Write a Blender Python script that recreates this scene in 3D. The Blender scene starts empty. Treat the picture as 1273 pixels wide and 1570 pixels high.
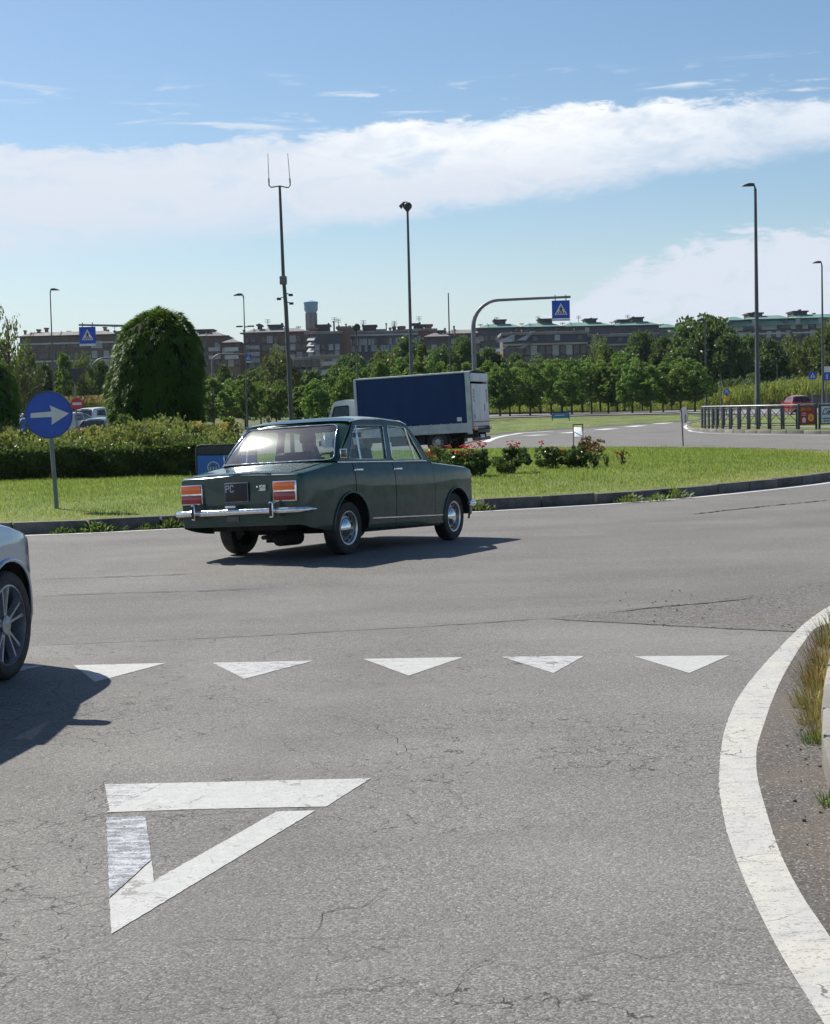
import bpy, bmesh, math, random
import numpy as np
from math import sin, cos, pi, radians, sqrt, atan2, hypot
from mathutils import Vector, Matrix
from mathutils.geometry import tessellate_polygon

random.seed(7)
rng = np.random.default_rng(7)
scene = bpy.context.scene
COL = scene.collection

# ------------------------------------------------------------------ camera
FPX, HZ, ROLL, CAMH = 2450.0, 632.0, radians(1.5), 1.5
PITCH = math.atan((785 - HZ) / FPX)
cam_data = bpy.data.cameras.new('camera')
cam_data.sensor_fit = 'HORIZONTAL'
cam_data.sensor_width = 36.0
cam_data.lens = 36.0 * FPX / 1273.0
cam_data.clip_start = 0.05
cam_data.clip_end = 6000
cam = bpy.data.objects.new('camera', cam_data)
COL.objects.link(cam)
cam.matrix_world = (Matrix.Translation((0, 0, CAMH)) @ Matrix.Rotation(pi / 2 - PITCH, 4, 'X')
                    @ Matrix.Rotation(-ROLL, 4, 'Z'))
scene.camera = cam

# ------------------------------------------------------------------ light
SUN_AZ_X, SUN_AZ_Y = -0.68, 0.58          # horizontal direction towards the sun
SUN_EL = radians(47)
sun_az = atan2(SUN_AZ_X, SUN_AZ_Y)        # clockwise from +Y
sd = bpy.data.lights.new('sun', 'SUN')
sd.energy = 4.4
sd.angle = radians(0.53)
sd.color = (1.0, 0.95, 0.865)
sun = bpy.data.objects.new('sun', sd)
COL.objects.link(sun)
sv = Vector((sin(sun_az) * cos(SUN_EL), cos(sun_az) * cos(SUN_EL), sin(SUN_EL)))
sun.rotation_euler = sv.to_track_quat('Z', 'Y').to_euler()

scene.view_settings.view_transform = 'Standard'
scene.view_settings.look = 'None'
scene.view_settings.exposure = 0.74
scene.view_settings.gamma = 1.0
scene.view_settings.use_curve_mapping = False
scene.cycles.use_denoising = True
scene.cycles.max_bounces = 7
scene.cycles.transparent_max_bounces = 16
scene.cycles.sample_clamp_indirect = 6
scene.cycles.volume_bounces = 0

# ------------------------------------------------------------------ node helper
class NT:
    def __init__(s, tree):
        s.t = tree
    def n(s, typ, **kw):
        nd = s.t.nodes.new(typ)
        for k, v in kw.items():
            setattr(nd, k, v)
        return nd
    def put(s, sock, v):
        if isinstance(v, bpy.types.NodeSocket):
            s.t.links.new(v, sock)
        elif isinstance(v, (tuple, list)) and len(v) == 3 and sock.type == 'RGBA':
            sock.default_value = (*v, 1)
        else:
            sock.default_value = v
    def m(s, op, a, b=0.0, c=0.0, clamp=False):
        nd = s.n('ShaderNodeMath', operation=op, use_clamp=clamp)
        s.put(nd.inputs[0], a); s.put(nd.inputs[1], b)
        if len(nd.inputs) > 2:
            s.put(nd.inputs[2], c)
        return nd.outputs[0]
    def ss(s, v, lo, hi, a=0.0, b=1.0):
        nd = s.n('ShaderNodeMapRange', interpolation_type='SMOOTHSTEP')
        for i, x in enumerate((v, lo, hi, a, b)):
            s.put(nd.inputs[i], x)
        return nd.outputs[0]
    def mix(s, f, a, b):
        nd = s.n('ShaderNodeMix', data_type='RGBA')
        s.put(nd.inputs[0], f); s.put(nd.inputs[6], a); s.put(nd.inputs[7], b)
        return nd.outputs[2]
    def noise(s, vec, scale, detail=3, rough=0.55, dist=0.0):
        nd = s.n('ShaderNodeTexNoise')
        if vec is not None:
            s.put(nd.inputs['Vector'], vec)
        nd.inputs['Scale'].default_value = scale
        nd.inputs['Detail'].default_value = detail
        nd.inputs['Roughness'].default_value = rough
        nd.inputs['Distortion'].default_value = dist
        return nd.outputs['Fac']
    def vor(s, vec, scale, feature='F1', rand=1.0, out='Distance'):
        nd = s.n('ShaderNodeTexVoronoi', feature=feature)
        s.put(nd.inputs['Vector'], vec)
        nd.inputs['Scale'].default_value = scale
        nd.inputs['Randomness'].default_value = rand
        return nd.outputs[out]
    def mapping(s, vec, scale=(1, 1, 1), loc=(0, 0, 0), rot=(0, 0, 0)):
        nd = s.n('ShaderNodeMapping')
        s.put(nd.inputs[0], vec)
        nd.inputs['Location'].default_value = loc
        nd.inputs['Rotation'].default_value = rot
        nd.inputs['Scale'].default_value = scale
        return nd.outputs[0]
    def bump(s, h, strength=0.3, dist=0.01):
        nd = s.n('ShaderNodeBump')
        nd.inputs['Strength'].default_value = strength
        nd.inputs['Distance'].default_value = dist
        s.put(nd.inputs['Height'], h)
        return nd.outputs[0]

# ------------------------------------------------------------------ sky
world = bpy.data.worlds.new('World')
scene.world = world
world.use_nodes = True
wt = world.node_tree
wt.nodes.clear()
W = NT(wt)
sky = W.n('ShaderNodeTexSky', sky_type='NISHITA')
sky.sun_disc = False
sky.sun_elevation = SUN_EL
sky.sun_rotation = sun_az
sky.altitude = 100
sky.air_density = 1.0
sky.dust_density = 0.6
sky.ozone_density = 2.0
geo = W.n('ShaderNodeNewGeometry')
neg = W.n('ShaderNodeVectorMath', operation='SCALE'); neg.inputs['Scale'].default_value = -1
tc = W.n('ShaderNodeTexCoord')
sep = W.n('ShaderNodeSeparateXYZ'); W.put(sep.inputs[0], tc.outputs['Generated'])
dx, dy, dz = sep.outputs
az = W.m('ARCTAN2', dx, dy)                      # radians, 0 = straight ahead
el = W.m('ARCSINE', dz)
azc = W.m('MULTIPLY', W.m('SINE', az), 1.0)
comb = W.n('ShaderNodeCombineXYZ')
W.put(comb.inputs[0], W.m('MULTIPLY', az, 10)); W.put(comb.inputs[1], W.m('MULTIPLY', el, 24)); comb.inputs[2].default_value = 3.1
cv = comb.outputs[0]
comb2 = W.n('ShaderNodeCombineXYZ')
W.put(comb2.inputs[0], W.m('MULTIPLY', az, 22)); W.put(comb2.inputs[1], W.m('MULTIPLY', el, 60)); comb2.inputs[2].default_value = 7.7
cv2 = comb2.outputs[0]
n1 = W.noise(cv, 1.0, 6, 0.6, 0.3)
n2 = W.noise(cv2, 1.6, 8, 0.62, 0.4)
n3 = W.noise(cv2, 7.0, 6, 0.6, 0.2)
edge = W.m('ADD', W.m('MULTIPLY', W.m('SUBTRACT', n1, 0.5), 0.022), W.m('MULTIPLY', W.m('SUBTRACT', n2, 0.5), 0.022))
edge = W.m('ADD', edge, W.m('MULTIPLY', W.m('SUBTRACT', n3, 0.5), 0.006))
# long stratus band: upper edge rises to the right, lower edge too
top = W.m('ADD', W.m('MULTIPLY', azc, 0.034), 0.1765)
top = W.m('ADD', top, W.m('MULTIPLY', W.m('SINE', W.m('ADD', W.m('MULTIPLY', az, 13.0), 0.6)), 0.0032))
bot = W.m('ADD', W.m('MULTIPLY', azc, 0.125), 0.1175)
d_top = W.m('SUBTRACT', W.m('ADD', top, edge), el)
d_bot = W.m('SUBTRACT', el, W.m('ADD', bot, W.m('MULTIPLY', edge, 0.9)))
soft_l = W.ss(az, -0.22, 0.0, 0.020, 0.0)
b1 = W.m('MULTIPLY', W.ss(d_top, 0.0, 0.006), W.ss(d_bot, -0.002, W.m('ADD', 0.012, soft_l)))
thin = W.ss(az, 0.10, 0.24, 1.0, 0.72)
streak = W.ss(W.noise(cv2, 0.8, 5, 0.6, 0.6), 0.30, 0.55, 0.62, 1.0)
b1 = W.m('MULTIPLY', W.m('MULTIPLY', b1, thin), streak)
# cumulus low on the right
az2 = W.m('SUBTRACT', az, 0.255)
hump = W.m('ADD', W.m('MULTIPLY', W.m('MULTIPLY', az2, az2), -1.55), 0.108)
d2 = W.m('SUBTRACT', W.m('ADD', hump, W.m('MULTIPLY', edge, 1.5)), el)
b2 = W.m('MULTIPLY', W.ss(d2, 0.0, 0.008), W.ss(n2, 0.32, 0.46, 0.62, 1.0))
b2 = W.m('MULTIPLY', b2, W.ss(W.m('ADD', el, W.m('MULTIPLY', W.m('SUBTRACT', n2, .5), .09)), 0.030, 0.062, 0.30, 1.0))
# small wisps above the band
comb3 = W.n('ShaderNodeCombineXYZ')
W.put(comb3.inputs[0], W.m('MULTIPLY', az, 14)); W.put(comb3.inputs[1], W.m('MULTIPLY', el, 120)); comb3.inputs[2].default_value = 1.3
n4 = W.noise(comb3.outputs[0], 1.0, 7, 0.62, 0.5)
wm = W.m('MULTIPLY', W.ss(el, 0.165, 0.180), W.ss(el, 0.212, 0.190))
wisp = W.m('MULTIPLY', W.ss(n4, 0.56, 0.72, 0.0, 0.8), wm)
cloud = W.m('MAXIMUM', W.m('MAXIMUM', b1, b2), wisp)
# low haze veil
veil = W.m('MULTIPLY', W.ss(el, 0.125, -0.01, 0.0, 0.85), 1.0)
wis2 = W.m('MULTIPLY', W.ss(n4, 0.5, 0.75, 0.0, 0.3), W.ss(el, 0.12, 0.07))
veil = W.m('MAXIMUM', veil, wis2)
shade = W.m('MULTIPLY', W.ss(d_top, 0.004, 0.05, 1.0, 0.0), W.ss(az, -0.12, 0.03, 0.15, 1.0))
shade = W.m('MULTIPLY', shade, W.ss(n2, 0.35, 0.6, 0.4, 1.0))
SKYGAIN = 1.0
cl_col = W.mix(shade, (7.0, 7.6, 8.6), (10.0, 10.2, 10.4))
hs = W.n('ShaderNodeHueSaturation'); hs.inputs['Saturation'].default_value = 1.12; hs.inputs['Value'].default_value = 1.10
W.put(hs.inputs['Color'], sky.outputs[0])
skyc = W.mix(veil, hs.outputs[0], (6.0, 7.1, 8.1))
skyc = W.mix(cloud, skyc, cl_col)
bg = W.n('ShaderNodeBackground'); bg.inputs['Strength'].default_value = 0.062
W.put(bg.inputs['Color'], skyc)
wo = W.n('ShaderNodeOutputWorld')
wt.links.new(bg.outputs[0], wo.inputs['Surface'])

# ------------------------------------------------------------------ places
def smooth(t):
    t = min(max(t, 0.0), 1.0)
    return t * t * (3 - 2 * t)

ZP = [(58, 0), (80, .17), (110, .5), (165, 1.0), (230, 1.3), (6000, 1.3)]
def zg(x, y):
    if y <= 58:
        return 0.055 * math.exp(-((x + .45) / 2.3) ** 2 - ((y - 16.4) / 1.8) ** 2) if 11 < y < 21 else 0.0   # camber of the worn lane
    else:
        for (a, za), (b, zb) in zip(ZP, ZP[1:]):
            if y <= b:
                z = za + (zb - za) * smooth((y - a) / (b - a)) if b < 6000 else zb
                break
    return z + 0.3 * smooth((-x - 6) / 20) * smooth((y - 62) / 30)

def catmull(pts, closed=False, n=8):
    P = [Vector(p) for p in pts]
    out = []
    N = len(P)
    rngi = range(N if closed else N - 1)
    for i in rngi:
        p0 = P[i - 1] if (closed or i > 0) else P[0] * 2 - P[1]
        p1, p2 = P[i], P[(i + 1) % N]
        p3 = P[(i + 2) % N] if (closed or i + 2 < N) else P[-1] * 2 - P[-2]
        for k in range(n):
            t = k / n
            out.append(0.5 * ((2 * p1) + (-p0 + p2) * t + (2 * p0 - 5 * p1 + 4 * p2 - p3) * t * t
                              + (-p0 + 3 * p1 - 3 * p2 + p3) * t ** 3))
    if not closed:
        out.append(P[-1].copy())
    return out

def resample(P, step, closed=False):
    Q = P + [P[0]] if closed else P
    L = [0.0]
    for a, b in zip(Q, Q[1:]):
        L.append(L[-1] + (b - a).length)
    n = max(2, int(round(L[-1] / step)))
    out = []
    j = 0
    for i in range(n if closed else n + 1):
        s = L[-1] * i / n
        while j < len(L) - 2 and L[j + 1] < s:
            j += 1
        t = (s - L[j]) / max(L[j + 1] - L[j], 1e-9)
        out.append(Q[j].lerp(Q[j + 1], t))
    return out

ISL = catmull([(-5.4, 21.37), (-3.3, 21.95), (.82, 23.9), (3.2, 25.1), (5.2, 26.9), (7.87, 30.2), (10.3, 35), (11.5, 41.5),
               (10.6, 47.5), (8, 52), (3, 54.6), (-4, 55), (-12, 52.5), (-17.5, 46), (-19, 38), (-17, 29), (-12.5, 23.4), (-8.8, 21.5)],
              closed=True, n=10)
ISL = resample(ISL, 1.0, closed=True)
IC = Vector((-3.7, 38.3))
_th = np.array([atan2(p.y - IC.y, p.x - IC.x) for p in ISL]); _rr = np.array([(p - IC).length for p in ISL])
_o = np.argsort(_th); _th, _rr = _th[_o], _rr[_o]
def isl_frac(x, y):
    return np.hypot(x - IC.x, y - IC.y) / np.interp(np.arctan2(y - IC.y, x - IC.x), _th, _rr, period=2 * pi)
def sst(t):
    t = np.clip(t, 0, 1); return t * t * (3 - 2 * t)
def isl_z(x, y):
    return 0.13 + 0.16 * sst((1 - isl_frac(x, y)) / 0.3)
def ground(x, y):
    return float(isl_z(x, y)) if isl_frac(x, y) < 1 else zg(x, y)

def ray(px, py):
    x2, y2 = px - 636.5, 785 - py
    x = x2 * cos(ROLL) + y2 * sin(ROLL); y = -x2 * sin(ROLL) + y2 * cos(ROLL)
    return Vector((x / FPX, cos(PITCH) + y / FPX * sin(PITCH), y / FPX * cos(PITCH) - sin(PITCH)))
def G(px, py):
    """where a point of the ground seen at (px, py) in the photograph lies"""
    r = ray(px, py)
    lo = 2.0
    hi = 2.0
    while hi < 900:
        p = r * hi
        if CAMH + p.z < ground(p.x, p.y):
            break
        lo = hi; hi += 0.5
    for _ in range(20):
        mid = (lo + hi) / 2; p = r * mid
        if CAMH + p.z < ground(p.x, p.y): hi = mid
        else: lo = mid
    p = r * hi
    return Vector((p.x, p.y, ground(p.x, p.y)))
def at(px, py, Y):
    r = ray(px, py); p = r * (Y / r.y)
    return Vector((p.x, p.y, CAMH + p.z))
def base(px, Y):
    """ground point at distance Y below the photograph's column px (at eye level)"""
    p = at(px, HZ - (px - 636.5) * math.tan(ROLL), Y)
    return Vector((p.x, p.y, ground(p.x, p.y)))

# ------------------------------------------------------------------ mesh builder
class MB:
    def __init__(s):
        s.v, s.f, s.mi = [], [], []
        s.T = None
    def add(s, vs, fs, mi=0):
        o = len(s.v)
        if s.T is not None:
            vs = [s.T @ Vector(v) for v in vs]
        s.v += [tuple(v) for v in vs]
        s.f += [tuple(i + o for i in f) for f in fs]
        s.mi += [mi] * len(fs)
        return s
    def box(s, c, d, mi=0, R=None, taper=1.0):
        hx, hy, hz = d[0] / 2, d[1] / 2, d[2] / 2
        vs = []
        for z in (-hz, hz):
            k = taper if z > 0 else 1
            for x, y in ((-hx, -hy), (hx, -hy), (hx, hy), (-hx, hy)):
                v = Vector((x * k, y * k, z))
                if R is not None: v = R @ v
                vs.append(v + Vector(c))
        return s.add(vs, [(3, 2, 1, 0), (4, 5, 6, 7), (0, 1, 5, 4), (1, 2, 6, 5), (2, 3, 7, 6), (3, 0, 4, 7)], mi)
    def rbox(s, c, d, b=0.01, mi=0, R=None):
        """box with chamfered edges"""
        hx, hy, hz = d[0] / 2, d[1] / 2, d[2] / 2
        bm = bmesh.new(); bmesh.ops.create_cube(bm, size=1)
        for v in bm.verts: v.co = Vector((v.co.x * d[0], v.co.y * d[1], v.co.z * d[2]))
        bmesh.ops.bevel(bm, geom=bm.edges[:], offset=b, segments=2, affect='EDGES', profile=.6)
        bm.verts.ensure_lookup_table()
        vs = [(R @ v.co if R is not None else v.co) + Vector(c) for v in bm.verts]
        fs = [tuple(v.index for v in f.verts) for f in bm.faces]
        bm.free()
        return s.add(vs, fs, mi)
    def cyl(s, a, b, r0, r1=None, n=10, mi=0, caps=True):
        return s.tube([a, b], [r0, r0 if r1 is None else r1], n, mi, caps)
    def tube(s, path, r, n=8, mi=0, caps=True, closed=False):
        P = [Vector(p) for p in path]
        N = len(P)
        if not isinstance(r, (list, tuple)): r = [r] * N
        vs, fs = [], []
        up = None
        for i, p in enumerate(P):
            a = P[i - 1] if (i > 0 or closed) else P[0]
            b = P[(i + 1) % N] if (i < N - 1 or closed) else P[-1]
            t = (b - a)
            t = t.normalized() if t.length > 1e-9 else Vector((0, 0, 1))
            if up is None:
                up = Vector((0, 0, 1)) if abs(t.z) < .9 else Vector((1, 0, 0))
            u = (up - t * up.dot(t)).normalized(); w = t.cross(u); up = u
            for k in range(n):
                an = 2 * pi * k / n
                vs.append(p + (u * cos(an) + w * sin(an)) * r[i])
        for i in range(N if closed else N - 1):
            j = (i + 1) % N
            for k in range(n):
                l = (k + 1) % n
                fs.append((i * n + k, i * n + l, j * n + l, j * n + k))
        if caps and not closed:
            fs.append(tuple(range(n - 1, -1, -1)))
            fs.append(tuple((N - 1) * n + k for k in range(n)))
        return s.add(vs, fs, mi)
    def lathe(s, prof, c=(0, 0, 0), axis='Z', n=24, mi=0, R=None):
        """prof: (radius, height) pairs"""
        vs, fs = [], []
        for r, h in prof:
            for k in range(n):
                a = 2 * pi * k / n
                if axis == 'Z': v = Vector((r * cos(a), r * sin(a), h))
                elif axis == 'Y': v = Vector((r * cos(a), h, r * sin(a)))
                else: v = Vector((h, r * cos(a), r * sin(a)))
                if R is not None: v = R @ v
                vs.append(v + Vector(c))
        for i in range(len(prof) - 1):
            for k in range(n):
                l = (k + 1) % n
                fs.append((i * n + k, i * n + l, (i + 1) * n + l, (i + 1) * n + k))
        return s.add(vs, fs, mi)
    def grid(s, fn, nu, nv, mi=0, skip=None):
        vs = [fn(i / nu, j / nv) for i in range(nu + 1) for j in range(nv + 1)]
        fs = []
        for i in range(nu):
            for j in range(nv):
                if skip and skip(i, j): continue
                fs.append((i * (nv + 1) + j, (i + 1) * (nv + 1) + j, (i + 1) * (nv + 1) + j + 1, i * (nv + 1) + j + 1))
        return s.add(vs, fs, mi)
    def poly(s, outer, holes=(), fn=None, mi=0, depth=None):
        """flat polygon with holes, mapped by fn(u, v) -> point; depth: offset vector for a back face and walls"""
        loops = [[Vector((p[0], p[1], 0)) for p in outer]] + [[Vector((p[0], p[1], 0)) for p in h] for h in holes]
        tris = tessellate_polygon(loops)
        flat = [p for l in loops for p in l]
        fn = fn or (lambda u, v: Vector((u, v, 0)))
        vs = [Vector(fn(p.x, p.y)) for p in flat]
        fs = [tuple(t) for t in tris]
        if depth is not None:
            n = len(vs); dv = Vector(depth)
            vs2 = vs + [v + dv for v in vs]
            fs2 = fs + [tuple(i + n for i in reversed(t)) for t in fs]
            o = 0
            for l in loops:
                m_ = len(l)
                for k in range(m_):
                    fs2.append((o + k, o + (k + 1) % m_, o + (k + 1) % m_ + n, o + k + n))
                o += m_
            return s.add(vs2, fs2, mi)
        return s.add(vs, fs, mi)
    def build(s, name, mats, parent=None, smooth_deg=35, recalc=True):
        me = bpy.data.meshes.new(name)
        me.from_pydata(s.v, [], s.f)
        if not isinstance(mats, (list, tuple)): mats = [mats]
        for m_ in mats: me.materials.append(m_)
        if len(mats) > 1:
            me.polygons.foreach_set('material_index', s.mi)
        if recalc:
            bm = bmesh.new(); bm.from_mesh(me)
            bmesh.ops.recalc_face_normals(bm, faces=bm.faces[:])
            bm.to_mesh(me); bm.free()
        if smooth_deg:
            me.polygons.foreach_set('use_smooth', [True] * len(me.polygons))
            me.set_sharp_from_angle(angle=radians(smooth_deg))
        me.update()
        return link(name, me, parent)

def link(name, me, parent=None):
    o = bpy.data.objects.new(name, me)
    COL.objects.link(o)
    if parent is not None: o.parent = parent
    return o
def tag(o, label=None, cat=None, group=None, kind=None):
    if label: o['label'] = label
    if cat: o['category'] = cat
    if group: o['group'] = group
    if kind: o['kind'] = kind
    return o
def thing(name, label, cat, loc=(0, 0, 0), rz=0.0, group=None):
    o = link(name, None)
    o.location = loc; o.rotation_euler = (0, 0, rz)
    return tag(o, label, cat, group)
KIDS = {}
def kids(o):
    return [c for c in COL.objects if c.parent == o]
def dup(root, loc=None, rz=None, label=None, group=None, tree=None, color=None, scale=None):
    """copy a thing with its parts and sub-parts (meshes shared)"""
    tree = tree or [(c, kids(c)) for c in kids(root)]
    r = root.copy(); COL.objects.link(r)
    if loc is not None: r.location = loc
    if rz is not None: r.rotation_euler = (0, 0, rz)
    if label: r['label'] = label
    if group: r['group'] = group
    if scale is not None: r.scale = scale
    for c, gs in tree:
        d = c.copy(); COL.objects.link(d); d.parent = r
        if color: d.color = color
        for g in gs:
            e = g.copy(); COL.objects.link(e); e.parent = d
            if color: e.color = color
    return r

def fast_mesh(name, verts, faces, mats, rnd=None, matidx=None, smooth_=False):
    """verts (n,3), faces (m,k) numpy"""
    me = bpy.data.meshes.new(name)
    nv, nf, k = len(verts), len(faces), faces.shape[1]
    me.vertices.add(nv); me.vertices.foreach_set('co', np.ascontiguousarray(verts, dtype=np.float32).ravel())
    me.loops.add(nf * k); me.loops.foreach_set('vertex_index', faces.astype(np.int32).ravel())
    me.polygons.add(nf)
    me.polygons.foreach_set('loop_start', np.arange(0, nf * k, k, dtype=np.int32))
    me.polygons.foreach_set('loop_total', np.full(nf, k, dtype=np.int32))
    if matidx is not None: me.polygons.foreach_set('material_index', matidx.astype(np.int32))
    if not isinstance(mats, (list, tuple)): mats = [mats]
    for m_ in mats: me.materials.append(m_)
    if rnd is not None:
        a = me.attributes.new('rnd', 'FLOAT', 'FACE'); a.data.foreach_set('value', rnd.astype(np.float32))
    if smooth_: me.polygons.foreach_set('use_smooth', [True] * nf)
    me.update(calc_edges=True)
    return me

def unit(a):
    return a / np.maximum(np.linalg.norm(a, axis=1, keepdims=True), 1e-9)
def rand_dirs(n, r=rng):
    return unit(r.normal(size=(n, 3)))
def leaf_verts(P, D, S, width, length):
    """pointed leaf: 4 verts, P base, D direction, S side"""
    w = (S * width[:, None]) * .5; L = D * length[:, None]
    return np.stack([P, P + L * .45 + w, P + L, P + L * .45 - w], 1).reshape(-1, 3), np.arange(len(P) * 4).reshape(-1, 4)
def blade_verts(P, D, S, width, length):
    w = (S * width[:, None]) * .5; L = D * length[:, None]
    return np.stack([P - w, P + w, P + L], 1).reshape(-1, 3), np.arange(len(P) * 3).reshape(-1, 3)

# ------------------------------------------------------------------ materials
def newmat(name):
    m_ = bpy.data.materials.new(name); m_.use_nodes = True
    nt = NT(m_.node_tree)
    return m_, nt, m_.node_tree.nodes['Principled BSDF']
MATS = {}
def mat(name, col, rough=0.6, metal=0.0, coat=0.0, var=0.12, vs=6.0, bump=0.0, bs=80, spec=0.5, fine=0.0):
    """general surface: base colour with low-frequency wear and optional grain"""
    if name in MATS: return MATS[name]
    m_, N, p = newmat(name)
    tcn = N.n('ShaderNodeTexCoord').outputs['Object']
    nz = N.noise(tcn, vs, 4, .6)
    c = N.mix(N.ss(nz, .3, .7), tuple(x * (1 - var) for x in col), tuple(min(1, x * (1 + var)) for x in col))
    if fine:
        c = N.mix(N.ss(N.noise(tcn, bs, 2, .6), .35, .65, 0, fine), c, tuple(x * .45 for x in col))
    N.put(p.inputs['Base Color'], c)
    N.put(p.inputs['Roughness'], N.ss(N.noise(tcn, vs * 2.3, 3), .3, .7, max(0.02, rough * .88), min(1, rough * 1.12)))
    p.inputs['Metallic'].default_value = metal
    p.inputs['Specular IOR Level'].default_value = spec
    if coat:
        p.inputs['Coat Weight'].default_value = coat; p.inputs['Coat Roughness'].default_value = .04
    if bump:
        N.put(p.inputs['Normal'], N.bump(N.noise(tcn, bs, 3), bump, .004))
    MATS[name] = m_
    return m_

def leafmat(name, dark, light, warm=None, trans=.45, rough=.5, patch=.6):
    m_, N, p = newmat(name)
    at_ = N.n('ShaderNodeAttribute', attribute_name='rnd').outputs['Fac']
    g = N.n('ShaderNodeNewGeometry').outputs['Position']
    oi = N.n('ShaderNodeObjectInfo').outputs['Random']
    nz = N.noise(g, patch, 3)
    f = N.m('ADD', N.m('MULTIPLY', at_, .6), N.m('MULTIPLY', N.ss(nz, .35, .65), .4))
    c = N.mix(f, dark, light)
    hsv = N.n('ShaderNodeHueSaturation')
    N.put(hsv.inputs['Hue'], N.m('ADD', .485, N.m('MULTIPLY', oi, .03)))
    N.put(hsv.inputs['Value'], N.m('ADD', .85, N.m('MULTIPLY', oi, .3)))
    N.put(hsv.inputs['Color'], c); c = hsv.outputs[0]
    if warm:
        c = N.mix(N.ss(at_, .86, .97), c, warm)
    N.put(p.inputs['Base Color'], c)
    p.inputs['Roughness'].default_value = rough
    p.inputs['Specular IOR Level'].default_value = .35
    tr = N.n('ShaderNodeBsdfTranslucent'); N.put(tr.inputs[0], N.mix(.35, c, (.22, .34, .04)))
    mx = N.n('ShaderNodeMixShader'); mx.inputs[0].default_value = trans
    N.t.links.new(p.outputs[0], mx.inputs[1]); N.t.links.new(tr.outputs[0], mx.inputs[2])
    out = [n for n in N.t.nodes if n.type == 'OUTPUT_MATERIAL'][0]
    N.t.links.new(mx.outputs[0], out.inputs[0])
    return m_

def asphalt(name, base_c, bright, cracks=0.5, coarse=1.0, warm=0.0, tracks=None):
    m_, N, p = newmat(name)
    g = N.n('ShaderNodeNewGeometry').outputs['Position']
    stone = N.vor(g, 135 / coarse, 'F1', 1.0, 'Color')
    sx = N.n('ShaderNodeSeparateColor'); N.put(sx.inputs[0], stone)
    dist = N.vor(g, 135 / coarse, 'F1', 1.0)
    fine = N.noise(g, 260, 3, .7)
    mid = N.noise(g, 34 / coarse, 4, .72)
    big = N.noise(g, .55, 4, .6)
    trk = N.noise(N.mapping(g, (.5, 3.2, 1), rot=(0, 0, radians(-18))), .55, 4, .55)
    dk = tuple(x * .46 for x in base_c)
    c = N.mix(N.ss(sx.outputs[0], .12, .9), dk, bright)
    c = N.mix(N.ss(mid, .36, .66, 0.0, .75), c, base_c)
    c = N.mix(N.ss(dist, .35, .75, 0, .55), c, dk)
    c = N.mix(N.ss(sx.outputs[1], .94, .98, 0, .7), c, (.36, .345, .32))
    c = N.mix(N.ss(fine, .56, .72, 0, .35), c, dk)
    c = N.mix(N.ss(big, .35, .7, 0, .30), c, tuple(x * 1.55 for x in base_c))
    c = N.mix(N.ss(trk, .42, .66, 0, .20), c, tuple(x * .66 for x in base_c))
    h = N.m('ADD', N.m('MULTIPLY', sx.outputs[0], .5), N.m('MULTIPLY', mid, .8))
    h = N.m('SUBTRACT', h, N.m('MULTIPLY', dist, .6))
    if cracks:
        wv = N.n('ShaderNodeVectorMath', operation='ADD')
        nn = N.n('ShaderNodeTexNoise'); N.put(nn.inputs['Vector'], g); nn.inputs['Scale'].default_value = 5; nn.inputs['Detail'].default_value = 5
        sc = N.n('ShaderNodeVectorMath', operation='SCALE'); N.put(sc.inputs[0], nn.outputs['Color']); sc.inputs['Scale'].default_value = .22
        N.put(wv.inputs[0], g); N.put(wv.inputs[1], sc.outputs[0])
        e = N.vor(wv.outputs[0], 3.4, 'DISTANCE_TO_EDGE')
        e2 = N.vor(wv.outputs[0], 1.15, 'DISTANCE_TO_EDGE')
        area = N.ss(N.noise(g, .42, 3, .6), .52, .66)
        area2 = N.ss(N.noise(N.mapping(g, loc=(7, 3, 0)), .3, 2), .42, .55)
        gap = N.ss(N.noise(g, 3.0, 3), .40, .56)
        ck = N.m('MULTIPLY', N.m('MULTIPLY', N.ss(e, .011, .003), area), gap)
        ck2 = N.m('MULTIPLY', N.m('MULTIPLY', N.ss(e2, .0034, .0010), area2), gap)
        e3 = N.vor(wv.outputs[0], 9.5, 'DISTANCE_TO_EDGE')
        area3 = N.ss(N.noise(N.mapping(g, loc=(2, 9, 0)), .55, 4, .65), .45, .56)
        ck3 = N.m('MULTIPLY', N.m('MULTIPLY', N.ss(e3, .032, .008, 0, .9), area3), N.ss(N.noise(g, 6.0, 4, .7), .46, .58))
        ck = N.m('MULTIPLY', N.m('MAXIMUM', N.m('MAXIMUM', ck, ck2), ck3), cracks)
        c = N.mix(ck, c, (.016, .015, .014))
        h = N.m('SUBTRACT', h, N.m('MULTIPLY', ck, 2.0))
    if tracks:          # tyres polish and darken two bands per lane
        nd = N.n('ShaderNodeVectorMath', operation='DISTANCE'); flat = N.mapping(g, (1, 1, 0)); N.put(nd.inputs[0], flat); nd.inputs[1].default_value = (tracks[0], tracks[1], 0)
        dd_ = N.m('ADD', nd.outputs['Value'], N.m('MULTIPLY', N.noise(g, .25, 2), 1.4))
        for r_ in tracks[2:]:
            q_ = N.m('ABSOLUTE', N.m('SUBTRACT', dd_, r_))
            c = N.mix(N.m('MULTIPLY', N.ss(q_, .62, .05, 0, .30), N.ss(N.noise(g, 1.7, 4), .25, .6)), c, tuple(x * .55 for x in base_c))
    if warm:
        c = N.mix(N.ss(N.noise(g, 1.6, 4), .4, .65, 0, warm), c, (.15, .115, .08))
    N.put(p.inputs['Base Color'], c)
    p.inputs['Roughness'].default_value = .82
    p.inputs['Specular IOR Level'].default_value = .35
    N.put(p.inputs['Normal'], N.bump(h, .45, .005))
    return m_

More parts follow.
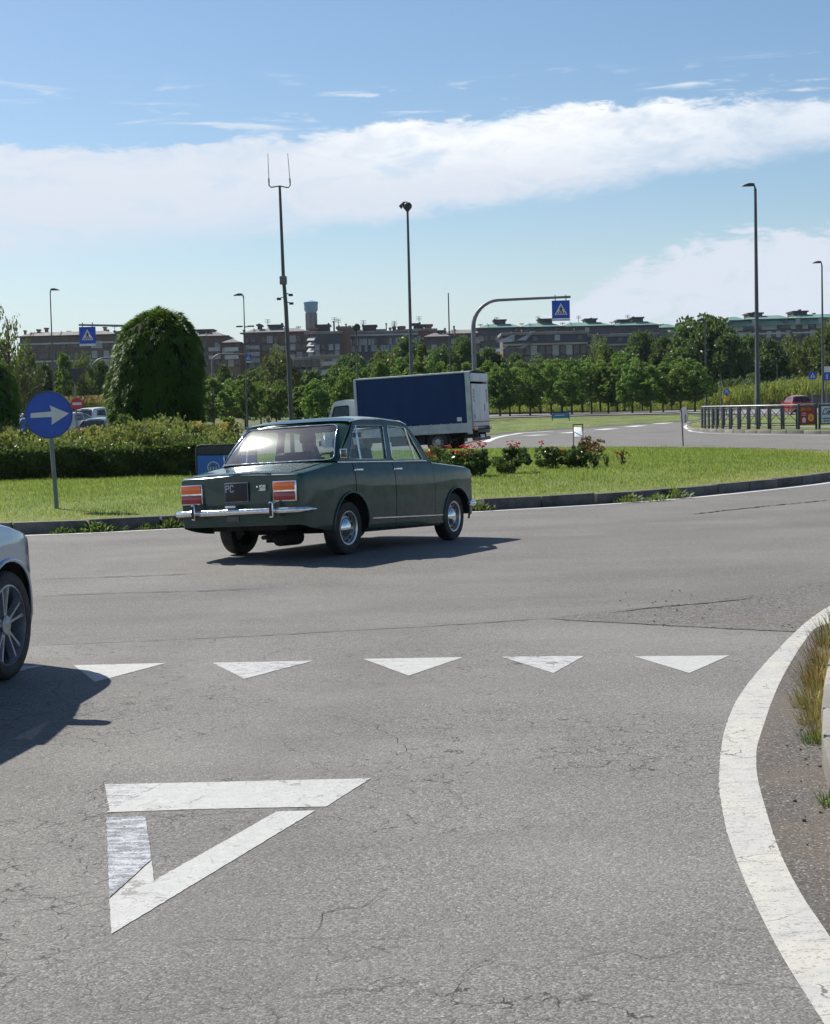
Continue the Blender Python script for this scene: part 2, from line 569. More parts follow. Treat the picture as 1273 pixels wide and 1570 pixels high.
def roadpaint(name, wear=.5, col=(.62, .62, .60), old=(.30, .33, .38), edge_wear=0.0, yellow=0.0):
    m_, N, p = newmat(name)
    g = N.n('ShaderNodeNewGeometry').outputs['Position']
    sc_ = N.mapping(g, (3.0, 14, 1), rot=(0, 0, radians(-25)))
    scr = N.noise(sc_, 2.2, 6, .7)
    sp = N.noise(g, 120, 3, .75)
    md = N.noise(g, 14, 4, .65)
    cov = N.m('ADD', N.m('MULTIPLY', scr, .5), N.m('ADD', N.m('MULTIPLY', sp, .28), N.m('MULTIPLY', md, .22)))
    miss = N.ss(cov, .395 + wear * .14, .335 + wear * .13)
    c = N.mix(N.ss(md, .3, .7), tuple(x * .88 for x in col), col)
    c = N.mix(N.ss(sp, .45, .7, 0, .30), c, tuple(x * .6 for x in col))
    if yellow:
        c = N.mix(N.ss(N.noise(g, 2.4, 3), .4, .6, 0, yellow), c, (.56, .52, .38))
    worn = N.mix(N.ss(sp, .42, .60), (.13, .125, .12), old)
    c = N.mix(N.m('MULTIPLY', miss, min(1, .45 + wear * .6)), c, worn)
    wv = N.n('ShaderNodeVectorMath', operation='ADD')
    nn = N.n('ShaderNodeTexNoise'); N.put(nn.inputs['Vector'], g); nn.inputs['Scale'].default_value = 6; nn.inputs['Detail'].default_value = 5
    s2 = N.n('ShaderNodeVectorMath', operation='SCALE'); N.put(s2.inputs[0], nn.outputs['Color']); s2.inputs['Scale'].default_value = .25
    N.put(wv.inputs[0], g); N.put(wv.inputs[1], s2.outputs[0])
    e = N.vor(wv.outputs[0], 5.5, 'DISTANCE_TO_EDGE')
    ck = N.m('MULTIPLY', N.ss(e, .026, .006), N.ss(N.noise(g, 3.3, 3), .52, .60))
    c = N.mix(N.m('MULTIPLY', ck, .9 * min(1, wear * 2)), c, (.10, .095, .09))
    pit = N.vor(g, 118, 'F1', 1.0, 'Color'); ps = N.n('ShaderNodeSeparateColor'); N.put(ps.inputs[0], pit)
    c = N.mix(N.m('MULTIPLY', N.ss(ps.outputs[0], .80, .97, 0, .55 + .3 * wear), N.ss(md, .30, .62)), c, (.20, .19, .18))
    N.put(p.inputs['Base Color'], c)
    p.inputs['Roughness'].default_value = .7
    N.put(p.inputs['Normal'], N.bump(N.m('ADD', sp, N.m('MULTIPLY', miss, -.4)), .35, .003))
    return m_

# ================================================================== GROUND
M_soil, N, p = newmat('far_ground')
g = N.n('ShaderNodeNewGeometry').outputs['Position']
c = N.mix(N.ss(N.noise(g, .06, 5, .6), .35, .65), (.055, .085, .022), (.13, .125, .045))
c = N.mix(N.ss(N.noise(g, 2.5, 5, .7), .35, .7, 0, .5), c, (.03, .05, .012))
N.put(p.inputs['Base Color'], c); p.inputs['Roughness'].default_value = .9
N.put(p.inputs['Normal'], N.bump(N.noise(g, 3, 6, .75), .8, .15))

def build_ground():
    xs = sorted(set([-700, -300, -150, -90] + list(range(-60, 66, 6)) + [90, 150, 300, 700]))
    ys = sorted(set([-200, -100, -30, 0, 20, 40] + list(range(56, 240, 6)) + [260, 400, 650, 900]))
    V = [(x, y, zg(x, y) - .035) for y in ys for x in xs]
    nx = len(xs)
    F = [(j * nx + i, j * nx + i + 1, (j + 1) * nx + i + 1, (j + 1) * nx + i) for j in range(len(ys) - 1) for i in range(nx - 1)]
    mb = MB(); mb.add(V, F)
    tag(mb.build('ground', M_soil, smooth_deg=60), kind='structure')
build_ground()

def sheet_mesh(pts, off, step=6.0, rough_z=None):
    bm = bmesh.new()
    vs = [bm.verts.new((p[0], p[1], 0)) for p in pts]
    bm.faces.new(vs).normal_update()
    xs = [p[0] for p in pts]; ys = [p[1] for p in pts]
    y = max(58, math.ceil(min(ys)))
    cuts = []
    while y < max(ys): cuts.append(((0, y, 0), (0, 1, 0))); y += step
    if max(ys) > 60:
        x = -30
        while x < -4: cuts.append(((x, 0, 0), (1, 0, 0))); x += 6
    if min(ys) < 10 and max(ys) > 22:
        cuts += [((x * .3, 0, 0), (1, 0, 0)) for x in range(-20, 18)] + [((0, y * .3, 0), (0, 1, 0)) for y in range(37, 71)]
    for co, no in cuts:
        bmesh.ops.bisect_plane(bm, geom=bm.verts[:] + bm.edges[:] + bm.faces[:], plane_co=co, plane_no=no)
    for f in bm.faces: f.normal_update()
    bmesh.ops.triangulate(bm, faces=[f for f in bm.faces if len(f.verts) > 4])
    for v in bm.verts: v.co.z = zg(v.co.x, v.co.y) + off
    for f in bm.faces:
        f.normal_update()
        if f.normal.z < 0: f.normal_flip()
    return bm
def sheet(name, pts, off, m_, parent=None, kind='structure'):
    bm = sheet_mesh(pts, off)
    me = bpy.data.meshes.new(name); bm.to_mesh(me); bm.free(); me.materials.append(m_)
    o = link(name, me, parent)
    if parent is None: tag(o, kind=kind)
    return o
def GP(*pp):
    return [tuple(G(*q)[:2]) for q in pp]

A_ring = asphalt('asphalt_ring', (.150, .143, .132), (.235, .224, .208), cracks=.35, tracks=(-3.7, 38.3, 19.6, 21.2, 25.4, 27.0))
A_near = asphalt('asphalt_near', (.166, .159, .149), (.258, .248, .232), cracks=.95, tracks=(-60, 12, 58.9, 60.5))
A_patch = asphalt('asphalt_rough', (.118, .110, .101), (.25, .234, .215), cracks=.9, coarse=1.5, warm=.10)
A_edge = asphalt('asphalt_verge', (.090, .083, .076), (.18, .165, .15), cracks=.0, coarse=1.1, warm=.35)

road_outer = catmull([(-70, -6), (70, -6), (70, 20), (48, 34), (44, 50), (52, 66), (90, 74), (90, 150), (36, 150), (26, 128), (14, 104), (2, 92),
                      (-8, 84), (-22, 80), (-36, 70), (-46, 50), (-50, 34), (-70, 20)], closed=True, n=5)
sheet('road', road_outer, 0.0, A_ring)
seam = GP((50, 992), (150, 988), (250, 983), (400, 976), (560, 967), (700, 959), (780, 952), (830, 950), (900, 954), (1000, 959), (1110, 965), (1215, 970))
sheet('approach_road', [(-14, 8.6), (-6, 9.6)] + seam + [(3.4, 10.2), (6, 10), (6, -4), (-14, -4)], 0.004, A_near)
sheet('asphalt_patch', GP((842, 949), (900, 941), (1000, 930), (1090, 921), (1180, 908), (1273, 890), (1340, 880), (1400, 925), (1340, 968), (1215, 969), (1110, 964), (1000, 958), (900, 953)), 0.0035, A_patch)

M_crack = mat('crack_filling', (.012, .011, .010), .95, var=.3)
def strip(pts, w, off, wob=0.0, taper=False):
    P = [Vector((p[0], p[1])) for p in pts]
    V, F = [], []
    for i, q in enumerate(P):
        t = (P[min(i + 1, len(P) - 1)] - P[max(i - 1, 0)]).normalized(); nrm = Vector((-t.y, t.x))
        ww = w * (1 + wob * random.uniform(-1, 1))
        if taper: ww *= min(1, min(i, len(P) - 1 - i) / 3 + .15)
        j = nrm * random.uniform(-1, 1) * wob * w
        for s_ in (-.5, .5):
            x, y = q + j + nrm * ww * s_
            V.append((x, y, ground(x, y) + off if off < .5 else off))
    for i in range(len(P) - 1): F.append((2 * i, 2 * i + 1, 2 * i + 3, 2 * i + 2))
    return V, F
def crack(pix, w, wander=.03, off=.0066):
    P = resample(catmull([Vector((*q, 0)) for q in GP(*pix)], n=6), .07)
    P = [p_ + Vector((random.gauss(0, wander * .3), random.gauss(0, wander * .3), 0)) for p_ in P]
    V, F = strip(P, w, off, .6, True)
    mb = MB(); mb.add(V, F)
    return mb
def put_crack(pix, w, wander=.03, off=.0066, label=None):
    tag(crack(pix, w, wander, off).build('road_crack', M_crack, smooth_deg=0), kind='structure')
put_crack([(50, 992), (250, 983), (400, 976), (560, 967), (700, 959), (830, 950)], .012, .004)
put_crack([(830, 950), (1000, 959), (1110, 965), (1215, 970)], .022, .006)
put_crack([(1215, 970), (1245, 971), (1273, 968), (1320, 962)], .018, .02, .0125)
put_crack([(1060, 789), (1130, 781), (1200, 774), (1300, 764)], .05, .02)
put_crack([(940, 940), (1010, 932), (1080, 926), (1140, 920), (1162, 916)], .020, .015)
put_crack([(60, 889), (180, 885), (300, 880)], .02, .02)
put_crack([(50, 917), (120, 912), (260, 908), (420, 903)], .016, .05)
put_crack([(0, 1405), (60, 1400), (110, 1385), (168, 1375)], .0035, .045)
put_crack([(172, 1437), (150, 1452), (120, 1450), (60, 1478), (0, 1470)], .0026, .05)
put_crack([(230, 1460), (300, 1446), (350, 1440), (420, 1447), (480, 1440), (640, 1445)], .0018, .05)
put_crack([(480, 1440), (500, 1400), (560, 1390), (600, 1360)], .0025, .04)
put_crack([(640, 1170), (600, 1130), (560, 1110), (480, 1095)], .0025, .03)
put_crack([(700, 1160), (640, 1168), (600, 1173), (540, 1172)], .003, .04)
put_crack([(860, 1480), (940, 1462), (1010, 1468), (1090, 1448)], .0018, .05)
put_crack([(1090, 1448), (1120, 1420), (1150, 1425), (1230, 1404)], .0018, .05)

# ------------------------------------------------------------------ markings
P_good = roadpaint('road_paint_good', .35, (.43, .435, .42))
P_worn = roadpaint('road_paint_worn', .75, (.44, .445, .44))
P_blue = roadpaint('road_paint_old', 1.0, (.42, .445, .48), (.21, .235, .28))
P_arc = roadpaint('road_paint_edge', .50, (.43, .425, .405), yellow=.22)
P_thin = roadpaint('road_paint_thin', .2, (.62, .62, .60))
def marking(name, pts, m_, off=.0062, kind='structure', parent=None):
    if max(p_[1] for p_ in pts) < 20:       # hand-laid paint never has a ruler-straight edge
        r_ = random.Random(len(pts) + int(pts[0][0] * 1000)); out = []
        for (x0, y0), (x1, y1) in zip(pts, pts[1:] + pts[:1]):
            L = hypot(x1 - x0, y1 - y0); n = max(1, int(L / .022))
            for k in range(n):
                t = k / n; j = .0011 if (n > 3 and k) else 0
                out.append((x0 + (x1 - x0) * t + r_.gauss(0, j), y0 + (y1 - y0) * t + r_.gauss(0, j)))
        pts = out
    return sheet(name, pts, off, m_, parent)
for tri, m_ in (([(-2.93, 9.77), (-2.30, 9.75), (-2.62, 9.12)], P_worn), ([(-2.12, 9.73), (-1.55, 9.72), (-1.86, 9.08)], P_good),
                ([(-1.26, 9.68), (-.64, 9.66), (-1.0, 9.05)], P_worn), ([(-.34, 9.68), (.27, 9.64), (-.06, 9.01)], P_good),
                ([(.50, 9.62), (1.0, 9.57), (.76, 8.97)], P_worn), ([(1.29, 9.50), (1.85, 9.44), (1.51, 8.85)], P_good)):
    marking('give_way_tooth', tri, m_)
marking('give_way_triangle_base', GP((250, 1203), (569, 1195.5), (500.5, 1239), (305, 1243), (163, 1248)), P_good)
marking('give_way_triangle_base_worn', GP((161, 1205), (249, 1203), (168, 1246)), P_worn, .0063)
marking('give_way_triangle_side', GP((425, 1246.5), (484, 1245), (171, 1435), (168, 1382), (233, 1322), (236, 1353)), P_good)
marking('give_way_triangle_side_worn', GP((163, 1256), (223, 1253), (232.5, 1320), (168, 1379)), P_blue)
eL = catmull([Vector((*q, 0)) for q in GP((1420, 880), (1340, 901), (1273, 930), (1222, 968), (1150, 1046), (1115, 1110), (1103, 1190), (1111, 1260), (1130, 1322), (1160, 1392), (1200, 1470), (1262, 1570), (1400, 1790))], n=6)
eR = catmull([Vector((*q, 0)) for q in GP((1440, 905), (1350, 925), (1273, 956), (1245, 970), (1200, 1040), (1166, 1130), (1160, 1168), (1165, 1208), (1193, 1300), (1228, 1372), (1273, 1440), (1350, 1570), (1500, 1790))], n=6)
marking('edge_line', [tuple(q[:2]) for q in eL] + [tuple(q[:2]) for q in reversed(eR)], P_arc)

def offset_loop(P, d):
    out = []
    for i, q in enumerate(P):
        t = (P[(i + 1) % len(P)] - P[i - 1]).normalized()
        out.append(q + Vector((t.y, -t.x)) * d)       # outwards for an anticlockwise loop
    return out
V, F = [], []
la, lb = offset_loop(ISL, .20), offset_loop(ISL, .32)
for a_, b_ in zip(la, lb):
    V += [(a_.x, a_.y, zg(a_.x, a_.y) + .004), (b_.x, b_.y, zg(b_.x, b_.y) + .004)]
n_ = len(ISL)
F = [(2 * i, 2 * ((i + 1) % n_), 2 * ((i + 1) % n_) + 1, 2 * i + 1) for i in range(n_)]
mb = MB(); mb.add(V, F); tag(mb.build('island_edge_line', P_thin, smooth_deg=0), kind='structure')

# ------------------------------------------------------------------ roundabout island: kerb, soil, grass
def stonemat(name, a, b, dirt):
    m_, N, p = newmat(name)
    tcn = N.n('ShaderNodeNewGeometry').outputs['Position']
    oi = N.n('ShaderNodeObjectInfo').outputs['Random']
    c = N.mix(N.ss(N.noise(tcn, 9, 5, .7), .3, .7), a, b)
    c = N.mix(N.ss(N.noise(tcn, 90, 3, .7), .5, .7, 0, .5), c, tuple(x * .4 for x in a))
    c = N.mix(N.ss(N.noise(tcn, 2.2, 4, .65), .45, .62, 0, .6), c, dirt)
    hsv = N.n('ShaderNodeHueSaturation'); N.put(hsv.inputs['Value'], N.m('ADD', .75, N.m('MULTIPLY', oi, .5))); N.put(hsv.inputs['Color'], c)
    N.put(p.inputs['Base Color'], hsv.outputs[0]); p.inputs['Roughness'].default_value = .9
    N.put(p.inputs['Normal'], N.bump(N.noise(tcn, 70, 4, .7), .5, .006))
    return m_
M_kerb = stonemat('kerb_stone_dark', (.095, .09, .085), (.14, .135, .125), (.05, .05, .04))
M_kerb_pale = stonemat('kerb_stone_pale', (.19, .18, .16), (.24, .23, .205), (.22, .20, .16))
M_isl, N, p = newmat('island_soil')
g = N.n('ShaderNodeNewGeometry').outputs['Position']
c = N.mix(N.ss(N.noise(g, 1.2, 5, .65), .35, .65), (.11, .165, .025), (.18, .21, .04))
c = N.mix(N.ss(N.noise(g, 30, 4, .7), .4, .65, 0, .7), c, (.055, .085, .015))
N.put(p.inputs['Base Color'], c); p.inputs['Roughness'].default_value = .95
N.put(p.inputs['Normal'], N.bump(N.noise(g, 20, 4, .7), .8, .03))
mb = MB()
rings = [1.0, .985, .95, .9, .82, .72, .6, .45, .25, .02]
inner = offset_loop(ISL, -.15)
for s_ in rings:
    for q in inner:
        x, y = IC.x + (q.x - IC.x) * s_, IC.y + (q.y - IC.y) * s_
        mb.v.append((x, y, float(isl_z(x, y))))
for k in range(len(rings) - 1):
    for i in range(n_):
        j = (i + 1) % n_
        mb.f.append((k * n_ + i, k * n_ + j, (k + 1) * n_ + j, (k + 1) * n_ + i)); mb.mi.append(0)
lawn = mb.build('island_lawn', M_isl, smooth_deg=60); tag(lawn, kind='structure')

def kerb_run(loop, closed, h, wd, M_, parent, jitter=.010, sink=.06, gap=.024):
    n = len(loop)
    protos = {}
    for i in range(n if closed else n - 1):
        a_, b_ = loop[i], loop[(i + 1) % n]
        L = (b_ - a_).length
        key = i % 4
        if key not in protos:
            mb = MB(); mb.rbox((0, 0, 0), (1, wd, h + sink), .018)
            bm_v = mb.v; r_ = random.Random(key)
            mb.v = [(x, y + r_.uniform(-.004, .004), z + r_.uniform(-.004, .004)) for x, y, z in bm_v]
            o = mb.build('kerb_stone', M_, parent, 30); protos[key] = o.data
        else:
            o = link('kerb_stone', protos[key], parent)
        mid = (a_ + b_) / 2
        d = (b_ - a_)
        o.location = (mid.x + random.uniform(-1, 1) * jitter, mid.y + random.uniform(-1, 1) * jitter, zg(mid.x, mid.y) + (h - sink) / 2 + random.uniform(-1, 1) * jitter)
        o.rotation_euler = (random.uniform(-.02, .02), random.uniform(-.006, .006), atan2(d.y, d.x) + random.uniform(-.006, .006))
        o.scale = (L - gap, 1, 1)
kerb = link('kerb', None); tag(kerb, kind='structure')
kerb_run(offset_loop(ISL, -.075), True, .165, .15, M_kerb, kerb)

# kerb and verge to the right of the approach
kr = resample(catmull([Vector((*q, 0)) for q in GP((1560, 925), (1420, 935), (1330, 962), (1292, 1000), (1271, 1050), (1261, 1110), (1259, 1166), (1263, 1198), (1278, 1250), (1310, 1330), (1370, 1450), (1480, 1640))], n=8), .6)
kr = [Vector((q.x, q.y)) for q in kr]
kerb2 = link('verge_kerb', None); tag(kerb2, kind='structure')
t0 = [q + Vector((.07, 0)) for q in kr]
kerb_run(t0, False, .13, .13, M_kerb_pale, kerb2, .004)
sheet('gutter', [tuple(q[:2]) for q in eR[8:]] + [(q.x + .02, q.y) for q in reversed(kr)], .0062, A_edge)
M_dry, N, p = newmat('verge_dry_soil')
g = N.n('ShaderNodeNewGeometry').outputs['Position']
c = N.mix(N.ss(N.noise(g, 4, 5, .65), .35, .65), (.14, .115, .07), (.20, .18, .09))
N.put(p.inputs['Base Color'], c); p.inputs['Roughness'].default_value = .95
N.put(p.inputs['Normal'], N.bump(N.noise(g, 30, 4, .7), .8, .02))
sheet('verge', [(q.x + .14, q.y) for q in kr] + [(7, 2), (16, 4), (18, 12)], .11, M_dry)

# grass blades on the island
M_grass = leafmat('grass_blades', (.125, .175, .028), (.29, .345, .070), (.50, .43, .16), trans=.48, rough=.6, patch=.9)
N = NT(M_grass.node_tree)
def blades(n, keep, hmin, hmax, wmin, wmax, zf, lean=.5):
    """n tries; keep(x, y, r) -> mask"""
    x = rng.uniform(-19, 14, n); y = rng.uniform(21, 56, n)
    m_ = keep(x, y, rng.random(n)); x, y = x[m_], y[m_]; k = len(x)
    z = zf(x, y) - .005
    P = np.stack([x, y, z], 1)
    a = rng.uniform(0, 2 * pi, k)
    le = rng.uniform(0, lean, k)
    D = unit(np.stack([np.cos(a) * le, np.sin(a) * le, np.ones(k)], 1))
    b = a + rng.normal(0, 1, k)
    S = np.stack([-np.sin(b), np.cos(b), np.zeros(k)], 1)
    return P, D, S, rng.uniform(wmin, wmax, k) * np.clip(y / 30, .8, 1.6), rng.uniform(hmin, hmax, k)
def grass_keep(x, y, r):
    f = isl_frac(x, y)
    vis = np.abs(x + .5) < y * .34 + 2.5
    dens = np.clip(1.15 - (y - 21) / 42, .28, 1.0)
    return (f < .992) & vis & ((r < dens) & ((np.abs(x) < y * .29 + .6) | (rng.random(len(x)) < .45)))
P, D, S, w_, h_ = blades(700000, grass_keep, .022, .062, .008, .017, isl_z, .9)
f = isl_frac(P[:, 0], P[:, 1])
h_ *= np.where(f > .93, .75, 1.0) * (1 + .5 * np.sin(P[:, 0] * 1.3 + np.sin(P[:, 1] * .9)) ** 2)
V, F = blade_verts(P, D, S, w_, h_)
rr_ = rng.random(len(P))
dry = np.clip((f - .86) / .13, 0, 1) * (.45 + .55 * (np.sin(P[:, 0] * 1.1 + 1.2) * .5 + .5)) * .75
rr_ = np.clip(rr_ + dry * (rng.random(len(P)) < dry * 1.6) * 2, 0, 1)
me = fast_mesh('grass', V, F, M_grass, rr_)
tag(link('grass', me), kind='stuff')
# tall stalks and clover flowers standing out of the lawn
P, D, S, w_, h_ = blades(5200, lambda x, y, r: (isl_frac(x, y) < .985) & (np.abs(x) < y * .3 + 1) & ((isl_frac(x, y) > .9) | (r < .4)), .08, .20, .008, .014, isl_z, .45)
V, F = blade_verts(P, D, S, w_, h_)
tag(link('tall_grass', fast_mesh('tall_grass', V, F, M_grass, rng.uniform(.4, 1, len(P)))), kind='stuff')

# weeds growing out of the island kerb
M_weed = leafmat('weed_leaves', (.045, .09, .018), (.15, .21, .05), (.30, .28, .14), trans=.35)
def weed_mesh(n, rad, h, r_):
    P, D, Sd = [], [], []
    for _ in range(n):
        a = r_.uniform(0, 2 * pi); q = rad * r_.random() ** 1.2
        P.append((q * cos(a), q * sin(a) * .6, r_.uniform(0, h * .6 * (1 - q / rad * .8))))
        D.append((cos(a) * .7, sin(a) * .7, r_.uniform(.2, 1.3))); b = a + pi / 2
        Sd.append((cos(b), sin(b), r_.uniform(-.3, .3)))
    n_ = len(P)
    return leaf_verts(np.array(P), unit(np.array(D)), unit(np.array(Sd)), np.array([r_.uniform(.012, .030) for _ in P]), np.array([r_.uniform(.03, h * .42) for _ in P]))
wm_ = [fast_mesh('weed', *weed_mesh(260, .34, .20, random.Random(k)), M_weed, rng.random(260)) for k in range(3)]
def put_weed(px, py, sx, sz=1.0, k=0, lab=None, grp='weeds growing at the foot of the island kerb'):
    q = G(px, py); o = link('weed', wm_[k]); o.location = (q.x, q.y - .06, zg(q.x, q.y)); o.scale = (sx * (.62 if k != 1 else .8), .8, sz * .9)
    o.rotation_euler = (0, 0, .35)
    tag(o, lab, 'weed', grp)
for i, (px, py, sx, sz, lab) in enumerate([(95, 812, 1.0, .8, 'small green weed in front of the dark kerb left of the blue arrow sign post'),
    (150, 808, 1.6, 1.1, 'leafy weed tuft at the kerb just right of the blue arrow sign post'),
    (225, 807, .9, .7, 'low weed at the kerb left of the green car'), (262, 803, 1.3, 1.2, 'pale leafy weed at the kerb behind the green car rear bumper'),
    (735, 780, 1.0, 1.2, 'bright green weed at the kerb in front of the green car'), (965, 770, 1.7, 1.1, 'broad green weed spilling over the kerb left of its gap'),
    (1005, 768, 1.4, 1.0, 'weed clump over the kerb in the middle of the right side'), (1035, 764, 1.3, 1.4, 'brownish weed clump where the bare kerb begins on the right')]):
    put_weed(px, py, sx, sz, i % 3, lab)
# soil heap where the kerb is overgrown
# dry weeds in the gutter at the right edge of the picture
M_dryg = leafmat('dry_grass', (.22, .15, .05), (.42, .34, .14), (.10, .16, .03), trans=.3, rough=.7)
M_rust = leafmat('rusty_grass', (.20, .095, .03), (.34, .19, .07), None, trans=.3, rough=.7)
def tuft(n, rad, hmin, hmax, w, spread, seed):
    r2 = np.random.default_rng(seed)
    a = r2.uniform(0, 2 * pi, n); q = rad * np.sqrt(r2.random(n)) * .5
    P = np.stack([q * np.cos(a), q * np.sin(a), np.zeros(n)], 1)
    D = unit(np.stack([np.cos(a) * r2.uniform(0, spread, n), np.sin(a) * r2.uniform(0, spread, n), np.ones(n)], 1))
    S = np.stack([-np.sin(a), np.cos(a), np.zeros(n)], 1)
    H = r2.uniform(hmin, hmax, n)
    # two-segment blades that droop
    mid = P + D * (H * .6)[:, None]
    D2 = unit(D + np.stack([np.cos(a), np.sin(a), -np.ones(n) * .9], 1) * r2.uniform(.1, .9, n)[:, None])
    tip = mid + D2 * (H * .45)[:, None]
    ww = S * w * r2.uniform(.6, 1.3, n)[:, None]
    V = np.stack([P - ww * .5, P + ww * .5, mid + ww * .4, mid - ww * .4, tip], 1).reshape(-1, 3)
    k = np.arange(n)[:, None] * 5
    F = np.concatenate([k + np.array([[0, 1, 2]]), k + np.array([[0, 2, 3]]), k + np.array([[3, 2, 4]])], 0)
    return V, F
spots = [(1268, 992, 130, .16, .20, M_dryg, 1), (1262, 1025, 160, .16, .26, M_rust, 2), (1256, 1058, 140, .16, .24, M_rust, 3), (1245, 1085, 170, .20, .13, M_dryg, 4),
         (1255, 1112, 200, .20, .15, M_dryg, 6), (1250, 1140, 90, .14, .10, M_weed, 7), 
         (1270, 1236, 60, .08, .09, M_weed, 9), (1248, 1052, 60, .20, .16, M_dryg, 10), (1262, 1140, 120, .10, .14, M_dryg, 11), (1285, 975, 200, .25, .22, M_dryg, 12), (1266, 1075, 170, .22, .20, M_dryg, 13), (1264, 1100, 120, .16, .17, M_rust, 14), (1268, 1045, 150, .20, .22, M_dryg, 15)]
for px, py, n, rad, h, m_, sdd in spots:
    V, F = tuft(n, rad, h * .35, h, .0045, .9, sdd)
    me = fast_mesh('weed', V, F, m_, np.tile(rng.random(n), 3))
    o = link('weed', me); q = G(px, py); o.location = (q.x, q.y, .006)
    o.name = 'dry_weeds'; tag(o, kind='stuff')
# pebbles and debris
mb = MB()
for _ in range(120):
    a_ = random.random()
    if a_ < .6: px, py = random.uniform(1180, 1273), random.uniform(985, 1300)
    else: px, py = random.uniform(950, 1273), random.uniform(905, 965)
    q = G(px, py)
    if a_ < .6 and px < 1200 + abs(py - 1170) * .25: continue
    s_ = random.uniform(.003, .009)
    mb.box((q.x, q.y, .008 + s_ * .3), (s_ * 1.5, s_, s_ * .8), R=Matrix.Rotation(random.uniform(0, 6), 3, 'Z') @ Matrix.Rotation(.3, 3, 'X'))
tag(mb.build('pebbles', mat('pebble', (.13, .11, .09), .9, var=.4, vs=60), smooth_deg=0), kind='stuff')

# ------------------------------------------------------------------ far verge, splitter island, crossing
M_verge, N, p = newmat('far_verge_grass')
g = N.n('ShaderNodeNewGeometry').outputs['Position']
c = N.mix(N.ss(N.noise(N.mapping(g, (1, .25, 1)), .7, 5, .65), .35, .65), (.11, .165, .03), (.22, .25, .055))
c = N.mix(N.ss(N.noise(N.mapping(g, (1, .3, 1)), 6, 5, .75), .42, .6, 0, .6), c, (.03, .055, .012))
N.put(p.inputs['Base Color'], c); p.inputs['Roughness'].default_value = .95
N.put(p.inputs['Normal'], N.bump(N.noise(g, 5, 4, .7), 1.0, .2))
sheet('far_verge', GP((560, 676), (660, 671), (745, 667), (800, 662), (890, 656), (980, 650), (1070, 645), (1076, 641), (1060, 637.5), (900, 640.5), (740, 643.5), (560, 648)), .03, M_verge)
edge = [Vector((*q, 0)) for q in GP((660, 671.7), (745, 667.7), (800, 662.7), (890, 656.7), (980, 650.7), (1070, 645.7))]
V, F = strip(resample(edge, 2.0), .22, .035); mb = MB(); mb.add(V, F); tag(mb.build('far_verge_edge', M_kerb_pale, smooth_deg=0), kind='structure')
# zebra crossing seen very flat, and its edge lines
za, zb = G(744, 672), G(960, 653.5)
zdir = Vector((zb.x - za.x, zb.y - za.y)).normalized(); znorm = Vector((-zdir.y, zdir.x))
for k in range(6):
    a_ = Vector((za.x, za.y)) + zdir * (3.5 + k * 5.2)
    w2 = zdir * 2.3
    q = [a_ - znorm * .3, a_ + w2 - znorm * .3, a_ + w2 - znorm * 1.1, a_ - znorm * 1.1]
    marking('crossing_bar', [tuple(v) for v in q], P_thin, .01)
V, F = strip(resample([Vector((*q, 0)) for q in GP((745, 678), (756, 673), (775, 668), (800, 664), (850, 661))], 1.5), .35, .01)
mb = MB(); mb.add(V, F); tag(mb.build('far_edge_line', P_thin, smooth_deg=0), kind='structure')
V, F = strip(resample([Vector((*q, 0)) for q in GP((700, 684), (730, 676), (745, 672))], 1.5), .2, .012)
mb = MB(); mb.add(V, F); tag(mb.build('drain_slot', M_crack, smooth_deg=0), kind='structure')

spl = [(1062, 651), (1056, 655), (1062, 659.5), (1080, 661.5), (1120, 663), (1180, 664.2), (1273, 665), (1360, 665)]
spn = [Vector(tuple(G(*q)[:2])) for q in spl]
spb = [Vector((spn[-1].x + 4, spn[-1].y + 22)), Vector((spn[0].x + 9, spn[0].y + 16)), Vector((spn[0].x + 3, spn[0].y + 6))]
spo = resample(catmull(spn + spb, closed=True, n=6), 1.0, closed=True)
k3 = link('splitter_kerb', None); tag(k3, kind='structure')
kerb_run(spo, True, .15, .16, M_kerb_pale, k3)
sheet('splitter_island', [tuple(q) for q in spo], .12, M_verge)
pv = [q for q in GP((1075, 657), (1120, 658.5), (1180, 659), (1273, 660), (1360, 660))]
sheet('splitter_footway', pv + [(x + .5, y + 2.2) for x, y in reversed(pv)], .137, mat('footway_concrete', (.22, .20, .17), .9, var=.25, vs=1.5))
V, F = strip(resample([q for q in offset_loop([Vector(tuple(G(px, py)[:2])) for px, py in [(1072, 646), (1056, 650), (1050, 654.5), (1060, 661.5), (1080, 664), (1120, 665.5), (1180, 666.7), (1273, 667.5), (1360, 668)]], 0)][1:-1], 1.2), .16, .006)
mb = MB(); mb.add(V, F); tag(mb.build('splitter_edge_line', P_thin, smooth_deg=0), kind='structure')

# ================================================================== VEHICLES
def interp(tab, x):
    xs = [a for a, b in tab]; ys = [b for a, b in tab]
    return float(np.interp(x, xs, ys))
def sinterp(tab, x):
    """smooth (monotone-ish) interpolation"""
    xs = [a for a, b in tab]
    if x <= xs[0]: return tab[0][1]
    if x >= xs[-1]: return tab[-1][1]
    for i in range(len(tab) - 1):
        if x <= xs[i + 1]:
            x0, y0 = tab[i]; x1, y1 = tab[i + 1]
            m0 = (y1 - tab[i - 1][1]) / (x1 - tab[i - 1][0]) if i > 0 else (y1 - y0) / (x1 - x0)
            m1 = (tab[i + 2][1] - y0) / (tab[i + 2][0] - x0) if i + 2 < len(tab) else (y1 - y0) / (x1 - x0)
            h = x1 - x0; t = (x - x0) / h
            return (2 * t**3 - 3 * t**2 + 1) * y0 + (t**3 - 2 * t**2 + t) * h * m0 + (-2 * t**3 + 3 * t**2) * y1 + (t**3 - t**2) * h * m1
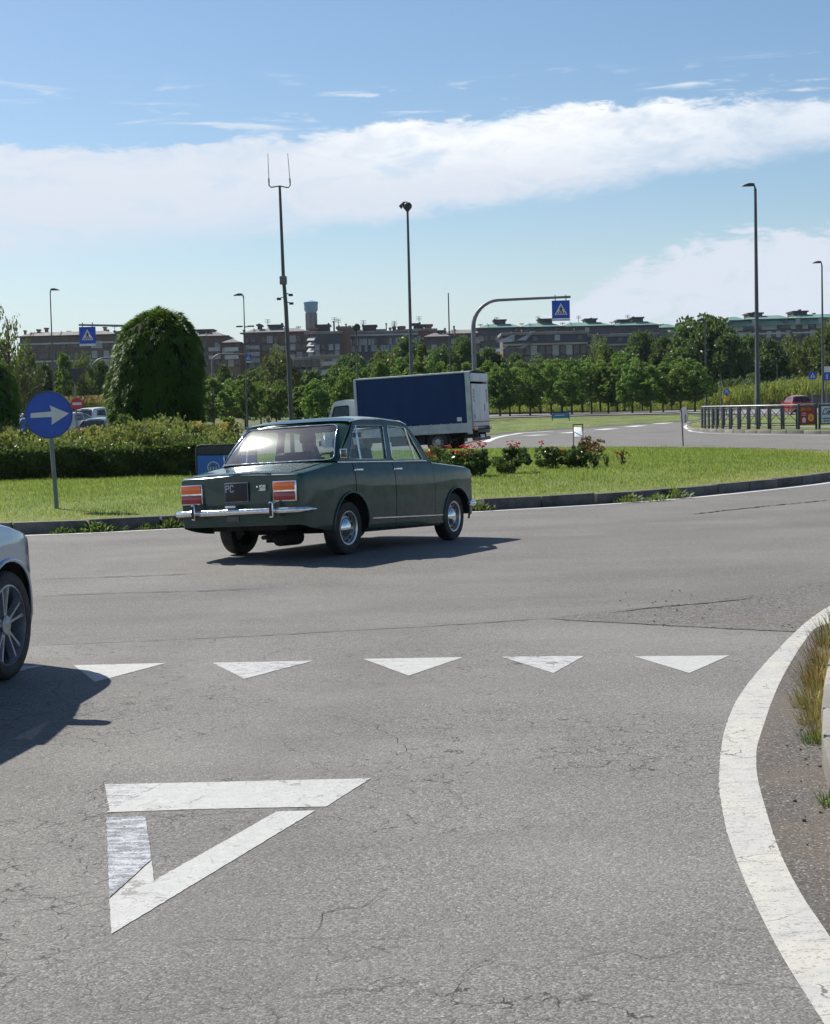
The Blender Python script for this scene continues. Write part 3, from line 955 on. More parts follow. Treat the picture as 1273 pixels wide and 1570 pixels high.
def roundpoly(pts, r, n=4):
    """round the corners of a polygon (u, v)"""
    out = []
    N_ = len(pts)
    for i in range(N_):
        p0, p1, p2 = Vector(pts[i - 1]), Vector(pts[i]), Vector(pts[(i + 1) % N_])
        a = (p0 - p1); b = (p2 - p1)
        rr = min(r, a.length * .45, b.length * .45)
        A, B = p1 + a.normalized() * rr, p1 + b.normalized() * rr
        for k in range(n + 1):
            t = k / n
            q = A * (1 - t)**2 + p1 * 2 * t * (1 - t) + B * t * t
            out.append((q.x, q.y))
    return out
def subdiv(pts, step):
    out = []
    for i in range(len(pts)):
        a, b = Vector(pts[i]), Vector(pts[(i + 1) % len(pts)])
        n = max(1, int((b - a).length / step))
        for k in range(n): q = a.lerp(b, k / n); out.append((q.x, q.y))
    return out
def lerp2(a, b, t): return (a[0] + (b[0] - a[0]) * t, a[1] + (b[1] - a[1]) * t)

def paintmat(name, col, rough=.22, coat=1.0, use_obj=False, metal=0.0, flake=0.0):
    m_, N, p = newmat(name)
    tcn = N.n('ShaderNodeTexCoord').outputs['Object']
    src = N.n('ShaderNodeObjectInfo').outputs['Color'] if use_obj else None
    nz = N.noise(tcn, 3.5, 5, .65)
    base_ = src if use_obj else (*col, 1)
    hv = N.n('ShaderNodeHueSaturation'); N.put(hv.inputs['Color'], base_)
    N.put(hv.inputs['Value'], N.ss(nz, .3, .7, .97 if metal else .92, 1.03 if metal else 1.10))
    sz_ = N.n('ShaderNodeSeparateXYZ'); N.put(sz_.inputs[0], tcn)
    du = N.m('MULTIPLY', N.ss(sz_.outputs[2], .62, .22, .0 if metal else .03, .34), N.ss(N.noise(tcn, 5, 5, .7), .35, .7, .3, 1.0))  # dust low on the body, with the road's brown reflection painted in
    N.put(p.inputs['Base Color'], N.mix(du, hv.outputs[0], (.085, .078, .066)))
    N.put(p.inputs['Roughness'], N.ss(N.noise(tcn, 9, 4, .7), .3, .7, rough * (.95 if metal else .8), rough * (1.1 if metal else 1.5)))
    p.inputs['Metallic'].default_value = metal
    p.inputs['Coat Weight'].default_value = coat
    p.inputs['Specular IOR Level'].default_value = .15
    N.put(p.inputs['Coat Roughness'], N.ss(N.noise(tcn, 5, 5, .7), .4, .7, .03, .12))
    N.put(p.inputs['Normal'], N.bump(N.noise(tcn, 2.2, 2, .5), .05, .03))
    return m_
def glassmat(name, tint=(.75, .85, .82), rough=.02, dark=.0, refl=1.0, gain=1.25):
    m_, N, p = newmat(name)
    N.t.nodes.remove(p)
    tr = N.n('ShaderNodeBsdfTransparent'); N.put(tr.inputs[0], (*tint, 1))
    gl = N.n('ShaderNodeBsdfGlossy'); gl.inputs['Roughness'].default_value = rough; N.put(gl.inputs[0], (refl, refl, refl, 1))
    lw = N.n('ShaderNodeLayerWeight'); fr = N.m('ADD', .045, N.m('MULTIPLY', .95, N.m('POWER', lw.outputs['Facing'], 5.0)))
    tcn = N.n('ShaderNodeTexCoord').outputs['Object']
    df = N.n('ShaderNodeBsdfDiffuse'); N.put(df.inputs[0], (.35, .35, .33, 1))
    m1 = N.n('ShaderNodeMixShader'); N.put(m1.inputs[0], N.ss(N.noise(tcn, 3, 5, .7), .35, .75, 0.005, .03))
    N.t.links.new(tr.outputs[0], m1.inputs[1]); N.t.links.new(df.outputs[0], m1.inputs[2])
    mx = N.n('ShaderNodeMixShader'); N.put(mx.inputs[0], N.m('ADD', N.m('MULTIPLY', fr, gain), .01, clamp=True))
    N.t.links.new(m1.outputs[0], mx.inputs[1]); N.t.links.new(gl.outputs[0], mx.inputs[2])
    out = [n for n in N.t.nodes if n.type == 'OUTPUT_MATERIAL'][0]
    N.t.links.new(mx.outputs[0], out.inputs[0])
    return m_
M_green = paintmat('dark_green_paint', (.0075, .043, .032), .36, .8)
M_chrome, N, p = newmat('chrome')
tcn = N.n('ShaderNodeTexCoord').outputs['Object']
p.inputs['Metallic'].default_value = 1.0; N.put(p.inputs['Base Color'], N.mix(N.ss(N.noise(tcn, 30, 4), .4, .8), (.80, .81, .83), (.5, .5, .5)))
N.put(p.inputs['Roughness'], N.ss(N.noise(tcn, 14, 4), .3, .7, .05, .16))
M_rubber = mat('tyre_rubber', (.022, .022, .023), .75, var=.3, vs=12, bump=.3, bs=120)
M_black = mat('black_trim', (.018, .018, .019), .5, var=.2)
M_under = mat('underbody', (.016, .015, .015), .9, var=.4)
M_seat = mat('dark_seat', (.022, .020, .019), .8, var=.2)
M_rimgrey = mat('steel_rim', (.36, .37, .38), .35, metal=.6, var=.2, vs=20)
M_amber = mat('amber_lens', (1.0, .17, .004), .18, coat=.8, var=.08)
M_redlens = mat('red_lens', (.30, .008, .018), .18, coat=.8, var=.12)
M_clearlens = mat('clear_lens', (.55, .56, .56), .15, coat=.8)
M_gap = mat('panel_gap', (.004, .004, .004), .8)
M_glass = glassmat('car_glass', (.78, .86, .84), .03)
M_glassR = glassmat('rear_glass', (.80, .90, .87), .085, refl=1.0, gain=2.3)
M_skin = mat('skin', (.42, .26, .18), .6)
M_hair = mat('dark_hair', (.02, .015, .012), .7)
M_cloth = mat('dark_clothing', (.03, .032, .04), .85)

def wheel_parts(parent, loc, side, rad, wid, rimr, kind, spin=0.0, steer=0.0, mats=None):
    """a wheel: rim mesh with tyre (and hubcap) children. side -1 = right. local y outwards"""
    s = side
    w2 = wid / 2
    mb = MB()
    if kind == 'classic':
        mb.lathe([(rimr, s * w2 * .72), (rimr * .985, s * w2 * .86), (rimr * .93, s * w2 * .84), (rimr * .91, s * w2 * .45), (rimr * .80, s * w2 * .30), (rimr * .64, s * w2 * .46), (0.0, s * w2 * .46)], axis='Y', n=40)
        for k in range(12):      # ventilation slots as raised dark pockets
            a = 2 * pi * k / 12
            mb.box((rimr * .78 * cos(a), s * w2 * .345, rimr * .78 * sin(a)), (.018, .012, .040), 1, Matrix.Rotation(-a, 3, 'Y') )
        o = mb.build('wheel', [M_rimgrey, M_gap], parent, 40)
        hc = MB()
        hc.lathe([(rimr * .60, s * w2 * .44), (rimr * .60, s * w2 * .52), (rimr * .56, s * w2 * .60), (rimr * .42, s * w2 * .84), (rimr * .22, s * w2 * 1.0), (0, s * w2 * 1.04)], axis='Y', n=36)
        hc.build('hubcap', M_chrome, o, 60)
        rg = MB(); rg.lathe([(rimr * 1.02, s * w2 * .80), (rimr * 1.01, s * w2 * .93), (rimr * .96, s * w2 * .95), (rimr * .90, s * w2 * .80)], axis='Y', n=40)
        rg.build('trim_ring', mat('trim_ring_metal', (.62, .63, .64), .28, metal=.8), o, 60)
    elif kind == 'alloy':
        mb.lathe([(rimr, s * w2 * .70), (rimr * 1.0, s * w2 * .92), (rimr * .955, s * w2 * .95), (rimr * .94, s * w2 * .80), (rimr * .93, -s * w2 * .6)], axis='Y', n=48)
        for k in range(5):
            for q in (-.19, .19):
                a = 2 * pi * k / 5 + spin + q; a0 = 2 * pi * k / 5 + spin + q * .55
                P0 = Vector((rimr * .16 * cos(a0), s * w2 * .70, rimr * .16 * sin(a0))); P1 = Vector((rimr * .95 * cos(a), s * w2 * .82, rimr * .95 * sin(a)))
                t = (P1 - P0).normalized(); side_ = t.cross(Vector((0, 1, 0))).normalized(); dn = Vector((0, -s * .035, 0))
                vs = []
                for P_, hw in ((P0, .026), ((P0 + P1) / 2, .015), (P1, .024)):
                    vs += [P_ - side_ * hw + dn, P_ - side_ * hw * .45, P_ + side_ * hw * .45, P_ + side_ * hw + dn]
                fs = [(0, 1, 5, 4), (1, 2, 6, 5), (2, 3, 7, 6), (4, 5, 9, 8), (5, 6, 10, 9), (6, 7, 11, 10)]
                mb.add(vs, fs)
        mb.lathe([(rimr * .24, s * w2 * .5), (rimr * .24, s * w2 * .76), (rimr * .17, s * w2 * .86), (0, s * w2 * .87)], axis='Y', n=24)
        mb.lathe([(rimr * .60, s * w2 * .05), (rimr * .22, s * w2 * .05)], axis='Y', n=32, mi=1)
        mb.lathe([(rimr * .93, -s * w2 * .2), (0, -s * w2 * .2)], axis='Y', n=32, mi=2)
        o = mb.build('wheel', [mats or M_rimgrey, mat('brake_disc', (.25, .24, .23), .4, metal=.7), M_gap], parent, 40)
    else:
        mb.lathe([(rimr, s * w2 * .7), (rimr * .97, s * w2 * .86), (rimr * .9, s * w2 * .5), (rimr * .55, s * w2 * .15), (rimr * .5, s * w2 * .5), (0, s * w2 * .55)], axis='Y', n=20)
        for k in range(8):
            a = 2 * pi * k / 8
            mb.box((rimr * .72 * cos(a), s * w2 * .42, rimr * .72 * sin(a)), (.03, .02, .05), 1, Matrix.Rotation(-a, 3, 'Y'))
        o = mb.build('wheel', [mats or M_rimgrey, M_gap], parent, 40)
    ty = MB()
    R0, R1 = rimr * .99, rad
    prof = [(R0, -s * w2 * .8), (R0 * 1.02, -s * w2 * .95), ((R0 + R1) / 2, -s * w2 * 1.04), (R1 * .955, -s * w2 * .93), (R1 * .995, -s * w2 * .70), (R1, 0),
            (R1 * .995, s * w2 * .70), (R1 * .955, s * w2 * .93), ((R0 + R1) / 2, s * w2 * 1.04), (R0 * 1.02, s * w2 * .95), (R0, s * w2 * .8)]
    ty.lathe(prof, axis='Y', n=40)
    for q in (-.35, 0, .35):
        ty.lathe([(R1 * 1.0015, w2 * (q - .03)), (R1 * 1.0015, w2 * (q + .03))], axis='Y', n=40)
    ty.build('tyre', M_rubber, o, 45)
    o.location = loc; o.rotation_euler = (0, spin if kind != 'alloy' else 0, steer)
    return o

def car_lower(S, T):
    """the tub of a car: sides with wheel arches, bonnet and deck, end faces. S: spec dict"""
    xr, xf = S['ends']
    st = set(np.round(np.linspace(xr, xf, 46), 4))
    for xa in S['axles']:
        for k in range(-10, 11): st.add(round(xa + S['arch'] * sin(k / 10 * pi / 2), 4))
    for e, d in ((xr, 1), (xf, -1)):
        for q in S.get('endr', (.0, .008, .022, .045, .08)): st.add(round(e + d * q, 4))
    st |= set(S.get('cuts', ()))
    st = sorted(x for x in st if xr <= x <= xf)
    st2 = [st[0]]
    for x in st[1:]:
        if x - st2[-1] > .004: st2.append(x)
    st = st2
    NR, NT_ = 14, 7
    def zb(x):
        z = sinterp(S['zb'], x)
        for xa in S['axles']:
            d = abs(x - xa)
            if d < S['arch']: z = max(z, S['archz'] + sqrt(max(S['arch']**2 - d * d, 0)))
        return z
    def endk(x):
        d = min(x - xr, xf - x); R_ = S.get('endR', .05)
        return 1 - (1 - min(d / R_, 1))**2 * 1.0 if d < R_ else 1.0
    def side_pt(x, t):
        z0, z1 = zb(x), sinterp(S['zs'], x)
        z = z0 + (z1 - .03 - z0) * t
        w = sinterp(S['w'], x) * interp(S['prof'], z)
        k = endk(x); w -= (1 - k) * S.get('endIn', .03)
        return Vector((x, w, z))
    def top_pt(x, v):
        z1 = sinterp(S['zs'], x)
        z0 = z1 - .03
        w = sinterp(S['w'], x) * interp(S['prof'], z0) - (1 - endk(x)) * S.get('endIn', .03)
        cr = S.get('crown', .03)
        if v < .34:
            a = v / .34 * pi / 2
            return Vector((x, w - .035 * (1 - cos(a)), z0 + .03 * sin(a) - (1 - endk(x)) * .012))
        u = (v - .34) / .66
        y = (w - .035) * (1 - u)
        return Vector((x, y, z1 + cr * (1 - (1 - u)**2) - (1 - endk(x)) * .012))
    hx0, hx1 = S['hole']
    parts = {'body': MB()}
    secs = []
    for s in (1, -1):
        for i in range(len(st) - 1):
            x0, x1 = st[i], st[i + 1]; xm = (x0 + x1) / 2
            col0 = [side_pt(x0, t / NR) for t in range(NR + 1)]; col1 = [side_pt(x1, t / NR) for t in range(NR + 1)]
            key = 'body'
            for dn, da, db in S['doors']:
                if da <= xm <= db:
                    key = (dn, s, da, db)
            tgt = parts.setdefault(key, MB())
            fl = lambda P_: [Vector((q.x, q.y * s, q.z)) for q in P_]
            A, B = fl(col0), fl(col1)
            zlow = S.get('doorz', .0)
            for r_ in range(NR):
                tg = tgt
                if key != 'body' and (col0[r_].z + col0[r_ + 1].z) / 2 < zlow: tg = parts['body']
                tg.add([A[r_], B[r_], B[r_ + 1], A[r_ + 1]], [(0, 1, 2, 3)])
            tp0 = fl([top_pt(x0, v / NT_) for v in range(NT_ + 1)]); tp1 = fl([top_pt(x1, v / NT_) for v in range(NT_ + 1)])
            for r_ in range(NT_):
                if hx0 <= xm <= hx1 and r_ >= 3: continue
                parts['body'].add([tp0[r_], tp1[r_], tp1[r_ + 1], tp0[r_ + 1]], [(0, 1, 2, 3)])
    for xe in (st[0], st[-1]):
        colr = [side_pt(xe, t / NR) for t in range(NR + 1)] + [top_pt(xe, v / NT_) for v in range(1, NT_ + 1)]
        n = len(colr)
        L = [Vector((q.x, q.y, q.z)) for q in colr]; Rr = [Vector((q.x, -q.y, q.z)) for q in colr]
        K = S.get('bulge', .0) * (1 if xe > 0 else -1)
        nu = 10
        for i in range(n - 1):
            for j in range(nu):
                def pt(q, u):
                    y = q.y * (1 - 2 * u); return Vector((q.x + K * (1 - (1 - 2 * u)**2), y, q.z))
                parts['body'].add([pt(L[i], j / nu), pt(L[i + 1], j / nu), pt(L[i + 1], (j + 1) / nu), pt(L[i], (j + 1) / nu)], [(0, 1, 2, 3)])
    return parts, side_pt, top_pt, zb

def merge_build(mb, name, mats, parent, T, deg=35, thick=None):
    me = bpy.data.meshes.new(name); me.from_pydata([tuple(T @ Vector(v)) for v in mb.v], [], mb.f)
    for m_ in (mats if isinstance(mats, (list, tuple)) else [mats]): me.materials.append(m_)
    me.polygons.foreach_set('material_index', mb.mi)
    bm = bmesh.new(); bm.from_mesh(me)
    bmesh.ops.remove_doubles(bm, verts=bm.verts[:], dist=.0008)
    bmesh.ops.recalc_face_normals(bm, faces=bm.faces[:])
    bm.to_mesh(me); bm.free()
    me.polygons.foreach_set('use_smooth', [True] * len(me.polygons)); me.set_sharp_from_angle(angle=radians(deg)); me.update()
    return link(name, me, parent)

def build_car(S, root, T, paint, wheelkind, glass=M_glass, chrome=True, wheelmats=None, mirrors=None):
    parts, side_pt, top_pt, zb = car_lower(S, T)
    for key, mb in parts.items():
        if key == 'body':
            merge_build(mb, 'body', paint, root, T)
        else:
            dn, s, da, db = key
            xm = (da + db) / 2
            mb.v = [(xm + (x - xm) * (1 - .012 / (db - da)), y + s * .003, z if z > S['doorz'] + .05 else z + .004) for x, y, z in mb.v]
            d = merge_build(mb, 'door', paint, root, T)
            hx = da + S.get('hdl', .10) if dn == 'front' else da + S.get('hdl', .10)
            hz = S['hz']
            yy = side_pt(hx, 0); 
            w = sinterp(S['w'], hx) * interp(S['prof'], hz)
            h = MB(); h.T = T
            h.rbox((hx + .05, s * (w + .018), hz), (.13, .018, .022), .006); h.box((hx, s * (w + .008), hz), (.016, .02, .026)); h.rbox((hx - .03, s * (w + .008), hz - .002), (.026, .02, .026), .006)
            h.build('door_handle', M_chrome if chrome else paint, d, 50)
    # dark liner behind the gaps, floor and wheel wells
    u = MB(); u.T = T
    a0, a1 = S['axles']; R_ = S['arch'] + .012; zc = S['archz']
    xr, xf = S['ends']
    for xa in (a0, a1):
        for s in (1, -1):
            ys = (sinterp(S['w'], xa) * .955) * s; yi = (S['track'] / 2 - .18) * s
            V = []
            for k in range(15):
                a = .05 + (pi - .1) * k / 14
                V += [(xa + R_ * cos(a), ys, zc + R_ * sin(a)), (xa + R_ * cos(a), yi, zc + R_ * sin(a))]
            u.add(V, [(2 * k, 2 * k + 1, 2 * k + 3, 2 * k + 2) for k in range(14)])
            u.add([(xa, yi, zc)] + [(xa + R_ * cos(a), yi, zc + R_ * sin(a)) for a in [(.05 + (pi - .1) * k / 14) for k in range(15)]], [(0, k, k + 1) for k in range(1, 15)])
    zf = S['floor']
    u.box(((a0 + a1) / 2, 0, zf + .06), (a1 - a0 - 2 * R_, sinterp(S['w'], 1) * 1.84, .12))
    u.box(((xr + xf) / 2, 0, zf + .16), (xf - xr - .3, .9, .16))
    for xa, xb in ((xr + .04, a0 - R_), (a1 + R_, xf - .05)):
        u.box(((xa + xb) / 2, 0, zf + .22), (xb - xa - .12, sinterp(S['w'], xr + .1) * 1.6, .14))
    zl, zh = zf + .12, sinterp(S['zs'], 1) - .06
    for s in (1, -1):
        for da, db in ((a0 + R_ + .0, a1 - R_),):
            u.box(((da + db) / 2, s * (sinterp(S['w'], 1) * .955 - .02), (zl + zh) / 2), (db - da, .03, zh - zl))
        u.box((a0 + .12, s * (sinterp(S['w'], 0) * .93 - .02), zc + R_ + .10), (.9, .03, .16))
    # exhaust, silencer, axle
    u.cyl((xr + .02, -.25, zf + .01), (xr + .6, -.25, zf + .03), .022)
    u.tube([(xr + .35, -.2, zf - .01), (xr + .38, -.2, zf - .01), (xr + .72, -.2, zf - .01), (xr + .75, -.2, zf - .01)], [.04, .085, .085, .04], 12)
    u.cyl((a0, -.5, zf + .04), (a0, .5, zf + .04), .03); u.box((a0 - .02, .1, zf + .0), (.2, .26, .14))
    u.build('underbody', M_under, root, 40)
    # arch lips
    for xa in (a0, a1):
        for s in (1, -1):
            m2 = MB(); m2.T = T
            P_ = []
            for k in range(19):
                a = -.12 + (pi + .24) * k / 18
                x, z = xa + (S['arch'] + .004) * cos(a), zc + (S['arch'] + .004) * sin(a)
                P_.append((x, s * (sinterp(S['w'], x) * interp(S['prof'], z) + .004), z))
            m2.tube(P_, S.get('lip', .013), 8); m2.build('wheel_arch', paint, root, 60)
    # greenhouse
    yz = lambda z: interp(S['glassy'], z)
    def side(x, z): return yz(z)
    for s in (1, -1):
        outer = subdiv(S['gh_outer'], .10); holes = [subdiv(roundpoly(h, S.get('wr', .05)), .12) for h in S['wins']]
        m2 = MB(); m2.T = T
        m2.poly(outer, holes, lambda x, z: (x, s * side(x, z), z), depth=(0, -s * .035, 0))
        m2.build('pillar_frame', paint, root, 30)
        for h in holes:
            m3 = MB(); m3.T = T
            cx = sum(p_[0] for p_ in h) / len(h); cz = sum(p_[1] for p_ in h) / len(h)
            m3.poly(h, (), lambda x, z: (x, s * (side(x, z) - .010), z))
            w_ = m3.build('side_window', glass, root, 0)
            if chrome:
                m4 = MB(); m4.T = T
                m4.tube([(x, s * (side(x, z) + .002), z) for x, z in h], .0045, 6, closed=True)
                m4.build('window_trim', M_chrome, w_, 60)
        for (xa_, za_), (xb_, zb_) in S.get('dividers', ()):
            m3 = MB(); m3.T = T
            m3.tube([(xa_, s * (side(xa_, za_) + .001), za_), (xb_, s * (side(xb_, zb_) + .001), zb_)], .010, 6)
            m3.build('window_divider', M_chrome if chrome else M_black, root, 60)
    # roof
    x0, x1 = S['roofx']
    def roof(u_, v_):
        x = x0 + (x1 - x0) * u_
        e = S['roof_edge'](x) if callable(S['roof_edge']) else interp(S['roof_edge'], x)
        wy = yz(e) + .002
        y = wy * (1 - 2 * v_)
        k = 1 - abs(1 - 2 * v_) ** 4
        return Vector((x, y, e + (interp(S['roof_c'], x) - e) * k))
    m2 = MB(); m2.T = T
    m2.grid(roof, 24, 20); m2.build('roof', paint, root, 60)
    m2 = MB(); m2.T = T
    m2.grid(lambda a_, b_: roof(a_, .03 + .94 * b_) - Vector((0, 0, .03)), 12, 10); m2.build('headliner', mat('headliner_cloth', (.12, .115, .10), .9), root, 60)
    # drip rails
    for s in (1, -1):
        m2 = MB(); m2.T = T
        rr = [roof(k / 20, 0 if s == 1 else 1) for k in range(21)]
        m2.tube([(q.x, q.y + s * .004, q.z - .002) for q in rr], .008, 6)
        m2.build('drip_rail', M_chrome if chrome else M_black, root, 60)
    # front and rear screens
    for nm, A, in (('rear_window', S['rear']), ('windscreen', S['front'])):
        (bx, bz, bw), (tx, tz, tw), bulge, mg = A
        def scr(u_, v_, off=0.0):
            # u -1..1 across, v 0..1 up
            w = bw + (tw - bw) * v_
            sg = -1 if bx < tx else 1
            return Vector((bx + (tx - bx) * v_ - sg * S.get('wrap', 0) * max(0, (abs(u_) - .8) / .2) ** 2 * (bx < tx) + sg * (bulge * (1 - u_ * u_) + bulge * .5 * sin(pi * v_)) + sg * off, u_ * w, bz + (tz - bz) * v_ + bulge * .3 * sin(pi * v_)))
        outer = subdiv([(-1, 0), (-.93, 0), (-.86, 0), (.86, 0), (.93, 0), (1, 0), (1, 1), (.93, 1), (.86, 1), (-.86, 1), (-.93, 1), (-1, 1)], .12)
        hole = roundpoly([(-1 + mg[0], mg[1]), (1 - mg[0], mg[1]), (1 - mg[2], 1 - mg[3]), (-1 + mg[2], 1 - mg[3])], .12, 5)
        hole = subdiv(hole, .12)
        m2 = MB(); m2.T = T
        m2.poly(outer, [hole], lambda a_, b_: scr(a_, b_), depth=(.02 if bx < tx else -.02, 0, -.01))
        m2.build('window_surround', paint, root, 40)
        m3 = MB(); m3.T = T
        def gpt(a_, b_):
            v_ = mg[1] + (1 - mg[1] - mg[3]) * b_
            half = (1 - mg[0]) + ((1 - mg[2]) - (1 - mg[0])) * b_
            return scr(half * (2 * a_ - 1), v_, -.006)
        m3.grid(gpt, 20, 10)
        pane = m3.build(nm, S.get('rglass', glass) if nm == 'rear_window' else glass, root, 180)
        m4 = MB(); m4.T = T
        m4.tube([scr(a_, b_, .004) for a_, b_ in hole], .0075 if chrome else .008, 6, closed=True)
        m4.build('window_trim', M_chrome if chrome else M_black, pane, 60)
    # seats
    for sx, sy in S['seats']:
        m2 = MB(); m2.T = T
        zs_ = zf + .28
        m2.rbox((sx, sy, zs_), (.48, .50, .20), .05)
        m2.rbox((sx - .26, sy, zs_ + .32), (.14, .48, .58), .05, R=Matrix.Rotation(-.18, 3, 'Y'))
        if S.get('headrest', True): m2.rbox((sx - .36, sy, zs_ + .66), (.09, .26, .14), .03, R=Matrix.Rotation(-.18, 3, 'Y'))
        m2.build('seat', M_seat, root, 50)
    m2 = MB(); m2.T = T
    bx_ = S['bench']
    m2.rbox((bx_, 0, zf + .26), (.45, 1.16, .20), .05); m2.rbox((bx_ - .27, 0, zf + .46), (.16, 1.16, .40), .05, R=Matrix.Rotation(-.2, 3, 'Y'))
    m2.box((bx_ - .42, 0, sinterp(S['zs'], bx_ - .4) - .01), (.36, 1.1, .02))
    m2.build('rear_bench', M_seat, root, 50)
    m2 = MB(); m2.T = T
    dxx = S['dash']
    m2.rbox((dxx, 0, sinterp(S['zs'], dxx) - .06), (.30, 1.30, .16), .04)
    m2.tube([(dxx - .30 + .19 * .45 * sin(a), .36 + .19 * cos(a), sinterp(S['zs'], dxx) - .02 + .19 * .89 * sin(a)) for a in [2 * pi * k / 20 for k in range(20)]], .011, 6, closed=True)
    m2.cyl((dxx - .30, .36, sinterp(S['zs'], dxx) - .02), (dxx, .36, sinterp(S['zs'], dxx) - .10), .02)
    m2.rbox((S['mir'][0], 0, S['mir'][1]), (.02, .22, .055), .008)
    m2.build('dashboard', M_black, root, 50)
    # wheels stand on the ground: no body tilt
    for xa in (a0, a1):
        for s in (1, -1):
            cz_ = S['wz'](xa, s * S['track'] / 2) if 'wz' in S else 0
            wheel_parts(root, (xa, s * S['track'] / 2, S['tyre'] + cz_), s, S['tyre'], S['tw'], S['rim'], wheelkind, spin=S.get('spin', .3), mats=wheelmats, steer=(S.get('steer', 0) if xa == a1 else 0))
    return side_pt, top_pt

# ------------------------------------------------------------------ the green saloon
GX, GY, GYAW = -1.34, 16.72, radians(60.8)
g_root = thing('green_saloon_car', 'dark green vintage four-door saloon with chrome bumpers seen from behind', 'car', (GX, GY, 0), GYAW)
TILT = Matrix.Translation((.8, 0, .310)) @ Matrix.Rotation(radians(-2.3), 4, 'X') @ Matrix.Rotation(radians(1.8), 4, 'Y') @ Matrix.Translation((-.8, 0, -.30)) @ Matrix.Translation((0, 0, .0))
GS = dict(ends=(-.84, 2.84), axles=(.05, 2.38), arch=.33, archz=.30, track=1.30, tyre=.275, tw=.155, rim=.175, floor=.21,
          zb=[(-.84, .34), (-.60, .29), (-.3, .26), (.4, .25), (2.0, .235), (2.65, .27), (2.84, .33)],
          zs=[(-.84, .845), (-.6, .88), (-.2, .94), (.3, .955), (1.2, .945), (1.8, .93), (2.3, .895), (2.65, .87), (2.84, .835)],
          w=[(-.84, .735), (-.68, .755), (-.2, .775), (1.0, .785), (2.2, .78), (2.6, .765), (2.84, .745)],
          prof=[(.2, .955), (.32, .985), (.5, 1.0), (.74, 1.0), (.82, .992), (.90, .965), (.96, .94)],
          endIn=.022, endR=.045, crown=.022, hole=(0, 1.70), cuts=(.16, .95, .955, 1.83, 1.835),
          doors=(('rear', .14, .952), ('front', .952, 1.832)), doorz=.0, hz=.862, hdl=.03, bulge=.02,
          glassy=[(.90, .735), (1.0, .722), (1.2, .695), (1.34, .672), (1.43, .65)],
          wrap=.07, gh_outer=[(-.12, .935), (-.04, 1.03), (.22, 1.26), (.30, 1.365), (.34, 1.388), (.9, 1.40), (1.34, 1.375), (1.42, 1.345), (1.60, 1.16), (1.84, .925), (1.0, .93), (.3, .93)],
          wins=[[(.11, .975), (.88, .97), (.91, 1.335), (.36, 1.33), (.27, 1.27)], [(1.00, .965), (1.68, .96), (1.44, 1.26), (1.38, 1.315), (1.00, 1.335)]],
          dividers=[((.34, .97), (.345, 1.33)), ((1.50, .965), (1.38, 1.31))],
          wr=.035, roofx=(.245, 1.42), roof_edge=[(.245, 1.372), (.4, 1.398), (.9, 1.408), (1.3, 1.385), (1.42, 1.352)], roof_c=[(.245, 1.392), (.4, 1.432), (.75, 1.456), (1.1, 1.45), (1.35, 1.41), (1.42, 1.372)],
          rear=((-.19, .955, .722), (.23, 1.375, .655), .035, (.03, .045, .14, .07)),
          front=((1.84, .925, .735), (1.42, 1.36, .664), .045, (.06, .04, .08, .07)),
          seats=[(1.05, .36), (1.05, -.36)], bench=.28, dash=1.62, mir=(1.40, 1.27), headrest=False, rglass=M_glassR, spin=.3, steer=.05,
          wz=lambda x, y: zg(GX + x * cos(GYAW) - y * sin(GYAW), GY + x * sin(GYAW) + y * cos(GYAW)))
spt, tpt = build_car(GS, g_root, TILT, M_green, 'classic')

def gpart(name, mats, parent=g_root, deg=45):
    class _C:
        def __enter__(s): s.m = MB(); s.m.T = TILT; return s.m
        def __exit__(s, *a): s.o = s.m.build(name, mats, parent, deg)
    return _C()
# boot lid: deck panel and rear panel, standing 4 mm proud with a real gap round it
def deck(u_, v_):
    x = -.825 + (-.26 + .825) * u_
    half = .60 + .03 * u_
    y = half * (1 - 2 * v_)
    q = tpt(x, .34 + .66 * (1 - abs(y) / (sinterp(GS['w'], x) * .95)))
    return Vector((x - .004, y, q.z + .005))
with gpart('boot_lid', M_green) as m:
    m.grid(deck, 10, 14)
    m.poly(roundpoly([(-.395, .55), (.395, .55), (.395, .865), (-.395, .865)], .02), (), lambda y, z: (-.866 + (z > .84) * .02, y, z), depth=(.03, 0, 0))
# tail lamps
for s in (1, -1):
    with gpart('tail_lamp', [M_chrome, M_amber, M_redlens]) as m:
        y0, y1 = s * .432, s * .702
        yc, w_ = (y0 + y1) / 2, abs(y1 - y0)
        m.rbox((-.857, yc, .676), (.035, w_, .205), .008, 0)
        m.rbox((-.870, yc, .727), (.035, w_ - .022, .084), .008, 1)
        m.rbox((-.870, yc, .628), (.035, w_ - .022, .086), .008, 2)
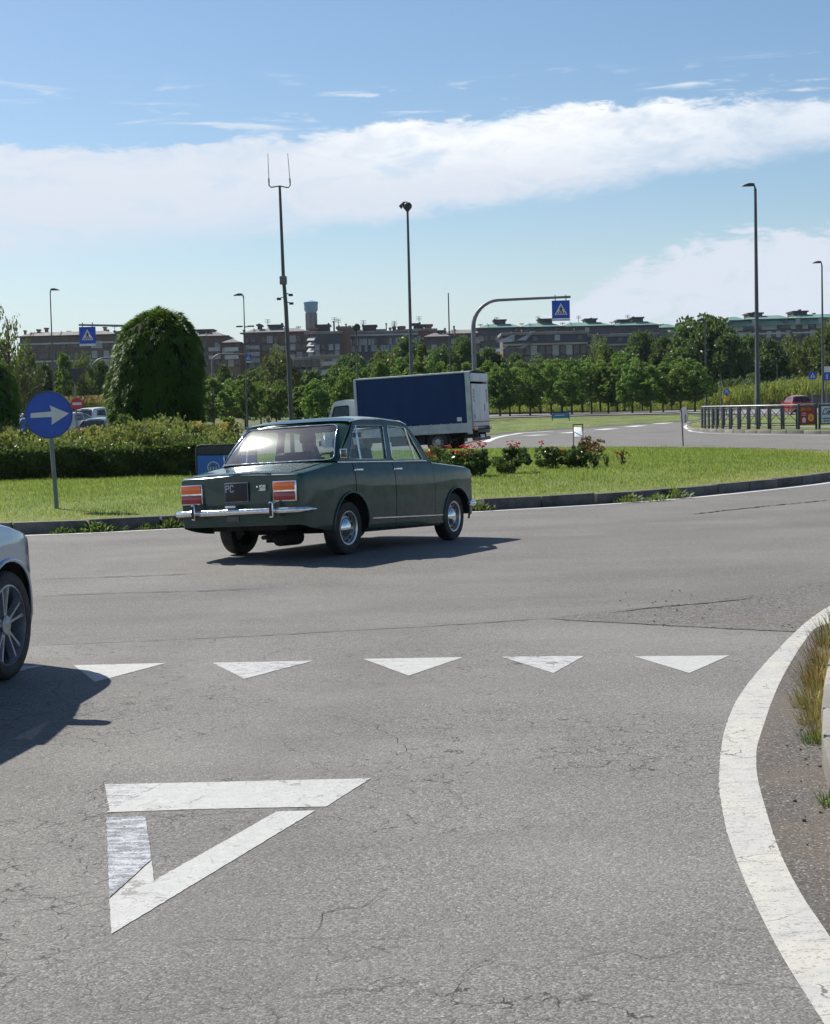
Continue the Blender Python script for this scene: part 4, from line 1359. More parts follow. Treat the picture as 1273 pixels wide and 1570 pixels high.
# bumper, overriders, plate lamp
with gpart('rear_bumper', M_chrome) as m:
    P_ = [(-.70, -.805), (-.78, -.80), (-.85, -.78), (-.885, -.73), (-.915, -.60), (-.93, -.3), (-.935, 0), (-.93, .3), (-.915, .60), (-.885, .73), (-.85, .78), (-.78, .80), (-.70, .805)]
    P_ = [tuple(q) for q in resample(catmull([Vector(q) for q in P_], n=6), .05)]
    pr = [(-.012, -.029), (-.002, -.036), (.012, -.029), (.020, -.010), (.020, .010), (.010, .028), (-.006, .034), (-.014, .028)]
    V = []
    for i, (x, y) in enumerate(P_):
        a = Vector(P_[max(i - 1, 0)]); b = Vector(P_[min(i + 1, len(P_) - 1)]); t = (b - a).normalized(); nn_ = Vector((-t.y, t.x))
        tp = min(1, .35 + min(i, len(P_) - 1 - i) * .25)
        for d_, h_ in pr: V.append((x + nn_.x * d_, y + nn_.y * d_, .487 + h_ * tp * .88))
    k_ = len(pr)
    m.add(V, [(i * k_ + j, i * k_ + (j + 1) % k_, (i + 1) * k_ + (j + 1) % k_, (i + 1) * k_ + j) for i in range(len(P_) - 1) for j in range(k_)])
for s in (1, -1):
    with gpart('overrider', [M_chrome, M_black]) as m:
        m.rbox((-.955, s * .475, .499), (.075, .05, .165), .018)
        m.rbox((-.996, s * .475, .499), (.012, .026, .13), .004, 1)
with gpart('plate_lamp', M_chrome) as m: m.rbox((-.94, .03, .540), (.05, .13, .025), .008)
with gpart('tow_plate', mat('dull_plate', (.10, .10, .11), .4, metal=.6)) as m: m.rbox((-.86, .07, .415), (.02, .15, .06), .006)
with gpart('number_plate', [mat('plate_black', (.010, .010, .014), .4), mat('plate_rim', (.20, .21, .24), .4)]) as m:
    m.rbox((-.878, .005, .682), (.012, .285, .195), .006, 1); m.rbox((-.883, .005, .682), (.012, .270, .180), .004, 0)
M_platetext = mat('plate_white', (.55, .57, .60), .5)

GLYPH = {'P': [[(0, 0), (0, 1), (.6, 1), (.7, .9), (.7, .6), (.6, .5), (0, .5)]], 'C': [[(.7, .85), (.6, 1), (.1, 1), (0, .85), (0, .15), (.1, 0), (.6, 0), (.7, .15)]],
         '1': [[(.1, .8), (.35, 1), (.35, 0)]], '2': [[(0, .85), (.1, 1), (.6, 1), (.7, .85), (.7, .6), (0, 0), (.7, 0)]],
         '8': [[(.15, .5), (0, .65), (0, .9), (.1, 1), (.6, 1), (.7, .9), (.7, .65), (.55, .5), (.15, .5), (0, .35), (0, .1), (.1, 0), (.6, 0), (.7, .1), (.7, .35), (.55, .5)]],
         'a': [[(.1, .62), (.2, .7), (.5, .7), (.6, .6), (.6, 0)], [(.6, .4), (.1, .38), (0, .25), (0, .1), (.1, 0), (.5, 0), (.6, .12)]], 'r': [[(0, 0), (0, .7)], [(0, .5), (.2, .7), (.45, .7)]],
         's': [[(.55, .6), (.45, .7), (.1, .7), (0, .55), (.1, .4), (.5, .32), (.6, .18), (.5, 0), (.1, 0), (0, .1)]],
         'm': [[(0, 0), (0, .7)], [(0, .55), (.15, .7), (.35, .7), (.45, .55), (.45, 0)], [(.45, .55), (.6, .7), (.8, .7), (.9, .55), (.9, 0)]],
         'i': [[(.1, 0), (.1, .7)], [(.1, .9), (.1, 1)]], 'o': [[(.1, 0), (0, .15), (0, .55), (.1, .7), (.5, .7), (.6, .55), (.6, .15), (.5, 0), (.1, 0)]], 'n': [[(0, 0), (0, .7)], [(0, .5), (.15, .7), (.45, .7), (.58, .55), (.58, 0)]],
         't': [[(.2, 1), (.2, .1), (.3, 0), (.5, 0)], [(0, .7), (.45, .7)]], 'e': [[(0, .35), (.6, .35), (.6, .55), (.5, .7), (.1, .7), (0, .55), (0, .15), (.1, 0), (.5, 0), (.6, .1)]], ' ': []}
def text_strokes(mb, txt, fn, h, w=None, th=.12, gap=.35, mi=0):
    """stroke lettering: fn(u, v) -> point; h letter height"""
    w = w or h; x = 0
    for ch in txt:
        mx = 0
        for st in GLYPH[ch]:
            for (a0, b0), (a1, b1) in zip(st, st[1:]):
                A = Vector((x + a0 * w, b0 * h)); B = Vector((x + a1 * w, b1 * h)); d = (B - A).normalized() * th * h * .5; n = Vector((-d.y, d.x))
                q = [A - d - n, B + d - n, B + d + n, A - d + n]
                mb.add([fn(p_.x, p_.y) for p_ in q], [(0, 1, 2, 3)], mi)
                mx = max(mx, a0, a1)
        x += (mx + gap) * w if ch != ' ' else .5 * w
    return x
plate = [o for o in kids(g_root) if o.name.startswith('number_plate')][0]
with gpart('plate_lettering', M_platetext, plate, 0) as m:
    text_strokes(m, 'PC', lambda u_, v_: (-.8905, .125 - u_, .690 + v_), .062, .052, .16)
with gpart('badge', M_chrome, g_root, 0) as m:
    text_strokes(m, '128', lambda u_, v_: (-.880, -.275 - u_, .705 + v_), .036, .030, .22, .28)
    m.box((-.880, -.25, .73), (.006, .02, .016)); m.box((-.880, -.31, .694), (.006, .08, .006))
for q in ((-.50, .30, .938), (-.50, -.42, .928)):
    with gpart('boot_buffer', M_chrome) as m: m.rbox(q, (.016, .016, .012), .004)
# side trims
for s in (1, -1):
    with gpart('sill_strip', M_chrome) as m:
        m.tube([(x, s * (sinterp(GS['w'], x) * interp(GS['prof'], .32) + .006), .350 - (x - .44) * .015) for x in np.linspace(.44, 1.99, 10)], .011, 6)
    with gpart('belt_strip', M_chrome) as m:
        m.tube([(x, s * .735, .945) for x in np.linspace(-.12, 1.74, 12)], .006, 6)
    with gpart('quarter_badge', [M_chrome, M_green]) as m:
        m.rbox((.0, s * .731, 1.035), (.125, .008, .095), .003, 0); m.rbox((.0, s * .7325, 1.035), (.110, .008, .080), .002, 1)
    with gpart('front_bumper_end', M_chrome) as m:
        m.tube([(2.62, s * .80, .44), (2.74, s * .795, .44), (2.84, s * .74, .44)], [.02, .038, .038], 8)
    with gpart('head_lamp', [M_chrome, M_clearlens]) as m:
        m.lathe([(.095, 2.82), (.095, 2.86), (.08, 2.875)], c=(0, s * .60, .66), axis='X', n=20); m.lathe([(.08, 2.86), (.05, 2.89), (0, 2.895)], c=(0, s * .60, .66), axis='X', n=20, mi=1)
with gpart('front_bumper', M_chrome) as m:
    m.tube([(2.84, -.74, .44), (2.885, -.5, .44), (2.90, 0, .44), (2.885, .5, .44), (2.84, .74, .44)], .038, 8)
with gpart('grille', M_black) as m:
    m.rbox((2.845, 0, .64), (.03, .92, .17), .01)
    for k in range(6): m.box((2.86, 0, .57 + k * .028), (.012, .90, .006))
for s in (1, -1):
    for xx in (.14, .952, 1.832):
        with gpart('door_gap', M_gap) as m:
            m.tube([(xx, s * (sinterp(GS['w'], xx) * interp(GS['prof'], z) - .004), z) for z in np.linspace(.62 if xx < .2 else .36, .93, 8)], .006, 4)
with gpart('door_mirror', M_chrome) as m:
    m.rbox((1.56, .80, 1.0), (.05, .12, .09), .02); m.cyl((1.58, .74, .95), (1.57, .80, .98), .01)

# ------------------------------------------------------------------ a person
def skin_body(name, joints, edges, radii, m_, parent, sub=1):
    me = bpy.data.meshes.new(name); me.from_pydata(joints, edges, []); o = link(name, me)
    sm = o.modifiers.new('Skin', 'SKIN'); ss_ = o.modifiers.new('Subsurf', 'SUBSURF'); ss_.levels = sub; ss_.render_levels = sub
    for i, r in enumerate(radii):
        v = me.skin_vertices[0].data[i]; v.radius = r if isinstance(r, tuple) else (r, r); v.use_root = (i == 0)
    dg = bpy.context.evaluated_depsgraph_get()
    m2 = bpy.data.meshes.new_from_object(o.evaluated_get(dg)); bpy.data.objects.remove(o)
    m2.materials.clear(); m2.materials.append(m_)
    m2.polygons.foreach_set('use_smooth', [True] * len(m2.polygons))
    return link(name, m2, parent)
def seated_person(label, loc, rz, wheel=True):
    """seated facing +X, pelvis at the origin"""
    r = thing('person', label, 'person', loc, rz)
    J = [(0, 0, .10), (-.03, 0, .28), (-.06, 0, .46), (-.05, 0, .55), (-.03, 0, .62),          # spine to neck
         (-.05, .19, .49), (.12, .25, .27), (.36, .17, .33), (.43, .13, .35), (-.05, -.19, .49), (.12, -.25, .27), (.36, -.17, .33), (.43, -.13, .35),
         (.08, .10, .08), (.46, .13, .13), (.52, .13, -.26), (.08, -.10, .08), (.46, -.13, .13), (.52, -.13, -.26), (.64, .13, -.30), (.64, -.13, -.30)]
    E_ = [(0, 1), (1, 2), (2, 3), (3, 4), (2, 5), (5, 6), (6, 7), (7, 8), (2, 9), (9, 10), (10, 11), (11, 12), (0, 13), (13, 14), (14, 15), (0, 16), (16, 17), (17, 18), (15, 19), (18, 20)]
    R_ = [(.15, .12), (.14, .11), (.15, .11), .06, .055, .065, .05, .04, .035, .065, .05, .04, .035, .09, .07, .05, .09, .07, .05, .045, .045]
    skin_body('body', J, E_, R_, M_cloth, r)
    h = MB()
    def head(u_, v_):
        a, b = u_ * 2 * pi, v_ * pi
        x, y, z = sin(b) * cos(a), sin(b) * sin(a), cos(b)
        k = 1 + .10 * max(0, x) * max(0, -z)            # chin
        q = Vector((x * .098 * k, y * .076 * (1 - .18 * max(0, -z)), z * .122))
        if x > .8 and abs(y) < .25 and -.35 < z < .12: q.x += .022    # nose
        return q + Vector((-.01, 0, .73))
    h.grid(head, 24, 16)
    for s in (1, -1): h.rbox((-.01, s * .080, .72), (.035, .018, .055), .006)
    h.tube([(-.03, 0, .58), (-.02, 0, .66)], [.056, .05], 12)
    h.rbox((.094, 0, .675), (.012, .045, .010), .003)
    h.build('head', M_skin, r, 70)
    hh = MB()
    hh.grid(lambda u_, v_: Vector((-.022, 0, .742)) + Vector((sin(v_ * 1.9) * cos(u_ * 2 * pi) * .104 - .006, sin(v_ * 1.9) * sin(u_ * 2 * pi) * .087, cos(v_ * 1.9) * .122)), 24, 10)
    hh.v = [v for v in hh.v]
    hh.build('hair', M_hair, r, 70)
    return r
cy_, sy_ = cos(GYAW), sin(GYAW)
def in_green(x, y, z):
    q = TILT @ Vector((x, y, z)); return (GX + q.x * cy_ - q.y * sy_, GY + q.x * sy_ + q.y * cy_, q.z)
seated_person('dark-haired driver in dark clothes seen through the rear window of the green saloon', in_green(.98, .33, .50), GYAW)

# ------------------------------------------------------------------ modern hatchbacks
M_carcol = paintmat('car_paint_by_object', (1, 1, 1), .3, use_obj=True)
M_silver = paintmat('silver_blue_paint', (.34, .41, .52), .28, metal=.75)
M_alloy = mat('alloy_wheel', (.30, .31, .34), .38, metal=.75, var=.12, vs=30)
M_dglass = glassmat('dark_car_glass', (.25, .29, .30), .03)
def hatch_spec(sc=1.0, tall=0.0):
    return dict(ends=(-.72, 3.28), axles=(0, 2.55), arch=.375, archz=.325, track=1.53, tyre=.322, tw=.205, rim=.238, floor=.17, spin=.35,
        zb=[(-.72, .32), (-.5, .24), (.3, .20), (2.2, .20), (3.0, .22), (3.28, .30)],
        zs=[(-.72, .93), (-.4, 1.0), (0, 1.01), (1.2, .98), (2.0, .965), (2.45, .93), (2.85, .845), (3.10, .745), (3.28, .62)],
        w=[(-.72, .72), (-.55, .82), (0, .87), (2.5, .875), (2.80, .865), (3.0, .81), (3.15, .70), (3.28, .50)],
        prof=[(.2, .95), (.35, .99), (.6, 1.0), (.8, .99), (.92, .96), (1.05, .93)], endIn=.03, endR=.08, crown=.05, hole=(-.35, 1.9), cuts=(.78, .785, 1.95, 1.955),
        doors=(('rear', .0, .782), ('front', .782, 1.952)), doorz=.0, hz=.86, hdl=.08, bulge=.03, lip=.012,
        glassy=[(.9, .815), (1.0, .795), (1.3, .69), (1.42, .63), (1.5, .58)],
        gh_outer=[(-.60, .96), (-.42, 1.28), (-.30, 1.41), (.6, 1.46), (1.0, 1.445), (1.30, 1.39), (2.15, .94), (1, .96), (0, .97)],
        wins=[[(-.22, 1.04), (.74, 1.01), (.74, 1.38), (-.05, 1.345)], [(.82, 1.01), (1.92, .985), (1.33, 1.30), (1.08, 1.375), (.82, 1.385)]],
        wr=.06, roofx=(-.38, 1.26), roof_edge=[(-.38, 1.36), (-.1, 1.41), (.6, 1.45), (1.0, 1.435), (1.26, 1.39)], roof_c=[(-.38, 1.42), (-.1, 1.47), (.6, 1.51), (1.0, 1.49), (1.26, 1.43)],
        rear=((-.62, .97, .78), (-.38, 1.385, .64), .05, (.07, .08, .10, .08)), front=((2.16, .94, .80), (1.26, 1.405, .64), .10, (.05, .04, .06, .05)),
        seats=[(1.0, .36), (1.0, -.36)], bench=.12, dash=1.75, mir=(1.35, 1.32))
def hatch_extras(root, T, S, paint, red=M_redlens):
    def hp(name, mats, fn, deg=45):
        m = MB(); m.T = T; fn(m); return m.build(name, mats, root, deg)
    for s in (1, -1):
        hp('tail_lamp', [red, M_clearlens], lambda m: (m.rbox((-.73, s * .66, .86), (.06, .13, .26), .02), m.rbox((-.745, s * .66, .80), (.06, .11, .06), .015, 1)))
        hp('headlight', [M_clearlens, M_black], lambda m: (m.rbox((3.02, s * .62, .70), (.30, .24, .13), .05, R=Matrix.Rotation(-s * .55, 3, 'Z')),))
        mr = hp('door_mirror', paint, lambda m: (m.rbox((1.78, s * .975, 1.03), (.12, .23, .13), .045), m.rbox((1.82, s * .86, .985), (.07, .16, .05), .015)))
    hp('rear_plate', [mat('plate_pale', (.62, .62, .60), .5)], lambda m: m.rbox((-.755, 0, .78), (.02, .50, .11), .005))
    hp('rear_bumper', M_black, lambda m: m.rbox((-.74, 0, .38), (.06, 1.2, .12), .02))
    hp('grille', M_black, lambda m: m.rbox((3.27, 0, .42), (.05, .86, .20), .02))
SV_YAW = radians(80)
sv_r = thing('silver_car', 'silver-blue car cut by the left edge, only its front wheel and wing in view', 'car', (-3.672, 6.90, 0), SV_YAW)
HS = hatch_spec(); HS2 = hatch_spec(); IDT = Matrix.Identity(4)
HS2.update(front=((2.32, .95, .80), (1.46, 1.46, .65), .10, (.05, .04, .06, .05)), roofx=(-.38, 1.46), roof_edge=[(-.38, 1.36), (-.1, 1.43), (.6, 1.49), (1.1, 1.485), (1.46, 1.445)], roof_c=[(-.38, 1.42), (-.1, 1.49), (.6, 1.56), (1.1, 1.55), (1.46, 1.48)],
    gh_outer=[(-.60, .96), (-.42, 1.28), (-.30, 1.41), (.6, 1.50), (1.1, 1.495), (1.50, 1.44), (2.31, .95), (1, .96), (0, .97)], wins=[[(-.22, 1.04), (.74, 1.01), (.74, 1.40), (-.05, 1.36)], [(.82, 1.01), (2.05, .99), (1.50, 1.33), (1.20, 1.415), (.82, 1.42)]])
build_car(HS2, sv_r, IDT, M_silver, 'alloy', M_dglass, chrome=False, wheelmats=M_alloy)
hatch_extras(sv_r, IDT, HS2, M_silver)

# far cars: one hatchback built small, copied in the colours of the photograph
hb = thing('red_hatchback', 'small red hatchback driving away on the road behind the metal barrier', 'car', tuple(base(1226.5, 121)), radians(93), None)
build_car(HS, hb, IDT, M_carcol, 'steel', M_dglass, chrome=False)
hatch_extras(hb, IDT, HS, M_carcol)
hb_tree = [(c_, kids(c_)) for c_ in kids(hb)]
for c_, gs in hb_tree:
    c_.color = (.30, .018, .02, 1)
    for g_ in gs: g_.color = (.30, .018, .02, 1)
hb.scale = (.9, .9, .98)
for px, Y, rz, colr, sc_, lab in ((137, 100, 62, (.62, .62, .62, 1), (1, 1, 1.12), 'tall white parked car right of the no-entry sign'),
        (157, 106, 80, (.16, .02, .025, 1), (1, 1, 1), 'dark red parked car behind the white one beside the big clipped shrub'),
        (149, 76, 75, (.13, .17, .16, 1), (.95, .95, .95), 'grey-green parked car just above the hedge left of the big clipped shrub'),
        (36, 98, 40, (.60, .61, .62, 1), (1, 1, .95), 'white parked car left of the blue arrow sign'),
        (28, 80, 55, (.06, .11, .24, 1), (.95, .95, .95), 'blue parked car above the hedge at the left edge'),
        (100, 92, 70, (.40, .41, .42, 1), (1, 1, 1), 'pale grey parked car mostly hidden behind the blue arrow sign')):
    dup(hb, tuple(base(px, Y)), radians(rz), lab, 'cars parked beyond the hedge', hb_tree, colr, sc_)['category'] = 'car'

# ------------------------------------------------------------------ the blue curtain-side lorry
TRY = radians(161.3)
tr = thing('curtain_side_lorry', 'small lorry with navy blue curtain side and white cab crossing behind the green car', 'lorry', (1.20, 57.9, zg(.9, 57.8)), TRY)
TT = Matrix.Translation((0, 0, .34)) @ Matrix.Rotation(radians(2.0), 4, 'Y') @ Matrix.Translation((0, 0, -.4))
M_curt, N, p = newmat('navy_curtain')
tcn = N.n('ShaderNodeTexCoord').outputs['Object']
c = N.mix(N.ss(N.noise(N.mapping(tcn, (1, 1, .3)), 2.0, 4, .6), .3, .7), (.008, .028, .100), (.011, .036, .125))
N.put(p.inputs['Base Color'], c); p.inputs['Roughness'].default_value = .6; p.inputs['Specular IOR Level'].default_value = .2
N.put(p.inputs['Normal'], N.bump(N.noise(N.mapping(tcn, (2.4, 1, .35)), 1.4, 3), .15, .05))
M_trwhite = mat('lorry_white', (.60, .62, .64), .4, var=.12, vs=2)
M_trframe = mat('lorry_frame', (.42, .46, .48), .45, var=.15, vs=3)
M_trdoor = mat('lorry_tail_lift', (.66, .65, .64), .5, var=.12, vs=1.5)
M_redw = mat('warning_red', (.45, .03, .02), .5)
M_tarp = mat('roof_tarp', (.55, .57, .60), .5)
def tp(name, mats, fn, parent=tr, deg=45):
    m = MB(); m.T = TT; fn(m); return m.build(name, mats, parent, deg)
XL, XF, HW = -1.32, 3.0, 1.12
for s in (1, -1):
    cu = tp('curtain', M_curt, lambda m: m.grid(lambda a, b: Vector((XL + .17 + (XF - XL - .22) * a, s * (HW + .012 + .004 * sin(a * 60) * (1 - abs(2 * b - 1))), 1.10 + 1.76 * b)), 120, 6), deg=80)
    tp('roof_rail', M_tarp, lambda m: m.rbox(((XL + XF) / 2, s * (HW - .01), 2.885), (XF - XL, .10, .05), .015))
    tp('side_board', M_trframe, lambda m: (m.rbox(((XL + XF) / 2, s * (HW + .006), .925), (XF - XL - .12, .05, .33), .012), m.rbox(((XL + XF) / 2, s * (HW + .03), .93), (XF - XL - .14, .02, .02), .006)))
    tp('rear_post', M_trframe, lambda m: m.rbox((XL + .06, s * (HW - .01), 1.80), (.16, .14, 2.2), .02))
    tp('front_post', M_trframe, lambda m: m.rbox((XF - .03, s * (HW - .01), 1.80), (.10, .12, 2.1), .02))
    for k in range(11):
        xx = XL + .35 + k * .38
        tp('curtain_buckle', M_trframe, lambda m: m.box((xx, s * (HW + .035), 1.06), (.035, .02, .12)))
    tp('tail_light', [M_redlens, M_amber], lambda m: (m.rbox((XL - .10, s * .86, .88), (.05, .16, .12), .01), m.rbox((XL - .10, s * 1.0, .88), (.05, .12, .12), .01, 1)))
    tp('mudguard', M_black, lambda m: m.add([(.0 + .48 * cos(a), s * yy, .42 + .48 * sin(a)) for a in [pi * k / 12 for k in range(13)] for yy in (.72, 1.12)], [(2 * k, 2 * k + 1, 2 * k + 3, 2 * k + 2) for k in range(12)]))
lbl = tp('white_label', M_trwhite, lambda m: m.box((XL + .42, HW + .032, 1.24), (.17, .006, .14)))
tp('box_roof', M_tarp, lambda m: m.grid(lambda a, b: Vector((XL + (XF - XL) * a, -HW + 2 * HW * b, 2.90 + .05 * sin(pi * b))), 4, 10), deg=80)
tp('front_wall', M_trframe, lambda m: m.box((XF, 0, 1.9), (.05, 2 * HW - .12, 2.0)))
tp('load_floor', M_trframe, lambda m: m.box(((XL + XF) / 2, 0, .93), (XF - XL - .2, 2 * HW - .1, .12)))
tp('tail_lift', [M_trdoor, M_trframe, M_redw, M_trwhite, M_black], lambda m: (m.rbox((XL - .03, 0, 1.72), (.05, 1.98, 1.50), .01, 0), m.rbox((XL - .01, 0, 2.70), (.10, 2.1, .30), .02, 3),
    m.box((XL - .062, 0, 1.12), (.02, 1.98, .035), 2),
    *[m.box((XL - .060, s * .80, 1.86 + q * .12), (.012, .15, .05), 2, Matrix.Rotation(s * .7, 3, 'X')) for s in (1, -1) for q in range(4)],
    *[m.box((XL - .058, s * .80, 1.80 + q * .12 + .0), (.010, .15, .05), 3, Matrix.Rotation(s * .7, 3, 'X')) for s in (1, -1) for q in range(4)],
    m.box((XL - .06, -.50, 1.62), (.012, .04, .26), 4, Matrix.Rotation(.15, 3, 'X')), m.box((XL - .06, .82, 1.30), (.012, .06, .16), 4)))
tp('underrun_bar', [M_black, M_redlens, M_trwhite], lambda m: (m.rbox((XL - .02, 0, .52), (.10, 2.0, .12), .01), m.box((XL + .2, .5, .7), (.5, .06, .3)), m.box((XL + .2, -.5, .7), (.5, .06, .3)),
    m.box((XL - .09, .1, .60), (.02, .5, .12), 2), m.rbox((XL - .07, 0, .78), (.12, 1.5, .10), .01)))
tp('chassis', M_under, lambda m: (m.box((1.8, .38, .66), (6.0, .08, .2)), m.box((1.8, -.38, .66), (6.0, .08, .2)), m.rbox((1.4, .72, .58), (.8, .4, .36), .04), m.rbox((1.4, -.72, .58), (.6, .4, .36), .04), m.cyl((0, -.8, .42), (0, .8, .42), .09), m.box((.55, .8, .55), (.35, .35, .3))))
def cab(m):
    prof = [(3.06, .55), (4.2, .50), (4.44, .52), (4.48, .80), (4.42, 1.05), (4.24, 1.28), (3.98, 2.04), (3.88, 2.15), (3.5, 2.20), (3.06, 2.16)]
    win = [(3.34, 1.34), (4.08, 1.34), (3.90, 1.96), (3.34, 1.98)]
    for s in (1, -1):
        m.poly(subdiv(prof, .3), [roundpoly(win, .06)], lambda x, z: (x, s * (.99 - max(0, z - 1.3) * .12), z), depth=(0, -s * .05, 0))
    V = []; 
    for x, z in prof: V += [(x, .99 - max(0, z - 1.3) * .12, z), (x, -(.99 - max(0, z - 1.3) * .12), z)]
    n = len(prof)
    m.add(V, [(2 * i, 2 * ((i + 1) % n), 2 * ((i + 1) % n) + 1, 2 * i + 1) for i in range(n) if i != 5])
cb = tp('cab', M_trwhite, cab, deg=30)
for s in (1, -1):
    tp('cab_window', M_dglass, lambda m: m.poly([(3.34, 1.34), (4.08, 1.34), (3.90, 1.96), (3.34, 1.98)], (), lambda x, z: (x, s * (.97 - max(0, z - 1.3) * .12), z)), cb, 0)
    tp('window_frame', M_black, lambda m: m.tube([(x, s * (.995 - max(0, z - 1.3) * .12), z) for x, z in roundpoly([(3.34, 1.34), (4.08, 1.34), (3.90, 1.96), (3.34, 1.98)], .06)], .02, 5, closed=True), cb)
    tp('door_mirror', M_black, lambda m: (m.rbox((4.10, s * 1.18, 1.62), (.08, .16, .34), .03), m.cyl((4.04, s * .96, 1.75), (4.1, s * 1.15, 1.75), .015)), cb)
tp('windscreen', M_dglass, lambda m: m.poly([(-.86, 0), (.86, 0), (.80, 1), (-.80, 1)], (), lambda a, b: (4.25 - .26 * b, a, 1.28 + .78 * b)), cb, 0)
tp('cab_seat', M_seat, lambda m: (m.rbox((3.45, .5, 1.3), (.15, .5, .8), .05), m.rbox((3.45, -.4, 1.2), (.15, .9, .6), .05)), cb)
for xa, tw_ in ((0, .0), (3.62, .0)):
    for s in (1, -1):
        w_ = wheel_parts(tr, (xa, s * .92, .41), s, .41, .24, .22, 'steel', mats=M_rimgrey)

# ================================================================== SIGNS, POLES
M_galv = mat('galvanised_steel', (.17, .18, .19), .5, metal=.3, var=.18, vs=3)
M_pole = mat('lamp_post_steel', (.085, .09, .095), .55, metal=.2, var=.15, vs=1)
M_dark = mat('dark_metal', (.035, .037, .042), .5, var=.2)
M_blue = mat('sign_blue', (.012, .07, .42), .38, var=.10, vs=3)
M_blue2 = mat('panel_blue', (.02, .13, .50), .4, var=.08)
M_signwhite = mat('sign_white', (.62, .63, .62), .45, var=.10, vs=5)
M_signgrey = mat('sign_back', (.20, .21, .22), .5, metal=.3)
M_signred = mat('sign_red', (.48, .03, .035), .45, var=.1)
M_yellow = mat('sign_yellow', (.75, .42, .02), .45)

def sign_post(mb, x, y, z0, z1, r=.03, lean=0.0):
    mb.cyl((x, y, z0), (x + lean, y, z1), r, n=12)
# blue arrow sign on the island
q = G(87.5, 780); top_ = at(78.2, 668, q.y); c0 = at(75, 636, q.y - .04)
sg = thing('arrow_sign', 'round blue sign with a white arrow pointing right on a leaning grey post', 'road sign', q)
mb = MB(); mb.tube([(0, 0, -.1), (top_.x - q.x, 0, top_.z - q.z), (c0.x - q.x - .012, .0, c0.z - q.z + .2)], .034, 14); mb.build('post', M_galv, sg, 60)
cl = c0 - q
R_y = Matrix.Rotation(radians(3), 3, 'Z')
mb = MB(); mb.lathe([(0, -.012), (.335, -.012), (.345, .0), (.335, .012), (0, .012)], c=(cl.x, -.045, cl.z), axis='Y', n=64, R=R_y)
disc = mb.build('disc', M_blue, sg, 40)
mb = MB(); mb.lathe([(.345, -.014), (.352, -.014), (.352, .010), (.345, .012)], c=(cl.x, -.045, cl.z), axis='Y', n=64, R=R_y); mb.build('rim', M_galv, disc, 40)
aw = [(-.265, -.040), (.045, -.032), (.040, -.148), (.300, .012), (.020, .140), (.045, .050), (-.262, .030)]
mb = MB(); mb.poly(aw, (), lambda a, b: Vector((cl.x, -.0605, cl.z)) + R_y @ Vector((a, 0, b)), depth=(0, .0025, 0)); mb.build('arrow', M_signwhite, disc, 0)
mb = MB(); mb.rbox((cl.x + .01, -.012, cl.z - .12), (.10, .05, .03), .005); mb.rbox((cl.x + .01, -.012, cl.z + .12), (.10, .05, .03), .005); mb.build('bracket', M_galv, sg)

def crossing_face(mb, cx, y, cz, w, mi_b=0, mi_w=1, mi_k=2):
    """blue square, white triangle, walking figure on stripes; faces -Y"""
    h = w / 2
    mb.rbox((cx, y, cz), (w, .05, w), .012, mi_b)
    P_ = lambda a, b: (cx + a * w, y - .028, cz + b * w)
    mb.poly([(-.36, -.30), (.36, -.30), (0, .36)], (), P_, mi_w)
    P2 = lambda a, b: (cx + a * w, y - .031, cz + b * w)
    for k in range(5):
        mb.poly([(-.26 + k * .115, -.27), (-.20 + k * .115, -.27), (-.165 + k * .095, -.16), (-.215 + k * .095, -.16)], (), P2, mi_k)
    P3 = lambda a, b: (cx + a * w, y - .034, cz + b * w)
    mb.poly([(-.025, .12), (.025, .12), (.035, .16), (0, .195), (-.035, .16)], (), P3, mi_k)
    mb.poly([(-.045, .11), (.05, .11), (.055, -.03), (.13, -.20), (.08, -.22), (.0, -.06), (-.09, -.22), (-.13, -.19), (-.04, -.02)], (), P3, mi_k)
    mb.poly([(-.04, .10), (-.12, .0), (-.10, -.02), (-.02, .06)], (), P3, mi_k); mb.poly([(.04, .10), (.12, .02), (.10, -.0), (.03, .05)], (), P3, mi_k)
def gantry(label, px, Y, ytop, pxend, bend_px, sign=None, r0=.12, name='crossing_gantry', cat='road sign', yend=None):
    b = base(px, Y); hz_ = HZ - (px - 636.5) * math.tan(ROLL)
    ptop = at(px, ytop, Y); pend = at(pxend, yend if yend else ytop, Y)
    g_ = thing(name, label, cat, b)
    zt = ptop.z - b.z; L = pend.x - b.x; R_ = abs(bend_px) / FPX * Y; sgn = 1 if L > 0 else -1
    P_ = [(0, 0, -.2), (0, 0, (zt - R_) * .5), (0, 0, zt - R_)]
    for k in range(1, 8):
        a = k / 8 * pi / 2; P_.append((sgn * R_ * (1 - cos(a)), 0, zt - R_ + R_ * sin(a)))
    zend = pend.z - b.z
    P_ += [(sgn * R_, 0, zt), (L * .6, 0, zt + (zend - zt) * .5), (L, 0, zend)]
    rr = [r0 * (1 - .5 * i / (len(P_) - 1)) for i in range(len(P_))]
    mb = MB(); mb.tube(P_, rr, 12); mb.build('pole', M_galv, g_, 60)
    if sign:
        x0, x1, y0, y1 = sign
        A = at(x0, y0, Y); B = at(x1, y1, Y); w = B.x - A.x
        cx, cz = (A.x + B.x) / 2 - b.x, A.z - b.z - w / 2
        mb = MB(); crossing_face(mb, cx, -.08, cz, w); sf = mb.build('crossing_sign', [M_blue, M_signwhite, M_dark], g_, 30)
        mb = MB(); mb.rbox((cx, -.07, cz - w / 2 - .07), (w, .06, .12), .01); mb.build('lamp_strip', M_signwhite, sf)
        for q_ in (-.3, .3):
            mb = MB(); mb.cyl((cx + q_ * w, -.05, cz + w / 2 - .03), (cx + q_ * w, -.0, zend + .12), .025, n=8); mb.build('hanger', M_galv, g_)
    return g_
